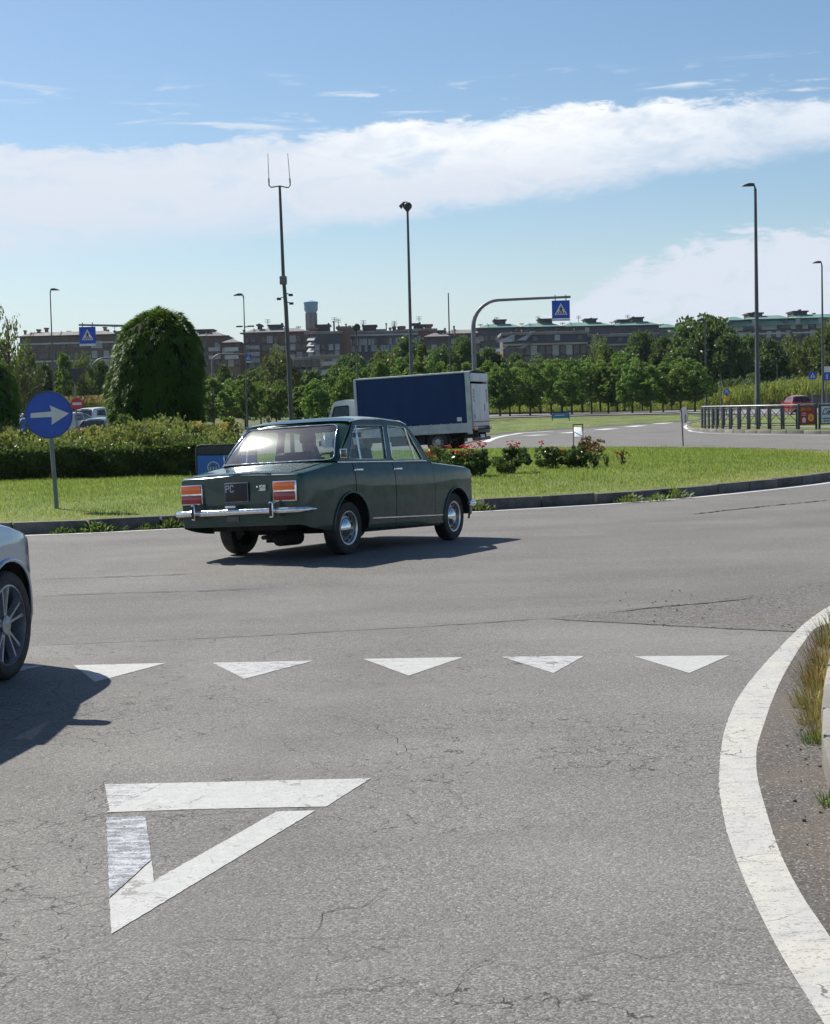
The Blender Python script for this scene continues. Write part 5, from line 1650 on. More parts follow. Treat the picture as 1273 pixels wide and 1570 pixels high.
gantry('tall curved grey pole with an arm carrying the blue pedestrian crossing sign on the right', 729, 85, 461, 875, 40, (846, 874, 461, 489), r0=.13, yend=455)
gantry('arm with the blue pedestrian crossing sign left of the big clipped shrub', 236, 87, 499, 121, 22, (121.5, 148, 501.5, 530), r0=.11, yend=498)
gantry('small far curved pole between the no-entry sign and the big clipped shrub', 142.5, 150, 549, 196, 22, None, r0=.10, name='curved_pole', cat='pole')
gantry('far curved pole with a small sign right of the big clipped shrub', 328, 150, 543, 380, 14, (376, 386, 544, 554), r0=.10)

def lamp(label, px, ytop, Y, kind='cobra', r=.09, pxb=None, sz=1.0, group='street lamps around the roundabout'):
    """kind: cobra (head to the left), globe, double, plain"""
    b = base(pxb if pxb else px, Y); t = at(px, ytop, Y)
    l_ = thing('street_lamp' if kind != 'plain' else 'flag_pole', label, 'street lamp' if kind != 'plain' else 'pole', b, 0, group if kind != 'plain' else None)
    x1, z1 = (t.x - b.x) * .3, t.z - b.z
    mb = MB(); mb.tube([(0, 0, -.1), (0, 0, z1 * .12), (x1 * .12, 0, z1 * .125), (x1 * .5, 0, z1 * .5), (x1, 0, z1)], [r * 1.25, r * 1.2, r, r * .8, r * .55], 12); mb.build('pole', M_pole, l_, 60)
    if kind in ('cobra', 'double', 'cobra_right'):
        sgn = 1 if kind == 'cobra_right' else -1
        mb = MB(); mb.tube([(x1, 0, z1 - .05), (x1 + sgn * .04, 0, z1 + .14), (x1 + sgn * .12, 0, z1 + .20)], .045, 8)
        prof = [(x1 + sgn * .05, z1 + .14), (x1 + sgn * .08, z1 + .27), (x1 + sgn * .34, z1 + .29), (x1 + sgn * .62, z1 + .20), (x1 + sgn * .70, z1 + .13)]
        prof = [(x1 + (a - x1) * sz, z1 + (c_ - z1) * sz) for a, c_ in prof]
        mb.poly(prof, (), lambda a, c_: (a, -.14 * sz, c_), depth=(0, .28 * sz, 0)); mb.build('lamp_head', M_dark, l_, 30)
    if kind == 'double':
        mb = MB(); mb.cyl((x1 * .7, 0, z1 - 2.05), (x1 * .7 + .35, 0, z1 - 2.0), .04); mb.rbox((x1 * .7 - .35, 0, z1 - 2.0), (.45, .2, .1), .03); mb.rbox((x1 * .7 + .45, 0, z1 - 2.0), (.45, .2, .1), .03); mb.build('lamp_head', M_dark, l_)
    if kind == 'globe':
        mb = MB(); mb.lathe([(0, .36), (.14, .33), (.24, .22), (.27, .10), (.22, -.02), (.10, -.08), (0, -.09)], c=(x1, 0, z1), axis='Z', n=20)
        mb.lathe([(.0, -.02), (.05, -.04), (.05, -.30), (.0, -.30)], c=(x1, 0, z1), n=10); mb.build('lamp_head', M_dark, l_, 60)
    if kind == 'hook':
        mb = MB(); mb.lathe([(0, .36), (.14, .34), (.22, .24), (.23, .12), (.15, .0), (.06, -.10), (.05, -.2)], c=(x1, 0, z1), n=18)
        mb.tube([(x1, 0, z1 + .30), (x1 - .20, 0, z1 + .30), (x1 - .40, 0, z1 + .17), (x1 - .26, 0, z1 + .10)], [.10, .11, .04, .09], 10); mb.build('lamp_head', M_dark, l_, 60)
    return l_
lamp('tall lamp post with a rounded hooded head standing behind the blue lorry', 626.5, 321, 81, 'hook', .10, 632.5)
lamp('tallest lamp post with a flat dark head right of the tree row, behind the barrier', 1160, 289, 85, 'cobra', .13, 1162, 1.0)
lamp('lamp post with a small flat head at the right edge of the picture', 1261, 406, 118, 'cobra', .10, 1262.5, 1.0)
lamp('lamp post with a flat head at the far left above the parked cars', 79, 448, 120, 'cobra_right', .07, 84, 1.0)
lamp('lamp post with heads at two heights right of the big clipped shrub', 375, 456, 112, 'double', .06, 379)
lamp('short lamp post with a round head in front of the brick apartment blocks', 546.5, 505, 97, 'globe', .07, 550)
lamp('lamp post with a curved head in front of the tallest dark tree on the right', 1083, 494, 150, 'cobra', .09, 1083, 1.2)
lamp('thin bare pole right of the lamp post behind the lorry', 687.6, 449, 96, 'plain', .06, 692)
lamp('far lamp post among the bushes near the right edge', 1192, 556, 170, 'cobra', .07, 1192.5)
lamp('thin lamp post standing left of the blue route sign among the tall weeds', 1106, 574, 140, 'plain', .06, 1106)

# mast with whip aerials on the island
q = base(447.5, 41.0); Ym = q.y
ms = thing('aerial_mast', 'slim leaning grey mast topped by a forked pair of whip aerials', 'mast', q)
def lm(px, py): return at(px, py, Ym) - q
t_ = lm(429, 285); mid = lm(438.5, 470); md2 = lm(434.5, 423)
mb = MB(); mb.tube([(0, 0, -.1), lm(443, 560), mid, md2, t_], [.058, .055, .052, .045, .032], 12); mb.build('pole', M_pole, ms, 60)
mb = MB(); L_, R_ = lm(412.5, 278), lm(444.8, 278); Lb, Rb = lm(414, 286.5), lm(444, 287)
mb.tube([L_, lm(412.6, 284), Lb + Vector((.03, 0, -.01)), t_, Rb - Vector((.03, 0, .01)), lm(445, 284), R_], .016, 8); mb.build('crossbar', M_pole, ms, 60)
for a, b in ((lm(412.5, 280), lm(410.8, 235)), (lm(445, 280), lm(441.2, 235))):
    mb = MB(); mb.tube([a, a + (b - a) * .15, a + (b - a) * .16, b], [.018, .018, .009, .006], 8); mb.build('whip_aerial', M_dark, ms, 60)
mb = MB(); b_ = lm(434.8, 430); mb.rbox(b_ + Vector((0, -.06, 0)), (.18, .16, .21), .02); mb.build('equipment_box', M_galv, ms)
for (ax, ay), (bx, by) in (((437, 449), (446, 452)), ((437, 454), (428, 458)), ((438, 462), (447, 465))):
    a, b = lm(ax, ay), lm(bx, by)
    mb = MB(); mb.cyl(a, b, .012, n=8); mb.rbox(b + Vector((0, -.03, -.005)), (.11, .09, .06), .012); mb.build('camera', M_dark, ms)

# round sign seen almost edge-on on the far side of the island
q = G(1048, 684); sg = thing('sign_back', 'round road sign on a thin post seen almost edge-on at the far grass edge', 'road sign', q)
t_ = at(1045, 628, q.y) - q
mb = MB(); mb.cyl((0, 0, -.1), t_, .028, n=10); mb.build('post', M_galv, sg, 60)
c_ = at(1048.5, 636.5, q.y) - q
mb = MB(); mb.lathe([(0, -.012), (.30, -.012), (.30, .012), (0, .012)], c=c_ + Vector((.02, .03, 0)), axis='Y', n=40, R=Matrix.Rotation(radians(-72), 3, 'Z')); mb.build('disc', M_signgrey, sg, 40)
# small white plate in a black frame behind the roses
q = G(887, 684); sg = thing('plate_stand', 'small white plate in a black frame standing behind the rose bushes', 'sign', q)
k_ = q.y / FPX
mb = MB()
for s in (-7.2, 7.2): mb.box((s * k_, 0, 16 * k_), (.035, .035, 34 * k_))
mb.box((0, 0, 33 * k_), (16 * k_, .035, .04)); mb.build('frame', M_dark, sg)
mb = MB(); mb.rbox((0, -.01, 21.5 * k_), (12.4 * k_, .02, 26 * k_), .004, R=Matrix.Rotation(radians(-57), 3, 'X')); mb.build('plate', mat('plate_white_bright', (.78, .79, .78), .5), sg)
# blue board in the dark frame, in front of the hedge behind the green car
q = base(345, 33.0); bd = thing('blue_board', 'low blue board in a rounded dark frame partly hidden by the green car boot', 'sign', q)
k_ = q.y / FPX; X0, X1 = -46 * k_, 46 * k_
mb = MB(); zt = (731 - 683.5) * k_ + .0
P_ = [(X0, 0, -.05), (X0, 0, zt - .08), (X0 + .03, 0, zt - .02), (X0 + .09, 0, zt), (X1 - .09, 0, zt), (X1 - .03, 0, zt - .02), (X1, 0, zt - .08), (X1, 0, -.05)]
mb.tube(P_, .022, 8); mb.rbox((0, .01, zt - .11), (X1 - X0 - .06, .02, .17), .005); mb.build('frame', M_dark, bd)
zp = zt - .21
mb = MB(); mb.rbox((0, -.01, zp - .20), (X1 - X0 - .05, .025, .40), .006); pnl = mb.build('panel', M_blue2, bd)
mb = MB()
cxm, czm = -20 * k_, zp - .25
ang = [2 * pi * k / 32 for k in range(32)]
mb.poly([(.125 * cos(a), .125 * sin(a)) for a in ang], [[(.108 * cos(a), .108 * sin(a)) for a in ang]], lambda a, b: (cxm + a, -.0245, czm + b))
text_strokes(mb, 'm', lambda a, b: (cxm - .060 + a, -.0245, czm - .045 + b), .13, .13, .17)
mb.build('lettering', M_signwhite, pnl, 0)
# blue notice far away under the trees
q = G(860, 645.5); bd = thing('blue_notice', 'small blue notice board on two posts in front of the tree row', 'sign', q)
k_ = q.y / FPX
mb = MB(); mb.box((-13 * k_, 0, 5 * k_), (.06, .06, 12 * k_)); mb.box((13 * k_, 0, 5 * k_), (.06, .06, 12 * k_)); mb.build('posts', M_dark, bd)
mb = MB(); mb.rbox((0, -.05, 8.3 * k_), (25 * k_, .05, 8 * k_), .01, 0); mb.box((-1.5 * k_, -.08, 9.0 * k_), (14 * k_, .01, 1.2 * k_), 1); mb.build('panel', [mat('notice_blue', (.03, .20, .42), .5), M_signwhite], bd)
# far-left sign post: no entry, with the back of a give-way triangle above
q = base(117.5, 82); sg = thing('no_entry_sign', 'post with a red no-entry disc below the dark back of a triangular sign', 'road sign', q)
mb = MB(); mb.cyl((0, 0, -.1), (0, 0, at(117, 563, 82).z - q.z), .045, n=10); mb.build('post', M_galv, sg, 60)
c_ = at(118.6, 619, 82) - q
mb = MB(); mb.lathe([(0, -.02), (.31, -.02), (.31, .01), (0, .01)], c=c_ + Vector((0, -.07, 0)), axis='Y', n=40); d_ = mb.build('disc', M_signred, sg, 40)
mb = MB(); mb.box(c_ + Vector((0, -.097, 0)), (.46, .01, .13)); mb.build('bar', M_signwhite, d_, 0)
A, B, C_ = at(103.5, 565, 82) - q, at(129, 565, 82) - q, at(116.5, 590, 82) - q
mb = MB(); mb.poly([(A.x, A.z), (B.x, B.z), (C_.x, C_.z)], (), lambda a, b: (a, -.055, b), depth=(0, -.02, 0)); mb.build('triangle_back', M_dark, sg, 0)
# small far signs on the right
def small_sign(px, yc, rad_px, Y, kind, lab):
    q = base(px, Y); k_ = Y / FPX; c_ = at(px, yc, Y) - q
    sg = thing('road_sign', lab, 'road sign', q)
    mb = MB(); mb.cyl((0, 0, -.1), (0, 0, c_.z + rad_px * k_), .04, n=8); mb.build('post', M_galv, sg, 60)
    mb = MB()
    if kind == 'round':
        mb.lathe([(0, -.02), (rad_px * k_, -.02), (rad_px * k_, .01), (0, .01)], c=c_ + Vector((0, -.07, 0)), axis='Y', n=28)
        mb.poly([(-.15, -.12), (-.1, .1), (0, .18), (.1, .1), (.15, -.12), (.08, -.12), (.05, .06), (-.05, .06), (-.08, -.12)], (), lambda a, b: (c_.x + a, c_.y - .098, c_.z + b), 1)
        mb.box(c_ + Vector((0, -.07, -rad_px * k_ - .28)), (.36, .03, .36), 2)
        mb.build('face', [M_blue, M_signwhite, M_yellow], sg, 40)
    elif kind == 'cross':
        crossing_face(mb, c_.x, -.08, c_.z, rad_px * 2 * k_); mb.build('face', [M_blue, M_signwhite, M_dark], sg, 30)
    else:
        mb.rbox(c_ + Vector((0, -.07, .3)), (rad_px * 2 * k_, .04, .45), .01, 1); mb.rbox(c_ + Vector((0, -.07, -.28)), (rad_px * 2 * k_, .04, .62), .01, 0)
        mb.box(c_ + Vector((0, -.097, -.28)), (.09, .01, .4), 1); mb.build('face', [M_blue, M_signwhite], sg, 30)
small_sign(1114, 601, 5, 125, 'round', 'small round blue sign over a yellow plate beside the tree row end')
small_sign(1246, 576, 5.6, 132, 'cross', 'small far blue pedestrian crossing sign near the right edge')
small_sign(1268, 572, 5.5, 128, 'rect', 'white plate above a blue sign at the right edge')

# ------------------------------------------------------------------ pedestrian barrier on the splitter island
M_bar = mat('barrier_steel', (.055, .060, .068), .45, metal=.3, var=.15)
M_rail = mat('barrier_top_rail', (.34, .35, .34), .45, metal=.4, var=.15)
M_xgreen = mat('brace_green', (.12, .15, .13), .5)
fx = [1076.6, 1081, 1086.7, 1092.6, 1099, 1108, 1119.8, 1133, 1147.8, 1162.3, 1179.8, 1200, 1223.4]
fy = [79.6, 79.2, 78.6, 78.0, 77.3, 76.6, 76.0, 75.4, 74.9, 74.4, 73.9, 73.4, 73.0]
fy = [y + 1.0 for y in fy]
pts_f = []
for px, Y in zip(fx, fy):
    b = base(px, Y); pts_f.append(Vector((b.x, b.y, zg(b.x, b.y) + .14)))
br = thing('pedestrian_barrier', 'dark steel pedestrian barrier with pale top rail curving round the traffic island', 'barrier', pts_f[-1])
o_ = pts_f[-1].copy()
mb = MB(); mb.rbox((0, 0, .53), (.07, .07, 1.10), .008); post_me = None
for i, q in enumerate(pts_f):
    tdir = (pts_f[min(i + 1, len(pts_f) - 1)] - pts_f[max(i - 1, 0)])
    for d_ in (-.055, .055):
        if post_me is None:
            po = mb.build('post', M_bar, br, 40); post_me = po.data
        else:
            po = link('post', post_me, br)
        u_ = tdir.normalized() * d_
        po.location = q - o_ + u_; po.rotation_euler = (0, 0, atan2(tdir.y, tdir.x))
def rail(parent, P_, z, r, m_, name='rail'):
    mb = MB(); mb.tube([p_ + Vector((0, 0, z)) for p_ in P_], r, 8); return mb.build(name, m_, parent, 60)
lp = [q - o_ for q in pts_f]
rail(br, lp, 1.09, .035, M_rail, 'top_rail'); rail(br, lp, .98, .018, M_bar, 'upper_rail'); rail(br, lp, .14, .022, M_bar, 'lower_rail')
# rear run with crossed braces
bk = [q + Vector((1.2 + i * .05, 6.0 + i * .12, 0)) for i, q in enumerate(pts_f[3:])]
bk = [Vector((q.x, q.y, zg(q.x, q.y) + .14)) for q in bk]
br2 = thing('pedestrian_barrier', 'rear pedestrian barrier with crossed green braces seen through the front one', 'barrier', bk[0]); o2 = bk[0].copy()
for i, q in enumerate(bk):
    po = link('post', post_me, br2); po.location = q - o2
    if i:
        a, b = bk[i - 1] - o2, q - o2
        mb = MB(); mb.cyl(a + Vector((0, 0, .2)), b + Vector((0, 0, .95)), .018, n=6); mb.cyl(a + Vector((0, .04, .95)), b + Vector((0, .04, .2)), .018, n=6); mb.build('brace', M_xgreen, br2)
l2 = [q - o2 for q in bk]
rail(br2, l2, 1.06, .03, M_rail, 'top_rail'); rail(br2, l2, .14, .02, M_bar, 'lower_rail')
# advertising panels at the end of the barrier
def adpanel(px0, px1, Y, lab, face):
    A, B = base(px0, Y), base(px1, Y); z0 = zg(A.x, A.y) + .14
    r_ = thing('advertising_panel', lab, 'advertising panel', (A.x, A.y, z0)); w = B.x - A.x
    for x in (0, w):
        mb = MB(); mb.rbox((x, 0, .56), (.09, .09, 1.16), .01); mb.build('post', M_bar, r_)
    mb = MB(); mb.rbox((w / 2, 0, 1.13), (w + .02, .07, .06), .01); mb.build('top_bar', M_rail, r_)
    mb = MB(); mb.rbox((w / 2, -.01, .62), (w - .09, .05, .88), .012); bk_ = mb.build('panel_frame', M_bar, r_)
    mb = MB(); ms_ = face(mb, w / 2, -.038, .62, w - .16, .78); mb.build('poster', ms_, bk_, 0)
    return r_
def red_face(mb, cx, y, cz, w, h):
    mb.box((cx, y, cz), (w, .006, h), 0)
    F_ = lambda a, b: (cx - w / 2 + a, y - .0045, cz - h / 2 + b)
    text_strokes(mb, 'ristorante', lambda a, b: F_(.04 + a, h - .16 + b), .11, .066, .20, .22, 1)
    text_strokes(mb, 'sosta', lambda a, b: F_(.06 + a, h - .30 + b), .05, .05, .2, .22, 2) if False else None
    mb.poly([(.06, h - .30), (.24, h - .30), (.24, h - .275), (.06, h - .275)], (), F_, 2); mb.poly([(.05, h - .39), (.26, h - .39), (.26, h - .365), (.05, h - .365)], (), F_, 2)
    mb.poly([(.09, .06), (.23, .06), (.23, .20), (.26, .20), (.16, .32), (.06, .20), (.09, .20)], (), F_, 2)
    ang = [2 * pi * k / 28 for k in range(28)]
    mb.poly([(w - .17 + .13 * cos(a), .28 + .17 * sin(a)) for a in ang], [[(w - .17 + .055 * cos(a), .28 + .085 * sin(a)) for a in ang]], F_, 1)
    mb.poly([(w - .17 + .03 * cos(a), .28 + .05 * sin(a)) for a in ang], (), F_, 1)
    return [mat('poster_red', (.36, .025, .03), .5), M_yellow, M_signwhite]
def white_face(mb, cx, y, cz, w, h):
    mb.box((cx, y, cz), (w, .006, h), 0)
    F_ = lambda a, b: (cx - w / 2 + a, y - .0045, cz - h / 2 + b)
    text_strokes(mb, 'C', lambda a, b: F_(.06 + a + b * .3, h - .36 + b), .24, .17, .17, .2, 1)
    text_strokes(mb, 'ars', lambda a, b: F_(.24 + a + b * .2, h - .36 + b), .22, .15, .17, .2, 1)
    mb.poly([(.18, h - .12), (.5, h - .05), (.6, h - .10), (.4, h - .12)], (), F_, 2)
    mb.poly([(.05, .20), (w - .06, .20), (w - .06, .25), (.05, .25)], (), F_, 2)
    mb.poly([(.08, .11), (.15, .15), (.15, .13), (w * .6, .13), (w * .6, .09), (.15, .09), (.15, .07)], (), F_, 2)
    return [mat('poster_white', (.55, .60, .64), .5), mat('poster_blue', (.03, .13, .30), .5), M_dark]
adpanel(1224.5, 1251.5, 73.2, 'red advertising panel with yellow emblem and white arrow at the end of the barrier', red_face)
adpanel(1256.5, 1290, 73.2, 'pale advertising panel with blue lettering cut by the right edge', white_face)
# low dark wall and kerbs far behind the tree row
def lowwall(pp, Y0, name, lab, m_, w=.35):
    P_ = [at(px, py, Y) for (px, py), Y in zip(pp, Y0)]
    V, F = [], []
    for q in P_: V += [(q.x, q.y, zg(q.x, q.y) - .2), (q.x, q.y, q.z), (q.x, q.y + w, q.z), (q.x, q.y + w, zg(q.x, q.y) - .2)]
    for i in range(len(P_) - 1):
        for k in range(3): F.append((4 * i + k, 4 * i + k + 1, 4 * i + 5 + k, 4 * i + 4 + k))
    mb = MB(); mb.add(V, F); tag(mb.build(name, m_, smooth_deg=0), lab, 'wall')
lowwall([(600, 634), (760, 632.5), (900, 630), (1000, 628.5), (1075, 626), (1110, 622), (1150, 617), (1200, 611), (1240, 606.5), (1290, 602)], [164, 164, 164, 164, 163, 160, 156, 153, 150, 148], 'low_wall', 'long low dark wall running behind the tree row and rising to the right', M_kerb)
far_road = [base(560, 141), base(760, 141), base(900, 141), base(1050, 139), base(1150, 128), base(1300, 120), base(1300, 144), base(1150, 150), base(1050, 160), base(900, 162), base(560, 162)]
sheet('far_road', [(q.x, q.y) for q in far_road], .04, asphalt('asphalt_far', (.22, .21, .20), (.30, .29, .27), cracks=0))

# ================================================================== VEGETATION
L_orch = leafmat('leaf_orchard', (.055, .110, .026), (.16, .26, .058), None, trans=.48, patch=.35)
L_dark = leafmat('leaf_dark', (.038, .070, .028), (.10, .160, .052), None, trans=.32, patch=.2)
L_bright = leafmat('leaf_bright', (.055, .11, .018), (.15, .22, .045), None, trans=.45, patch=.3)
L_olive = leafmat('leaf_olive', (.055, .075, .022), (.13, .15, .05), (.26, .19, .05), trans=.35, patch=.4)
L_topi = leafmat('leaf_clipped_shrub', (.026, .075, .013), (.105, .21, .03), None, trans=.30, patch=1.2)
L_hedge = leafmat('leaf_hedge', (.035, .062, .020), (.15, .20, .065), (.40, .38, .18), trans=.38, rough=.35, patch=1.5)
L_yel = leafmat('leaf_flowering', (.11, .14, .04), (.34, .35, .12), (.55, .45, .12), trans=.4, rough=.4, patch=1.5)
L_rose = leafmat('leaf_rose', (.035, .070, .025), (.12, .17, .06), (.22, .08, .05), trans=.3, rough=.35, patch=3)
L_rosered = leafmat('leaf_rose_red', (.10, .045, .025), (.26, .13, .06), (.42, .10, .07), trans=.35, patch=3)
L_meadow = leafmat('meadow_plants', (.10, .14, .03), (.30, .32, .08), (.50, .42, .08), trans=.45, rough=.7, patch=.25)
L_shrubgrey = leafmat('leaf_grey_shrub', (.075, .11, .05), (.18, .22, .10), None, trans=.4, patch=.3)
M_bark = mat('bark', (.075, .062, .050), .9, var=.35, vs=2, bump=.5, bs=12)
M_petal = mat('rose_petals', (.72, .07, .045), .6, var=.3, vs=30)

def crown(n, rx, z0, z1, size, r2, nclump=60, cone=0.0, irregular=.25, vert=.3, ck=1.0):
    """leaf cloud: clumps over an uneven ovoid"""
    H = z1 - z0
    d = rand_dirs(nclump, r2)
    rad = r2.uniform(.45, 1.0, nclump) ** .6
    lump = 1 + irregular * (np.sin(d[:, 0] * 3.1 + r2.uniform(0, 6)) * .5 + np.sin(d[:, 1] * 4.3 + d[:, 2] * 3 + r2.uniform(0, 6)) * .5)
    C = d * (rad * lump)[:, None]
    zz = (C[:, 2] + 1) / 2
    k = 1 - cone * np.clip(zz, 0, 1) ** 1.3
    C = np.stack([C[:, 0] * rx * k, C[:, 1] * rx * k, z0 + H * np.clip(zz, .0, 1.08)], 1)
    cr = r2.uniform(.14, .30, nclump) * rx * (1 - cone * .4) * ck
    idx = r2.integers(0, nclump, n)
    dd = rand_dirs(n, r2)
    P = C[idx] + dd * (cr[idx] * r2.uniform(.35, 1.0, n) ** .5)[:, None] * np.array([1, 1, .8])
    D = unit(dd * .6 + r2.normal(size=(n, 3)) * .5 + np.array([0, 0, vert]))
    S = unit(np.cross(D, rand_dirs(n, r2)))
    L = r2.uniform(.6, 1.3, n) * size
    V, F = leaf_verts(P - D * (L * .5)[:, None], D, S, L * r2.uniform(.5, .8, n), L)
    rnd = np.clip(r2.random(n) * .6 + (r2.random(nclump))[idx] * .4, 0, 1)
    return V, F, rnd, C
def trunk(mb, h, r, C, r2, nl=7, z0=0):
    bend = r2.uniform(-.08, .08, 2) * h * .3
    P_ = [(0, 0, -.3), (0, 0, 0), (bend[0] * .4, bend[1] * .4, h * .35), (bend[0], bend[1], h * .6), (bend[0] * 1.3, bend[1] * 1.3, h * .85)]
    mb.tube(P_, [r * 1.5, r * 1.15, r * .85, r * .55, r * .2], 8)
    for i in r2.permutation(len(C))[:nl]:
        c_ = C[i]; zs_ = r2.uniform(.28, .6) * h
        if c_[2] < zs_: zs_ = max(c_[2] * .7, h * .22)
        t = zs_ / (h * .6); a = Vector((bend[0] * t, bend[1] * t, zs_)); b = Vector(c_)
        m_ = a.lerp(b, .5) + Vector((0, 0, -.06 * h * .5))
        mb.tube([a, m_, b], [r * .45, r * .28, r * .08], 5)
PROTO = {}
def tree_proto(key, n, rx, z0, z1, size, lm_, seed, cone=0.0, nclump=60, tr_r=.11, irregular=.25, nl=7):
    r2 = np.random.default_rng(seed)
    V, F, rnd, C = crown(n, rx, z0, z1, size, r2, nclump, cone, irregular, ck=1.35 if key == 'dark' else 1.1)
    me = fast_mesh('crown', V, F, lm_, rnd)
    mb = MB(); trunk(mb, z1, tr_r, C, r2, nl)
    tm = mb.build('trunk', M_bark, None, 60); tmd = tm.data; bpy.data.objects.remove(tm)
    PROTO.setdefault(key, []).append((me, tmd, z1, rx))
for k in range(5): tree_proto('orchard', 5200, 1.75 + .15 * k, 1.05, 6.4, .27, L_orch, 20 + k, cone=.36, nclump=85)
for k in range(3): tree_proto('bright', 3200, 1.9, 1.2, 6.5, .30, L_bright, 30 + k, cone=.5, nclump=60)
for k in range(4): tree_proto('dark', 9500, 3.6, .8, 9.5, .50, L_dark, 40 + k, cone=.12, nclump=150, tr_r=.22, irregular=.10)
for k in range(3): tree_proto('olive', 4500, 3.0, .4, 6.5, .34, L_olive, 50 + k, cone=.1, nclump=90, tr_r=.15)
for k in range(2): tree_proto('poplar', 3200, 1.3, 1.0, 8.5, .30, L_bright, 60 + k, cone=.7, nclump=60)
for k in range(2): tree_proto('bush', 2600, 1.6, .0, 2.6, .20, L_shrubgrey, 70 + k, cone=.3, nclump=50, tr_r=.05)
for k in range(1): tree_proto('airy', 1500, 2.6, 1.6, 8.5, .24, L_olive, 80 + k, cone=.1, nclump=46, tr_r=.13, irregular=.5, nl=9)
tcount = 0
def tree(px, ytop, wpx, Y, kind, label, group, name='tree', base_y=None):
    global tcount
    b = base(px, Y); t = at(px, ytop, Y)
    pl = PROTO[kind]; me, tm, h0, rx0 = pl[tcount % len(pl)]; tcount += 1
    H = max(t.z - b.z, .8); wr = wpx / FPX * Y / 2
    r_ = thing(name, label, 'tree' if name == 'tree' else 'shrub', b, random.uniform(0, 6.28), group)
    c_ = link('crown', me, r_); kw = 1.2 if kind == 'orchard' else 1.0; c_.scale = (kw * wr / rx0 / 1.08, kw * wr / rx0 / 1.08, H / h0 / 1.02)
    u = link('trunk', tm, r_); s_ = H / h0; u.scale = (s_, s_, s_ * .98)
    return r_
# the planted row on the right: trunks can be counted
orch = [(782, 560, 44, 150), (797, 552, 46, 160), (813, 556, 44, 148), (829, 546, 46, 158), (845, 550, 46, 150), (862, 544, 48, 156), (877, 548, 50, 147), (893, 545, 48, 158),
        (907, 552, 46, 150), (921, 543, 50, 160), (933, 550, 46, 149), (947, 545, 46, 155), (958, 532, 50, 168), (970, 552, 48, 147), (985, 548, 44, 160), (998, 556, 46, 146),
        (1017, 554, 46, 148), (1030, 548, 44, 162), (1044, 551, 50, 146), (1066, 548, 62, 146)]
posn = ['first', 'second', 'third', 'fourth', 'fifth', 'sixth', 'seventh', 'eighth', 'ninth', 'tenth', 'eleventh', 'twelfth', 'thirteenth', 'fourteenth', 'fifteenth', 'sixteenth', 'seventeenth', 'eighteenth']
for i, (px, yt, w, Y) in enumerate(orch):
    lab = 'last and widest tree of the planted row, at its right end' if i == len(orch) - 1 else ('tree next to the right end of the planted row' if i == len(orch) - 2 else f'{posn[i]} bushy tree of the planted row counted from the lorry')
    tree(px, yt, w, Y, 'orchard', lab, 'planted trees in the row beyond the roundabout')
# more of the plantation, behind the lorry and the green car
def cloudrow(items, kind, Y, label, group, jY=6):
    for it in items:
        px, yt, w = it[:3]
        tree(px, yt, w, Y + random.uniform(-jY, jY), kind, label, group)
for px, yt, w, Y, kd, lab in (
    (328, 575, 50, 118, 'orchard', 'leafy tree touching the right side of the big clipped shrub'), (352, 580, 46, 122, 'orchard', 'leafy tree just right of the big clipped shrub'),
    (376, 574, 46, 118, 'orchard', 'leafy tree under the lamp post with two heads'), (400, 588, 44, 122, 'orchard', 'leafy tree between the two-headed lamp and the aerial mast'),
    (424, 582, 46, 120, 'orchard', 'leafy tree left of the aerial mast'), (462, 588, 46, 122, 'orchard', 'leafy tree right of the aerial mast'),
    (486, 580, 46, 118, 'orchard', 'leafy tree above the lorry cab'), (508, 572, 46, 126, 'orchard', 'leafy tree above the cab and curtain joint of the lorry'),
    (532, 566, 48, 124, 'orchard', 'leafy tree left of the round-headed lamp above the lorry'), (558, 556, 50, 128, 'orchard', 'leafy tree right of the round-headed lamp'),
    (585, 550, 50, 126, 'bright', 'bright leafy tree above the middle of the lorry'), (612, 548, 50, 130, 'orchard', 'leafy tree left of the lamp post behind the lorry'),
    (640, 546, 48, 128, 'orchard', 'leafy tree right of the lamp post behind the lorry'), (666, 548, 50, 132, 'orchard', 'leafy tree left of the thin bare pole'),
    (694, 552, 50, 128, 'bright', 'bright leafy tree at the foot of the thin bare pole'), (720, 550, 46, 132, 'orchard', 'leafy tree left of the curved crossing-sign pole'),
    (748, 552, 50, 150, 'orchard', 'leafy tree just right of the curved crossing-sign pole'), (767, 556, 46, 148, 'orchard', 'leafy tree at the rear corner of the lorry'),
    (650, 510, 34, 150, 'poplar', 'pointed light green tree left of the thin bare pole')):
    tree(px, yt, w, Y, kd, lab, 'planted trees behind the lorry and green car')
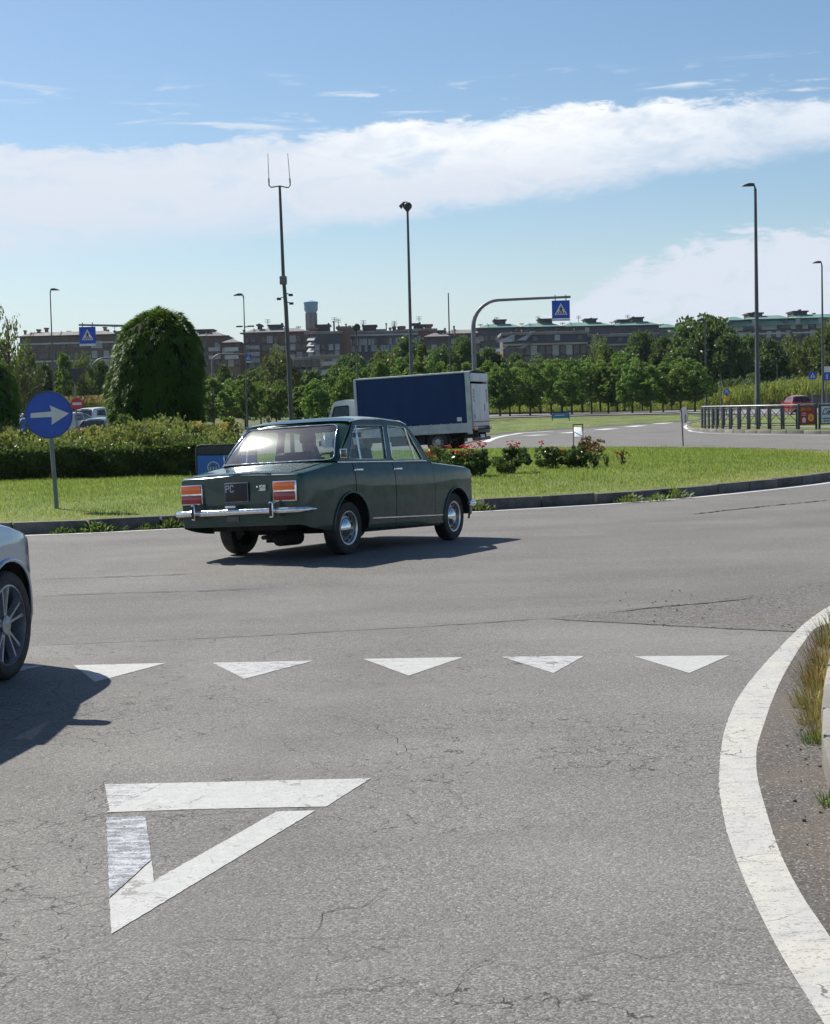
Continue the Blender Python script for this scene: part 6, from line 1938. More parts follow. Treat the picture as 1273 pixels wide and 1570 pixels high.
for px, yt, w, Y, kd, lab in (
    (428, 536, 70, 165, 'olive', 'broad round tree left of the aerial mast in front of the brick flats'), (345, 562, 40, 170, 'dark', 'dark tree inside the small curved pole'),
    (393, 560, 50, 172, 'dark', 'dark tree between the far curved pole and the round tree'), (540, 545, 80, 180, 'dark', 'dark tree below the long brick block left of the round-headed lamp'),
    (590, 528, 90, 182, 'olive', 'broad olive tree below the long brick block'), (625, 522, 70, 186, 'dark', 'dark tree behind the tall lamp post of the lorry'),
    (680, 524, 60, 180, 'dark', 'dark tree behind the thin bare pole'), (712, 518, 60, 184, 'dark', 'dark tree left of the curved crossing-sign pole'), (752, 532, 56, 186, 'dark', 'dark tree right of the curved crossing-sign pole'),
    (790, 546, 60, 196, 'dark', 'dark tree behind the left end of the planted row'), (850, 548, 60, 200, 'dark', 'dark tree behind the planted row below the crossing sign'),
    (922, 513, 62, 196, 'olive', 'rounded tree rising behind the middle of the planted row'), (985, 508, 66, 205, 'dark', 'dark rounded tree behind the planted row below the green roofs'),
    (1020, 520, 60, 198, 'dark', 'dark tree left of the tallest dark tree'), (1082, 474, 104, 190, 'dark', 'tallest dark tree behind the right end of the planted row'),
    (1122, 512, 70, 186, 'dark', 'dark tree hugging the right side of the tallest tree'), (1152, 514, 64, 196, 'dark', 'dark tree left of the tallest lamp post'),
    (1182, 524, 64, 190, 'dark', 'dark tree right of the tallest lamp post'), (1210, 522, 60, 200, 'olive', 'olive tree beyond the red hatchback'),
    (1238, 508, 62, 196, 'olive', 'tall olive tree left of the right edge lamp post'), (1268, 488, 66, 192, 'olive', 'tallest olive tree at the right edge'),
    (1300, 500, 60, 190, 'dark', 'dark tree partly beyond the right edge')):
    tree(px, yt, w, Y, kd, lab, 'large trees in the belt behind the plantation')
for px, yt, w, Y, kd, lab in (
    (14, 456, 56, 66, 'airy', 'thin-leaved tree with bare twigs at the upper left edge'), (8, 500, 70, 95, 'olive', 'olive tree at the left edge behind the dark clipped shrub'), (44, 530, 50, 120, 'olive', 'round olive tree left of the far-left lamp post'),
    (70, 560, 50, 150, 'dark', 'dark tree behind the blue arrow sign'), (102, 532, 40, 130, 'bright', 'light green tree left of the left crossing sign'), (128, 545, 44, 135, 'olive', 'olive tree under the left crossing sign'),
    (155, 552, 50, 160, 'dark', 'dark tree left of the big clipped shrub'), (100, 570, 60, 165, 'dark', 'dark tree behind the no-entry sign'), (182, 560, 50, 165, 'dark', 'dark tree mostly hidden by the big clipped shrub'),
    (30, 570, 50, 160, 'dark', 'dark tree low behind the left parked cars'), (215, 560, 60, 170, 'dark', 'dark tree hidden behind the big clipped shrub'), (290, 566, 60, 165, 'olive', 'olive tree peeping out right of the big clipped shrub')):
    tree(px, yt, w, Y, kd, lab, 'trees beyond the car park on the left')
for i, px in enumerate((1090, 1118, 1140, 1158, 1176, 1196, 1216, 1236, 1258)):
    r_ = tree(px, 584 - (i * 5) % 17, 30 + (i * 7) % 16, 172 + (i * 5) % 9, 'bush', ('first', 'second', 'third', 'fourth', 'fifth', 'sixth', 'seventh', 'eighth', 'last')[i] + ' grey-green shrub in the tall yellow weeds, counted from the planted row', 'grey-green shrubs in the tall weeds', 'shrub')

# distant wood that closes the view
def wood(name, px0, px1, ytop, Y, n, lm_, seed, depth=20):
    r2 = np.random.default_rng(seed)
    A, B = base(px0, Y), base(px1, Y)
    top_z = at((px0 + px1) / 2, ytop, Y).z; H = top_z - A.z
    nc = 90
    cx = A.x + (B.x - A.x) * r2.random(nc); cyy = Y + depth * r2.random(nc); cz = A.z + H * r2.uniform(.1, .86, nc); cr = H * r2.uniform(.12, .24, nc)
    idx = r2.integers(0, nc, n); dd = rand_dirs(n, r2)
    P = np.stack([cx, cyy, cz], 1)[idx] + dd * cr[idx][:, None] * r2.uniform(.6, 1, n)[:, None] * np.array([1.4, 1, 1])
    D = unit(dd * .6 + r2.normal(size=(n, 3)) * .5 + np.array([0, 0, .3])); S = unit(np.cross(D, rand_dirs(n, r2))); L = r2.uniform(.5, 1.1, n)
    V, F = leaf_verts(P, D, S, L * .7, L)
    tag(link(name, fast_mesh(name, V, F, lm_, r2.random(n))), kind='stuff')
wood('far_wood', -900, -30, 560, 190, 24000, L_dark, 5); wood('far_wood', 1325, 1900, 520, 200, 18000, L_dark, 6); wood('far_wood', -40, 340, 585, 195, 16000, L_dark, 1); wood('far_wood', 320, 780, 566, 205, 20000, L_dark, 2); wood('far_wood', 770, 1100, 560, 215, 18000, L_dark, 3); wood('far_wood', 1080, 1330, 540, 210, 20000, L_dark, 4)

# meadow of tall yellow weeds on the right, maize on the left
def field(name, px0, px1, Y0, Y1, n, hmin, hmax, lm_, w, seed, zoff=None):
    r2 = np.random.default_rng(seed)
    Yv = r2.uniform(Y0, Y1, n); px = r2.uniform(px0, px1, n)
    X = (px - 636.5) / FPX * Yv
    Z = np.array([zg(x, y) for x, y in zip(X, Yv)]) + (zoff(X, Yv) if zoff else 0)
    P = np.stack([X, Yv, Z], 1); a = r2.uniform(0, 2 * pi, n); le = r2.uniform(0, .35, n)
    D = unit(np.stack([np.cos(a) * le, np.sin(a) * le, np.ones(n)], 1)); S = np.stack([-np.sin(a), np.cos(a), np.zeros(n)], 1)
    S = unit(S + np.array([.6, 0, 0]))
    H = r2.uniform(hmin, hmax, n)
    V1, F1 = leaf_verts(P, D, S, H * w, H)
    # side leaves
    m_ = n * 2; i2 = r2.integers(0, n, m_); t = r2.uniform(.3, .95, m_)
    P2 = P[i2] + D[i2] * (H[i2] * t)[:, None]; D2 = unit(rand_dirs(m_, r2) + np.array([0, 0, .5])); S2 = unit(np.cross(D2, rand_dirs(m_, r2))); L2 = r2.uniform(.15, .35, m_)
    V2, F2 = leaf_verts(P2, D2, S2, L2 * .5, L2)
    V = np.concatenate([V1, V2]); F = np.concatenate([F1, F2 + len(V1)])
    tag(link(name, fast_mesh(name, V, F, lm_, np.concatenate([r2.random(n), np.clip(t * .5 + r2.random(m_) * .5, 0, 1)]))), kind='stuff')
field('tall_weeds', 1072, 1310, 150, 176, 6500, .9, 2.3, L_meadow, .06, 11, lambda x, y: np.clip((x / y * FPX + 636 - 1100) / 170, 0, 1) * 1.1)
field('tall_weeds', 745, 1085, 168, 186, 5000, .5, 1.1, L_meadow, .08, 12)
L_maize = leafmat('maize', (.10, .17, .02), (.24, .30, .05), (.42, .30, .12), trans=.45, rough=.6, patch=.2)
L_tassel = leafmat('maize_tassels', (.30, .20, .09), (.42, .30, .14), None, trans=.3, rough=.7)
field('maize_field', 15, 185, 128, 140, 5000, 1.7, 2.3, L_maize, .07, 13)
r2 = np.random.default_rng(5); n = 6000
Yv = r2.uniform(127, 146, n); X = (r2.uniform(15, 185, n) - 636.5) / FPX * Yv
P = np.stack([X, Yv, np.array([zg(x, y) for x, y in zip(X, Yv)]) + r2.uniform(1.9, 2.35, n)], 1); D = unit(rand_dirs(n, r2) * .5 + np.array([0, 0, 1])); S = unit(np.cross(D, rand_dirs(n, r2)))
V, F = leaf_verts(P, D, S, np.full(n, .12), np.full(n, .35)); tag(link('maize_tassels', fast_mesh('maize_tassels', V, F, L_tassel, r2.random(n))), kind='stuff')
# car park surface on the left
cpk = [base(-60, 66), base(330, 66), base(330, 124), base(-60, 124)]
sheet('car_park', [(q.x, q.y) for q in cpk], .03, asphalt('asphalt_carpark', (.20, .19, .175), (.28, .265, .245), cracks=0))

# the big clipped conifer and its twin at the left edge
def clipped(name, px, Y, ytop, wpx, label, seed, n=64000, topx=0.0):
    r2 = np.random.default_rng(seed)
    b = base(px, Y); H = at(px, ytop, Y).z - b.z; R0 = wpx / FPX * Y / 2
    pz = [0, .10, .28, .48, .66, .80, .90, .97, 1.0]; pr = [.84, .91, .97, 1.0, .98, .87, .68, .40, .0]
    t_ = thing(name, label, 'shrub', b)
    th = r2.uniform(0, 2 * pi, n); z = 1 - r2.random(n) ** 1.15 * .98
    # tufts: gather strands in hanging tufts
    nt = 1500; tth = r2.uniform(0, 2 * pi, nt); tz = r2.uniform(.02, 1.0, nt); k = r2.integers(0, nt, n)
    th = tth[k] + r2.normal(0, .055, n); z = np.clip(tz[k] + r2.normal(0, .014, n), .01, 1.0)
    bump_ = 1 + .045 * np.sin(th * 5 + z * 9) + .035 * np.sin(th * 11 - z * 17) + .03 * r2.normal(size=nt)[k]
    rr = np.interp(z, pz, pr) * R0 * bump_
    lean = topx * np.clip(z - .4, 0, 1) ** 1.5
    P = np.stack([np.cos(th) * rr + lean, np.sin(th) * rr, z * H * (1 + .012 * r2.normal(size=nt)[k])], 1)
    out = np.stack([np.cos(th), np.sin(th), np.zeros(n)], 1)
    up = np.clip((z - .78) / .22, 0, 1)
    D = unit(out * (.55 + .3 * r2.random(n))[:, None] + np.stack([np.zeros(n), np.zeros(n), -.75 + up * 1.0], 1) + r2.normal(size=(n, 3)) * .22)
    S = unit(np.cross(D, out + r2.normal(size=(n, 3)) * .5)); L = r2.uniform(.07, .20, n)
    V, F = leaf_verts(P - D * .05, D, S, r2.uniform(.012, .030, n), L)
    link('foliage', fast_mesh('foliage', V, F, L_topi, np.clip(r2.random(n) * .5 + r2.random(nt)[k] * .5, 0, 1)), t_)
    mb = MB(); mb.lathe([(np.interp(q, pz, pr) * R0 * .90 + .001, q * H * .985) for q in np.linspace(0, 1, 18)], n=40)  # added opaque core behind the leaves, its dark colour the shade inside
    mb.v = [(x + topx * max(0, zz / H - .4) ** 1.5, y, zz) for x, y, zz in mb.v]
    mb.build('dark_core', mat('dark_core', (.012, .020, .008), .95, var=.4, vs=4), t_, 80)
    return t_
clipped('clipped_shrub', 240, 37.8, 477, 138, 'big dense green clipped shrub shaped like a rounded bullet behind the hedge', 3, topx=.32)
clipped('clipped_shrub', -48, 36.5, 535, 146, 'dark clipped shrub cut off by the left edge behind the hedge', 4, n=22000)

# hedge: thousands of leaves on an uneven box, taller yellowish shrubs in its back
def leafbox(x0, x1, y0, y1, H, n, seed, top_amp=.08):
    r2 = np.random.default_rng(seed)
    face = r2.random(n)
    x = r2.uniform(x0, x1, n); wz = r2.random(n)
    hh = H + top_amp * (np.sin(x * 2.3) * .5 + np.sin(x * 5.1 + 1) * .4) 
    y = np.where(face < .55, y0 + np.abs(r2.normal(0, .10, n)), r2.uniform(y0, y1, n))
    bul = .10 * np.sin(x * 1.7) + .06 * np.sin(x * 4.7 + 2) + .05 * np.sin(wz * 9 + x * 7)
    y = np.where(face < .55, y + bul - .12 * np.sin(wz * 2.6), y)
    z = np.where(face < .55, wz * hh, hh + r2.normal(0, .05, n))
    z = np.where((face > .95), z + np.abs(r2.normal(0, .12, n)), z)
    gz = isl_z(x, y)
    P = np.stack([x, y, z + gz], 1)
    D = unit(rand_dirs(n, r2) + np.array([0, -.3, .5])); S = unit(np.cross(D, rand_dirs(n, r2))); L = r2.uniform(.05, .095, n)
    return P, D, S, L * r2.uniform(.45, .7, n), L, r2
hx0, hx1 = -13.5, -3.9
hg = thing('hedge', 'long dark green hedge with leaf tips coloured pale as if sunlit running along the roundabout island', 'hedge', ((hx0 + hx1) / 2, 34.2, .2))
P, D, S, w_, L_, r2 = leafbox(hx0, hx1, 33.6, 35.6, .62, 62000, 9)
P[:, 0] -= (hx0 + hx1) / 2; P[:, 1] -= 34.2; P[:, 2] -= .2
rn = np.clip(r2.random(len(P)) * .7 + np.clip((P[:, 2] - .6) * 1.2, 0, .3), 0, 1)  # leaves lighter with height, sun on the top painted into the colour
V, F = leaf_verts(P, D, S, w_, L_); link('foliage', fast_mesh('foliage', V, F, L_hedge, rn), hg)
r2 = np.random.default_rng(77); nk = 420; n = 44000
kx = r2.uniform(hx0, hx1, nk); ky = r2.uniform(33.75, 35.9, nk); kz = r2.uniform(.36, .80, nk) + (ky - 33.7) * .10 + .10 * np.sin(kx * 1.9); kr_ = r2.uniform(.10, .24, nk)
k = r2.integers(0, nk, n); dd = rand_dirs(n, r2)
P = np.stack([kx, ky, kz + .28], 1)[k] + dd * (kr_[k] * r2.uniform(.4, 1, n))[:, None] * np.array([1, 1, 1.2])
P[:, 0] -= (hx0 + hx1) / 2; P[:, 1] -= 34.2; P[:, 2] -= .2
D = unit(dd * .5 + r2.normal(size=(n, 3)) * .5 + np.array([0, -.1, .7])); S = unit(np.cross(D, rand_dirs(n, r2))); L_ = r2.uniform(.05, .10, n)
V, F = leaf_verts(P, D, S, L_ * .6, L_); link('sunlit_tops', fast_mesh('sunlit_tops', V, F, L_yel, np.clip(r2.random(n) * .5 + r2.random(nk)[k] * .45, 0, 1)), hg)  # paler leaf layer on top, its sunlit tone painted into the leaf colour
mb = MB(); mb.grid(lambda a, b: Vector((hx0 + (hx1 - hx0) * a - (hx0 + hx1) / 2, -.35 + 1.9 * b, .0 + (.56 if .05 < b < .95 else .0) + .05 * sin(a * 40))), 60, 8)  # added dark surface standing in for the hedge's shaded inside
mb.build('dark_core', MATS['dark_core'], hg, 60)
for i, (px, yt, w, Y, lm_, lab) in enumerate(((12, 676, 60, 35.2, L_hedge, 'low bushy shrub growing out of the hedge at the left edge'), (60, 668, 60, 35.5, L_hedge, 'shrub growing out of the hedge behind the blue arrow sign'),
        (108, 660, 56, 35.4, L_yel, 'pale shrub with light leaves right of the blue arrow sign'), (150, 656, 56, 35.6, L_yel, 'yellow-tipped shrub in the hedge left of the big clipped shrub'),
        (190, 640, 50, 35.5, L_hedge, 'tall dark shrub in the hedge at the foot of the big clipped shrub'), (222, 652, 50, 35.2, L_yel, 'yellow-flowered shrub in front of the big clipped shrub'),
        (262, 650, 56, 35.5, L_hedge, 'shrub in the hedge below the right side of the big clipped shrub'), (288, 646, 56, 35.4, L_yel, 'shrub with bright yellow flower spikes right of the big clipped shrub'),
        (330, 650, 50, 35.5, L_yel, 'pale leafy shrub above the rear corner of the green car'), (352, 648, 40, 35.6, L_yel, 'pale shrub touching the left end of the green car roof'))):
    r2 = np.random.default_rng(100 + i)
    q = base(px, Y); H = at(px, yt, Y).z - q.z; R0 = w / FPX * Y / 2
    V, F, rnd, C = crown(3600, R0 * 1.1, .25, H, .075, r2, 70, .3, .4, vert=.8)
    s_ = thing('shrub', lab, 'shrub', q, 0, 'shrubs growing out of the hedge')
    link('foliage', fast_mesh('foliage', V, F, lm_, rnd), s_)
    mb = MB()
    for j in range(9):
        c_ = C[j]; mb.tube([(0, 0, 0), (c_[0] * .5, c_[1] * .5, c_[2] * .6), tuple(c_)], [.02, .012, .004], 4)
    mb.build('stems', M_bark, s_)
    if lm_ is L_yel:
        n = 420; a = r2.uniform(0, 6.28, n); rad = R0 * np.sqrt(r2.random(n)); nk = 14; kk = r2.integers(0, nk, n); sx, sy = r2.uniform(-R0, R0, nk), r2.uniform(-R0, R0, nk)
        P = np.stack([sx[kk] * .9 + r2.normal(0, .015, n), sy[kk] * .9 + r2.normal(0, .015, n), H * .8 + r2.random(n) * .22], 1); D = unit(r2.normal(size=(n, 3)) + np.array([0, 0, 1.2])); S = unit(np.cross(D, rand_dirs(n, r2)))
        V, F = leaf_verts(P, D, S, np.full(n, .03), np.full(n, .045)); tag(link('flower_spikes', fast_mesh('flower_spikes', V, F, leafmat('spikes', (.40, .30, .06), (.62, .52, .16), None, trans=.3) if 'spikes' not in bpy.data.materials else bpy.data.materials['spikes'], r2.random(n)), s_), kind='stuff')

# rose bushes
def rose(px, pyb, hpx, wpx, lm_, fl, label, seed, n=2600):
    r2 = np.random.default_rng(seed)
    q = G(px, pyb); k_ = q.y / FPX; H = hpx * k_; R0 = wpx * k_ / 2
    s_ = thing('rose_bush', label, 'rose bush', q, 0, 'rose bushes on the island lawn')
    V, F, rnd, C = crown(n, R0, .04, H, .062, r2, 46, .1, .45, vert=.5)
    link('foliage', fast_mesh('foliage', V, F, lm_, rnd), s_)
    mb = MB()
    for j in range(12):
        c_ = C[j]; mb.tube([(r2.uniform(-.05, .05), 0, -.02), (c_[0] * .6, c_[1] * .6, c_[2] * .55), (c_[0], c_[1], c_[2] * 1.02)], [.012, .008, .004], 4)
    mb.build('stems', M_bark, s_)
    for (fx_, fz_, sz) in fl:
        x, z = (fx_ - px) * k_, (HZ - (fx_ - 636.5) * .026 - fz_) * k_ + CAMH - q.z
        fm = MB()
        for _ in range(max(5, int(9 * sz))):
            c_ = Vector((r2.normal(0, .045 * sz), r2.normal(0, .05), r2.normal(0, .03 * sz)))
            for t_ in range(5):
                a = t_ * 2 * pi / 5 + r2.uniform(0, 1); d_ = Vector((cos(a), sin(a), .9)).normalized(); sd_ = d_.cross(Vector((0, 0, 1))).normalized() * .020
                fm.add([c_, c_ + d_ * .022 + sd_, c_ + d_ * .042, c_ + d_ * .022 - sd_], [(0, 1, 2, 3)])
        f_ = fm.build('flower', M_petal, s_, 0, recalc=False); f_.location = (x, -.1 + r2.uniform(-.15, .15), z)
        sm = MB(); sm.cyl((x, -.05, z), (x * .7, 0, z - .16), .006, n=5); sm.build('flower_stem', M_bark, s_)
rose(668, 722, 36, 56, L_rose, [(655, 697, 1.5), (672, 690, 1.8), (683, 698, 1.4), (664, 703, 1.2), (690, 684, .8)], 'rose bush with most red flowers right behind the green car bonnet', 1)
rose(706, 731, 38, 54, L_rose, [(712, 690, 1.6), (722, 688, 1.5), (714, 682, .9), (737, 681, 1.2), (700, 693, 1.0)], 'rose bush with red flowers just right of the green car bonnet', 2)
rose(735, 730, 36, 44, L_rose, [(741, 684, .8)], 'dark leafy rose bush with one flower, right of the flowered ones', 3)
rose(783, 726, 38, 54, L_rose, [(789, 683, 1.4), (795, 681, .7)], 'round dark rose bush with one red flower on top, standing clear of the others', 4)
rose(850, 718, 34, 52, L_rose, [(830, 680, .8), (860, 690, .7)], 'dark rose bush below the white plate stand', 5)
rose(884, 718, 32, 46, L_rose, [(893, 695, .7)], 'dark rose bush touching the red-leaved one', 6)
rose(907, 706, 38, 44, L_rosered, [(903, 690, 1.2), (912, 682, .8)], 'rose bush with reddish leaves right of the white plate stand', 7, 1100)
rose(912, 718, 30, 18, L_rose, [], 'thin dark twiggy rose bush right of the rose group', 8, 120)
rose(955, 713, 24, 22, L_rosered, [(945, 694, .5)], 'small leaning rose stem alone on the grass', 9, 60)
rose(930, 716, 20, 12, L_rose, [], 'tiny rose shoot between the group and the lone stem', 10, 60)

# ================================================================== BUILDINGS
def facademat(name, a, b, sc_=1.0):
    m_, N, p = newmat(name)
    tcn = N.n('ShaderNodeTexCoord').outputs['Object']
    c = N.mix(N.ss(N.noise(N.mapping(tcn, (1, 1, .3)), .25 * sc_, 4, .6), .3, .7), a, b)
    br = N.n('ShaderNodeTexBrick'); N.put(br.inputs['Vector'], N.mapping(tcn, rot=(pi / 2, 0, 0))); br.inputs['Scale'].default_value = 1.2
    br.inputs['Color1'].default_value = (1, 1, 1, 1); br.inputs['Color2'].default_value = (.75, .75, .75, 1); br.inputs['Mortar'].default_value = (.6, .6, .6, 1)
    mx = N.n('ShaderNodeMix', data_type='RGBA', blend_type='MULTIPLY'); mx.inputs[0].default_value = .6; N.put(mx.inputs[6], c); N.put(mx.inputs[7], br.outputs[0])
    N.put(p.inputs['Base Color'], mx.outputs[2]); p.inputs['Roughness'].default_value = .9
    return m_
F_brown = facademat('facade_brown', (.13, .080, .068), (.17, .108, .090))
F_brick = facademat('facade_brick', (.23, .105, .078), (.28, .135, .10))
F_slate = facademat('facade_slate', (.060, .062, .078), (.095, .092, .11))
F_beige = facademat('facade_beige', (.30, .24, .21), (.38, .31, .27))
F_white = mat('facade_trim', (.42, .42, .42), .8, var=.15, vs=.3)
F_roof = mat('roof_grey', (.20, .19, .18), .8, var=.25, vs=.2)
F_green = mat('roof_copper_green', (.13, .27, .23), .7, var=.20, vs=.15)
F_box = mat('penthouse_dark', (.045, .042, .048), .85, var=.2, vs=.4)
F_win = mat('window_pane_far', (.020, .024, .032), .15, var=.3, vs=.5)
F_winlit = mat('window_blind', (.30, .31, .32), .6, var=.15, vs=.4)
F_awn = mat('awning_white', (.40, .40, .40), .6)
WM = {}
def winmesh(w, h, blind):
    k = (round(w, 2), round(h, 2), blind)
    if k not in WM:
        mb = MB()
        mb.box((0, 0, 0), (w, .16, h), 0); mb.box((0, -.09, 0), (w * .86, .04, h * .86), 1); mb.box((0, -.12, -h * .5 - .04), (w * 1.1, .22, .08), 0)
        o = mb.build('window', [F_white if blind else F_box, F_winlit if blind else F_win], None, 0); WM[k] = o.data; bpy.data.objects.remove(o)
    return WM[k]
def block(label, px0, px1, ytop, Y, depth, wallm, roofkind, win=None, yaw=0.0, name='apartment_block', pent=(), chim=(), balc=(), trim=None, ant=(), attic=None, seed=0, extra=None):
    """px0..px1 wide, eaves at ytop; roofkind flat / hip / mansard"""
    rr = random.Random(seed)
    A, B = at(px0, ytop, Y), at(px1, ytop, Y)
    gz_ = 1.3 if Y > 230 else zg(A.x, Y)
    W_ = B.x - A.x; H = (A.z + B.z) / 2 - gz_
    r_ = thing(name, label, 'building', (A.x, Y, gz_ - .2), yaw); H += .2
    mb = MB(); mb.box((W_ / 2, depth / 2, H / 2), (W_, depth, H)); mb.build('wall', wallm, r_, 0)
    k_ = Y / FPX
    if roofkind == 'flat':
        mb = MB(); mb.rbox((W_ / 2, depth / 2, H + .35), (W_ + 1.0, depth + 1.0, .7), .1); rf = mb.build('roof', F_roof, r_, 30)
    else:
        mat_ = F_green if 'green' in roofkind else F_roof
        rh = 5.5 * k_ if 'low' in roofkind else 7 * k_
        ins = rh * 2.2
        mb = MB(); V = [(-.8, -.8, H), (W_ + .8, -.8, H), (W_ + .8, depth + .8, H), (-.8, depth + .8, H), (ins, ins * .8, H + rh), (W_ - ins, ins * .8, H + rh), (W_ - ins, depth - ins * .6, H + rh), (ins, depth - ins * .6, H + rh)]
        mb.add(V, [(0, 1, 5, 4), (1, 2, 6, 5), (2, 3, 7, 6), (3, 0, 4, 7), (4, 5, 6, 7), (3, 2, 1, 0)]); rf = mb.build('roof', mat_, r_, 0)
        mb = MB(); mb.box((W_ / 2, -.85, H + .0), (W_ + 1.7, .25, .45)); mb.build('gutter', F_box, rf, 0)
        for q_ in range(int(W_ / 9)):
            mb = MB(); xx = ins + q_ * 9; 
            if xx < W_ - ins: mb.box((xx, ins * .4 - .4, H + rh * .5 + .15), (.25, ins * .8 + 1.0, .12), R=Matrix.Rotation(atan2(rh, ins * .8), 3, 'X')); mb.build('roof_rib', mat_, rf, 0)
    if attic:     # darker sloping storey below the eaves
        am, ah = attic
        mb = MB(); h_ = ah * k_; mb.add([(-.1, -.1, H), (W_ + .1, -.1, H), (W_ + .1, -1.4, H - h_), (-.1, -1.4, H - h_), (W_ + .1, .3, H - h_), (-.1, .3, H - h_)], [(0, 1, 2, 3), (3, 2, 4, 5), (1, 4, 2), (0, 3, 5)]); mb.build('attic_slope', am, r_, 0)
        n = int(W_ / 5)
        for i in range(n):
            if rr.random() < .75:
                o = link('dormer_window', winmesh(1.3, 1.7, rr.random() < .45), r_); o.location = (2.2 + i * (W_ - 4) / max(n - 1, 1), -1.0, H - h_ * .52)
    if trim:
        for tz in trim:
            mb = MB(); mb.box((W_ / 2, -.25, H - tz * k_), (W_ + .4, .5, .45)); mb.build('string_course', F_white, r_, 0)
    if win:
        cols, y0, y1, rows, ww, wh, pb = win
        for j in range(rows):
            zc = H - (y0 + (y1 - y0) * (j / max(rows - 1, 1))) * k_
            for i in range(cols):
                if rr.random() < .08: continue
                o = link('window', winmesh(ww, wh, rr.random() < pb), r_); o.location = (W_ * (i + .5) / cols + rr.uniform(-.2, .2), -.07, zc)
    for (a, b, h, *mm) in pent:
        xa, xb = (a - px0) * k_, (b - px0) * k_; rise = h * k_
        mb = MB(); mb.box(((xa + xb) / 2, depth * .4, H + rise / 2), (xb - xa, depth * .5, rise), 0); mb.box(((xa + xb) / 2, depth * .4, H + rise + .2), (xb - xa + .8, depth * .5 + .8, .4), 0)
        mb.build('penthouse', mm[0] if mm else F_box, rf, 0)
    for (a, h, *w_) in chim:
        mb = MB(); ww = (w_[0] if w_ else 2.2) * k_; mb.box(((a - px0) * k_, depth * .3, H + h * k_ / 2), (ww, 1.6, h * k_), 0); mb.box(((a - px0) * k_, depth * .3, H + h * k_ + .1), (ww * 1.5, 2.2, .4), 0); mb.build('chimney', F_brick if rr.random() < .6 else F_box, rf, 0)
    for a, h in ant:
        mb = MB(); x = (a - px0) * k_; mb.cyl((x, depth * .3, H), (x, depth * .3, H + h * k_), .09, n=5)
        for q_ in range(3): mb.cyl((x - .8, depth * .3, H + h * k_ * (.98 - q_ * .1)), (x + .8, depth * .3, H + h * k_ * (.98 - q_ * .1)), .05, n=4)
        mb.build('aerial', F_box, rf, 0)
    for (a, b, y) in balc:
        xa, xb = (a - px0) * k_, (b - px0) * k_; z = H - y * k_
        mb = MB(); mb.box(((xa + xb) / 2, -.8, z), (xb - xa, 1.6, .25), 0); mb.box(((xa + xb) / 2, -1.55, z + .55), (xb - xa, .12, .9), 0); mb.build('balcony', F_white, r_, 0)
    if extra: extra(r_, px0, k_, H, W_)
    return r_
block('long dark brown apartment block at the far left with pale roof edge', 30, 176, 515, 480, 16, F_brown, 'hip', (16, 14, 44, 3, 1.6, 2.0, .35), trim=(11, 38), seed=1,
      chim=((33, 10), (54, 11, 4), (66, 13, 4), (91, 6), (120, 5), (156, 12, 3.5), (160, 8), (171, 6)), pent=((45, 62, 5), (103, 118, 4, F_brick)), ant=((171, 17), (100, 9)))
block('brown apartment block hidden mostly by the big clipped shrub', 160, 318, 517, 500, 16, F_brown, 'hip', (15, 14, 44, 3, 1.6, 2.0, .35), trim=(12,), seed=2, chim=((186, 10), (196, 8), (305, 7), (316, 9)), pent=((176, 188, 9), (300, 324, 9)), ant=((205, 14), (292, 8)))
block('lower brown block stepping down right of the big clipped shrub', 300, 348, 516, 470, 14, F_brown, 'hip', (5, 14, 40, 3, 1.5, 1.8, .4), seed=3, balc=((320, 338, 22), (320, 338, 34)), chim=((322, 10),), pent=((304, 320, 8),))
block('small low brown block left of the two-headed lamp', 340, 368, 526, 460, 12, F_brown, 'hip', (3, 12, 30, 2, 1.5, 1.8, .4), seed=4, balc=((345, 366, 12), (345, 366, 24)), chim=((345, 7), (352, 6)))
block('tall brown brick block behind the aerial mast with balconies on its left', 373, 472, 510, 470, 15, F_brown, 'hip', (11, 10, 48, 4, 1.6, 1.9, .4), seed=5, pent=((411, 430, 11), (394, 398, 12)), chim=((396, 14, 2), (431, 14, 2), (372, 5), (403, 5)), ant=((409, 22), (456, 10)),
      balc=((376, 398, 24), (376, 398, 34), (376, 398, 44), (428, 452, 26), (428, 452, 40)))
def terraces(r_, px0, k_, H, W_):
    for j in range(3):
        mb = MB(); z = H - (10 + j * 9) * k_; mb.add([(1 * k_, -3 - j * 1.5, z), (12 * k_, -3 - j * 1.5, z), (15 * k_, -.5 - j * 1.5, z + 6 * k_), (4 * k_, -.5 - j * 1.5, z + 6 * k_)], [(0, 1, 2, 3)]); mb.build('glass_roof', F_awn, r_, 0)
    mb = MB(); mb.lathe([(0, .5), (1.4, .2), (1.8, 0)], c=(5 * k_, -2.5, H - 55 * k_), n=12); mb.build('awning', F_awn, r_)
block('stepped block with slanted glazed terraces and pale lower walls', 470, 522, 512, 440, 14, F_slate, 'flat', (5, 20, 30, 2, 1.2, 1.5, .5), seed=6, pent=((474, 486, 8, F_brick), (484, 504, 13)), chim=((503, 16, 1.5), (511, 18, 1.5)), ant=((512, 26), (518, 24)), extra=terraces)
block('pale beige lower wing with balconies in front of the stepped block', 478, 520, 548, 432, 8, F_beige, 'flat', (4, 8, 34, 3, 2.2, 2.0, .05), seed=7, balc=((493, 515, 12), (493, 515, 25), (493, 515, 38)))
block('pale beige narrow wing with dark vertical windows', 452, 479, 552, 436, 8, F_beige, 'flat', (3, 8, 26, 3, 1.6, 2.6, 0), seed=8)
block('red-brown brick stair tower between the stepped and the long block', 518, 536, 504, 445, 12, F_brick, 'flat', None, seed=9, chim=((519, 5, 1.5), (530, 7, 1.5), (536, 4, 2)))
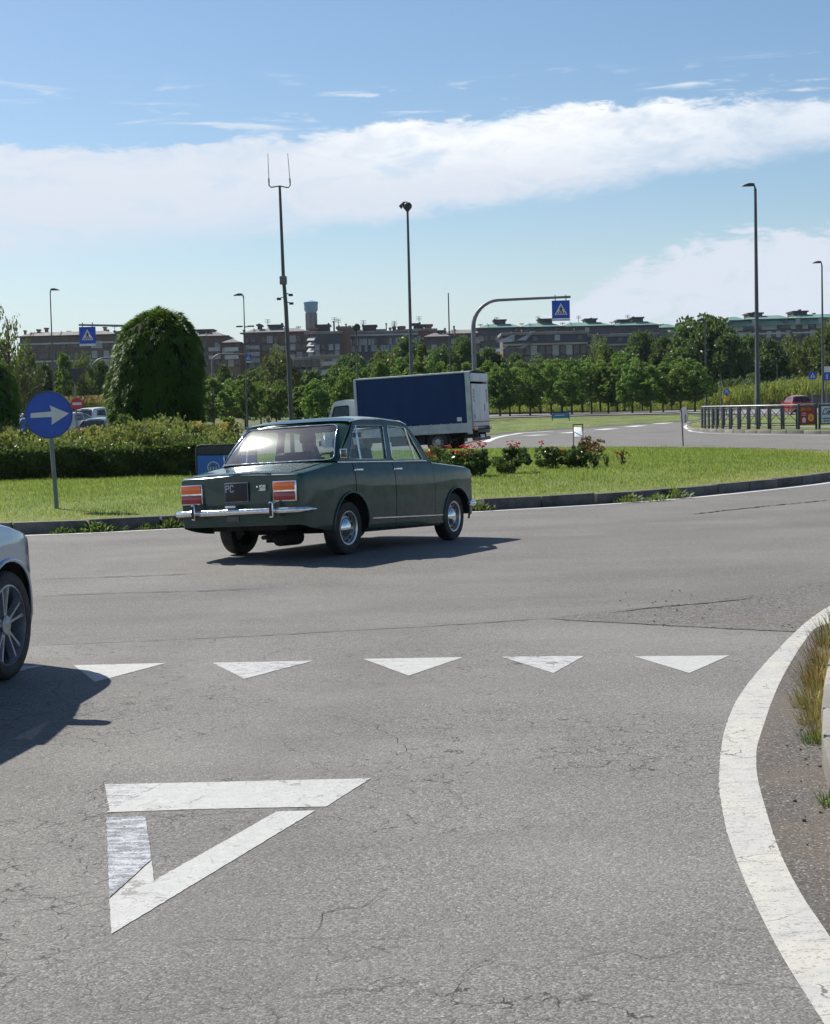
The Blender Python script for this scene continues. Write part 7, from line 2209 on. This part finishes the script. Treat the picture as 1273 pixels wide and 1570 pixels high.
block('long slate-dark block with pale roof terraces behind the round-headed lamp', 535, 640, 511, 450, 15, F_slate, 'flat', (22, 12, 22, 2, .7, 1.6, .8), seed=10, pent=((557, 576, 12), (540, 552, 5, F_beige), (579, 590, 5, F_beige)), trim=(2,),
      chim=((556, 14, 1.5), (586, 6), (592, 15, 1.5), (598, 8, 3), (603, 9, 3), (611, 9, 3), (616, 10, 4), (586, 4)), ant=((557, 22), (604, 16)))
block('dark brick block with stepped chimneys behind the tall lamp post', 606, 668, 508, 455, 15, F_brick, 'flat', (6, 12, 30, 2, 1.5, 1.8, .4), seed=11, pent=((640, 650, 9), (652, 662, 9, F_brick), (612, 620, 7, F_brick), (634, 642, 11)), chim=((603, 8), (644, 13), (652, 10), (660, 8), (606, 8), (630, 9)), ant=((643, 24), (605, 18)))
block('dark slate gabled block left of the thin bare pole', 650, 692, 517, 430, 14, F_slate, 'hip', (4, 16, 30, 2, 1.4, 1.7, .1), seed=12, chim=((675, 10, 5), (683, 9, 3), (698, 11, 2)), pent=((672, 680, 9),))
block('low grey block with pale roof between the thin pole and the curved pole', 678, 738, 512, 520, 14, F_slate, 'hip', (6, 10, 20, 2, 1.5, 1.8, .3), seed=13, chim=((683, 9), (697, 12, 2)))
for i, (a, b, lab, pn, ch) in enumerate(((733, 800, 'green-roofed dark block right of the curved pole', ((759, 776, 12),), ((760, 14, 1.5),)), (797, 862, 'green-roofed dark block behind the crossing sign', ((828, 848, 12),), ((829, 14, 1.5),)),
        (860, 938, 'green-roofed dark block right of the crossing sign', ((899, 916, 11),), ((909, 13, 1.5),)), (936, 1010, 'green-roofed dark block left of the tallest dark tree', ((949, 968, 9), (972, 988, 12)), ((974, 14, 1.5),)))):
    block(lab, a, b, 503 - i * 1.2, 520, 16, F_slate, 'green hip', (8, 14, 34, 2, 1.6, 1.8, .35), seed=20 + i, pent=pn, chim=ch, attic=(F_slate, 11), ant=((a + 30, 18), (a + 5, 8)), trim=(12,) if i == 3 else None)
block('small green-roofed block peeping between the trees', 1006, 1042, 503, 540, 12, F_green, 'green hip', (4, 8, 14, 1, 1.4, 1.4, .5), seed=25, chim=((1019, 6),))
def mans(r_, px0, k_, H, W_):
    for a, b, y0, y1 in ((772, 790, -3, 10), (803, 812, -6, 8), (801, 808, 12, 20), (764, 774, 14, 24)):
        mb = MB(); xa, xb = (a - px0) * k_, (b - px0) * k_; z0, z1 = H - y1 * k_, H - y0 * k_
        mb.add([(xa - 2, -1.6, z0), (xb - 1, -1.6, z0), (xb, -.3, z1), (xa + 3, -.3, z1)], [(0, 1, 2, 3)]); mb.build('pale_gable', F_awn, r_, 0)
block('brick block with pale slanted gables in front of the green roofs', 771, 900, 513, 400, 14, F_brown, 'flat', (12, 24, 38, 2, 1.5, 2.4, .12), seed=30, trim=(14,), attic=(F_slate, 12), chim=((803, 8), (813, 4, 3), (884, 8, 2)), pent=((788, 798, 4), (862, 886, 3)), extra=mans)
block('brick wing continuing behind the planted trees to the right', 898, 1000, 516, 405, 14, F_brown, 'flat', (10, 22, 34, 2, 1.5, 2.2, .15), seed=31, trim=(12,), chim=((921, 6),), attic=(F_slate, 10))
for i, (a, b, lab) in enumerate(((1108, 1146, 'green-roofed block right of the tallest dark tree'), (1144, 1213, 'green-roofed block behind the tallest lamp post'), (1211, 1300, 'green-roofed block at the right edge of the picture'))):
    block(lab, a, b, 492 - i * 2, 480, 16, F_slate, 'green hip', (9 if i else 5, 10, 22, 2, 1.6, 1.8, .6), seed=40 + i, attic=(F_green, 9), trim=(21,), pent=((((1152, 1172, 10),), ((1220, 1241, 11),))[i - 1] if i else ()), chim=(((1161, 12, 2),), ((1232, 14, 2), (1254, 8)))[i - 1] if i else ())
# water tower
q = at(482, 640, 640); wt_ = thing('water_tower', 'blue-grey water tower with a broad tank on slim columns', 'water tower', (q.x, 640, 1.3))
k_ = 640 / FPX; z = lambda y: at(482, y, 640).z - 1.3
mb = MB(); mb.lathe([(0, z(459.5)), (8.4 * k_, z(461.8)), (11.3 * k_, z(463)), (11.2 * k_, z(465)), (10.6 * k_, z(466)), (10.4 * k_, z(475)), (8.2 * k_, z(479)), (7.4 * k_, z(480)), (0, z(480))], n=32)
mb.build('tank', mat('tank_blue', (.20, .34, .52), .6, var=.12, vs=.2), wt_, 30)
for i in range(8):
    a = 2 * pi * (i + .5) / 8; mb = MB(); mb.cyl((6.6 * k_ * cos(a), 6.6 * k_ * sin(a), 0), (6.6 * k_ * cos(a), 6.6 * k_ * sin(a), z(480)), .75, n=8); mb.build('column', mat('tower_concrete', (.20, .19, .20), .8, var=.15, vs=.2), wt_, 60)

# ================================================================== AIR
hz_mb = MB(); hz_mb.box((0, 350, 29.5), (1410, 1110, 61))
hm = bpy.data.materials.new('air'); hm.use_nodes = True; hm.node_tree.nodes.clear()
pv_ = hm.node_tree.nodes.new('ShaderNodeVolumePrincipled'); pv_.inputs['Density'].default_value = .00006; pv_.inputs['Color'].default_value = (.80, .89, 1.0, 1); pv_.inputs['Anisotropy'].default_value = .3
ho_ = hm.node_tree.nodes.new('ShaderNodeOutputMaterial'); hm.node_tree.links.new(pv_.outputs[0], ho_.inputs['Volume'])
tag(hz_mb.build('haze', hm, smooth_deg=0), kind='stuff')
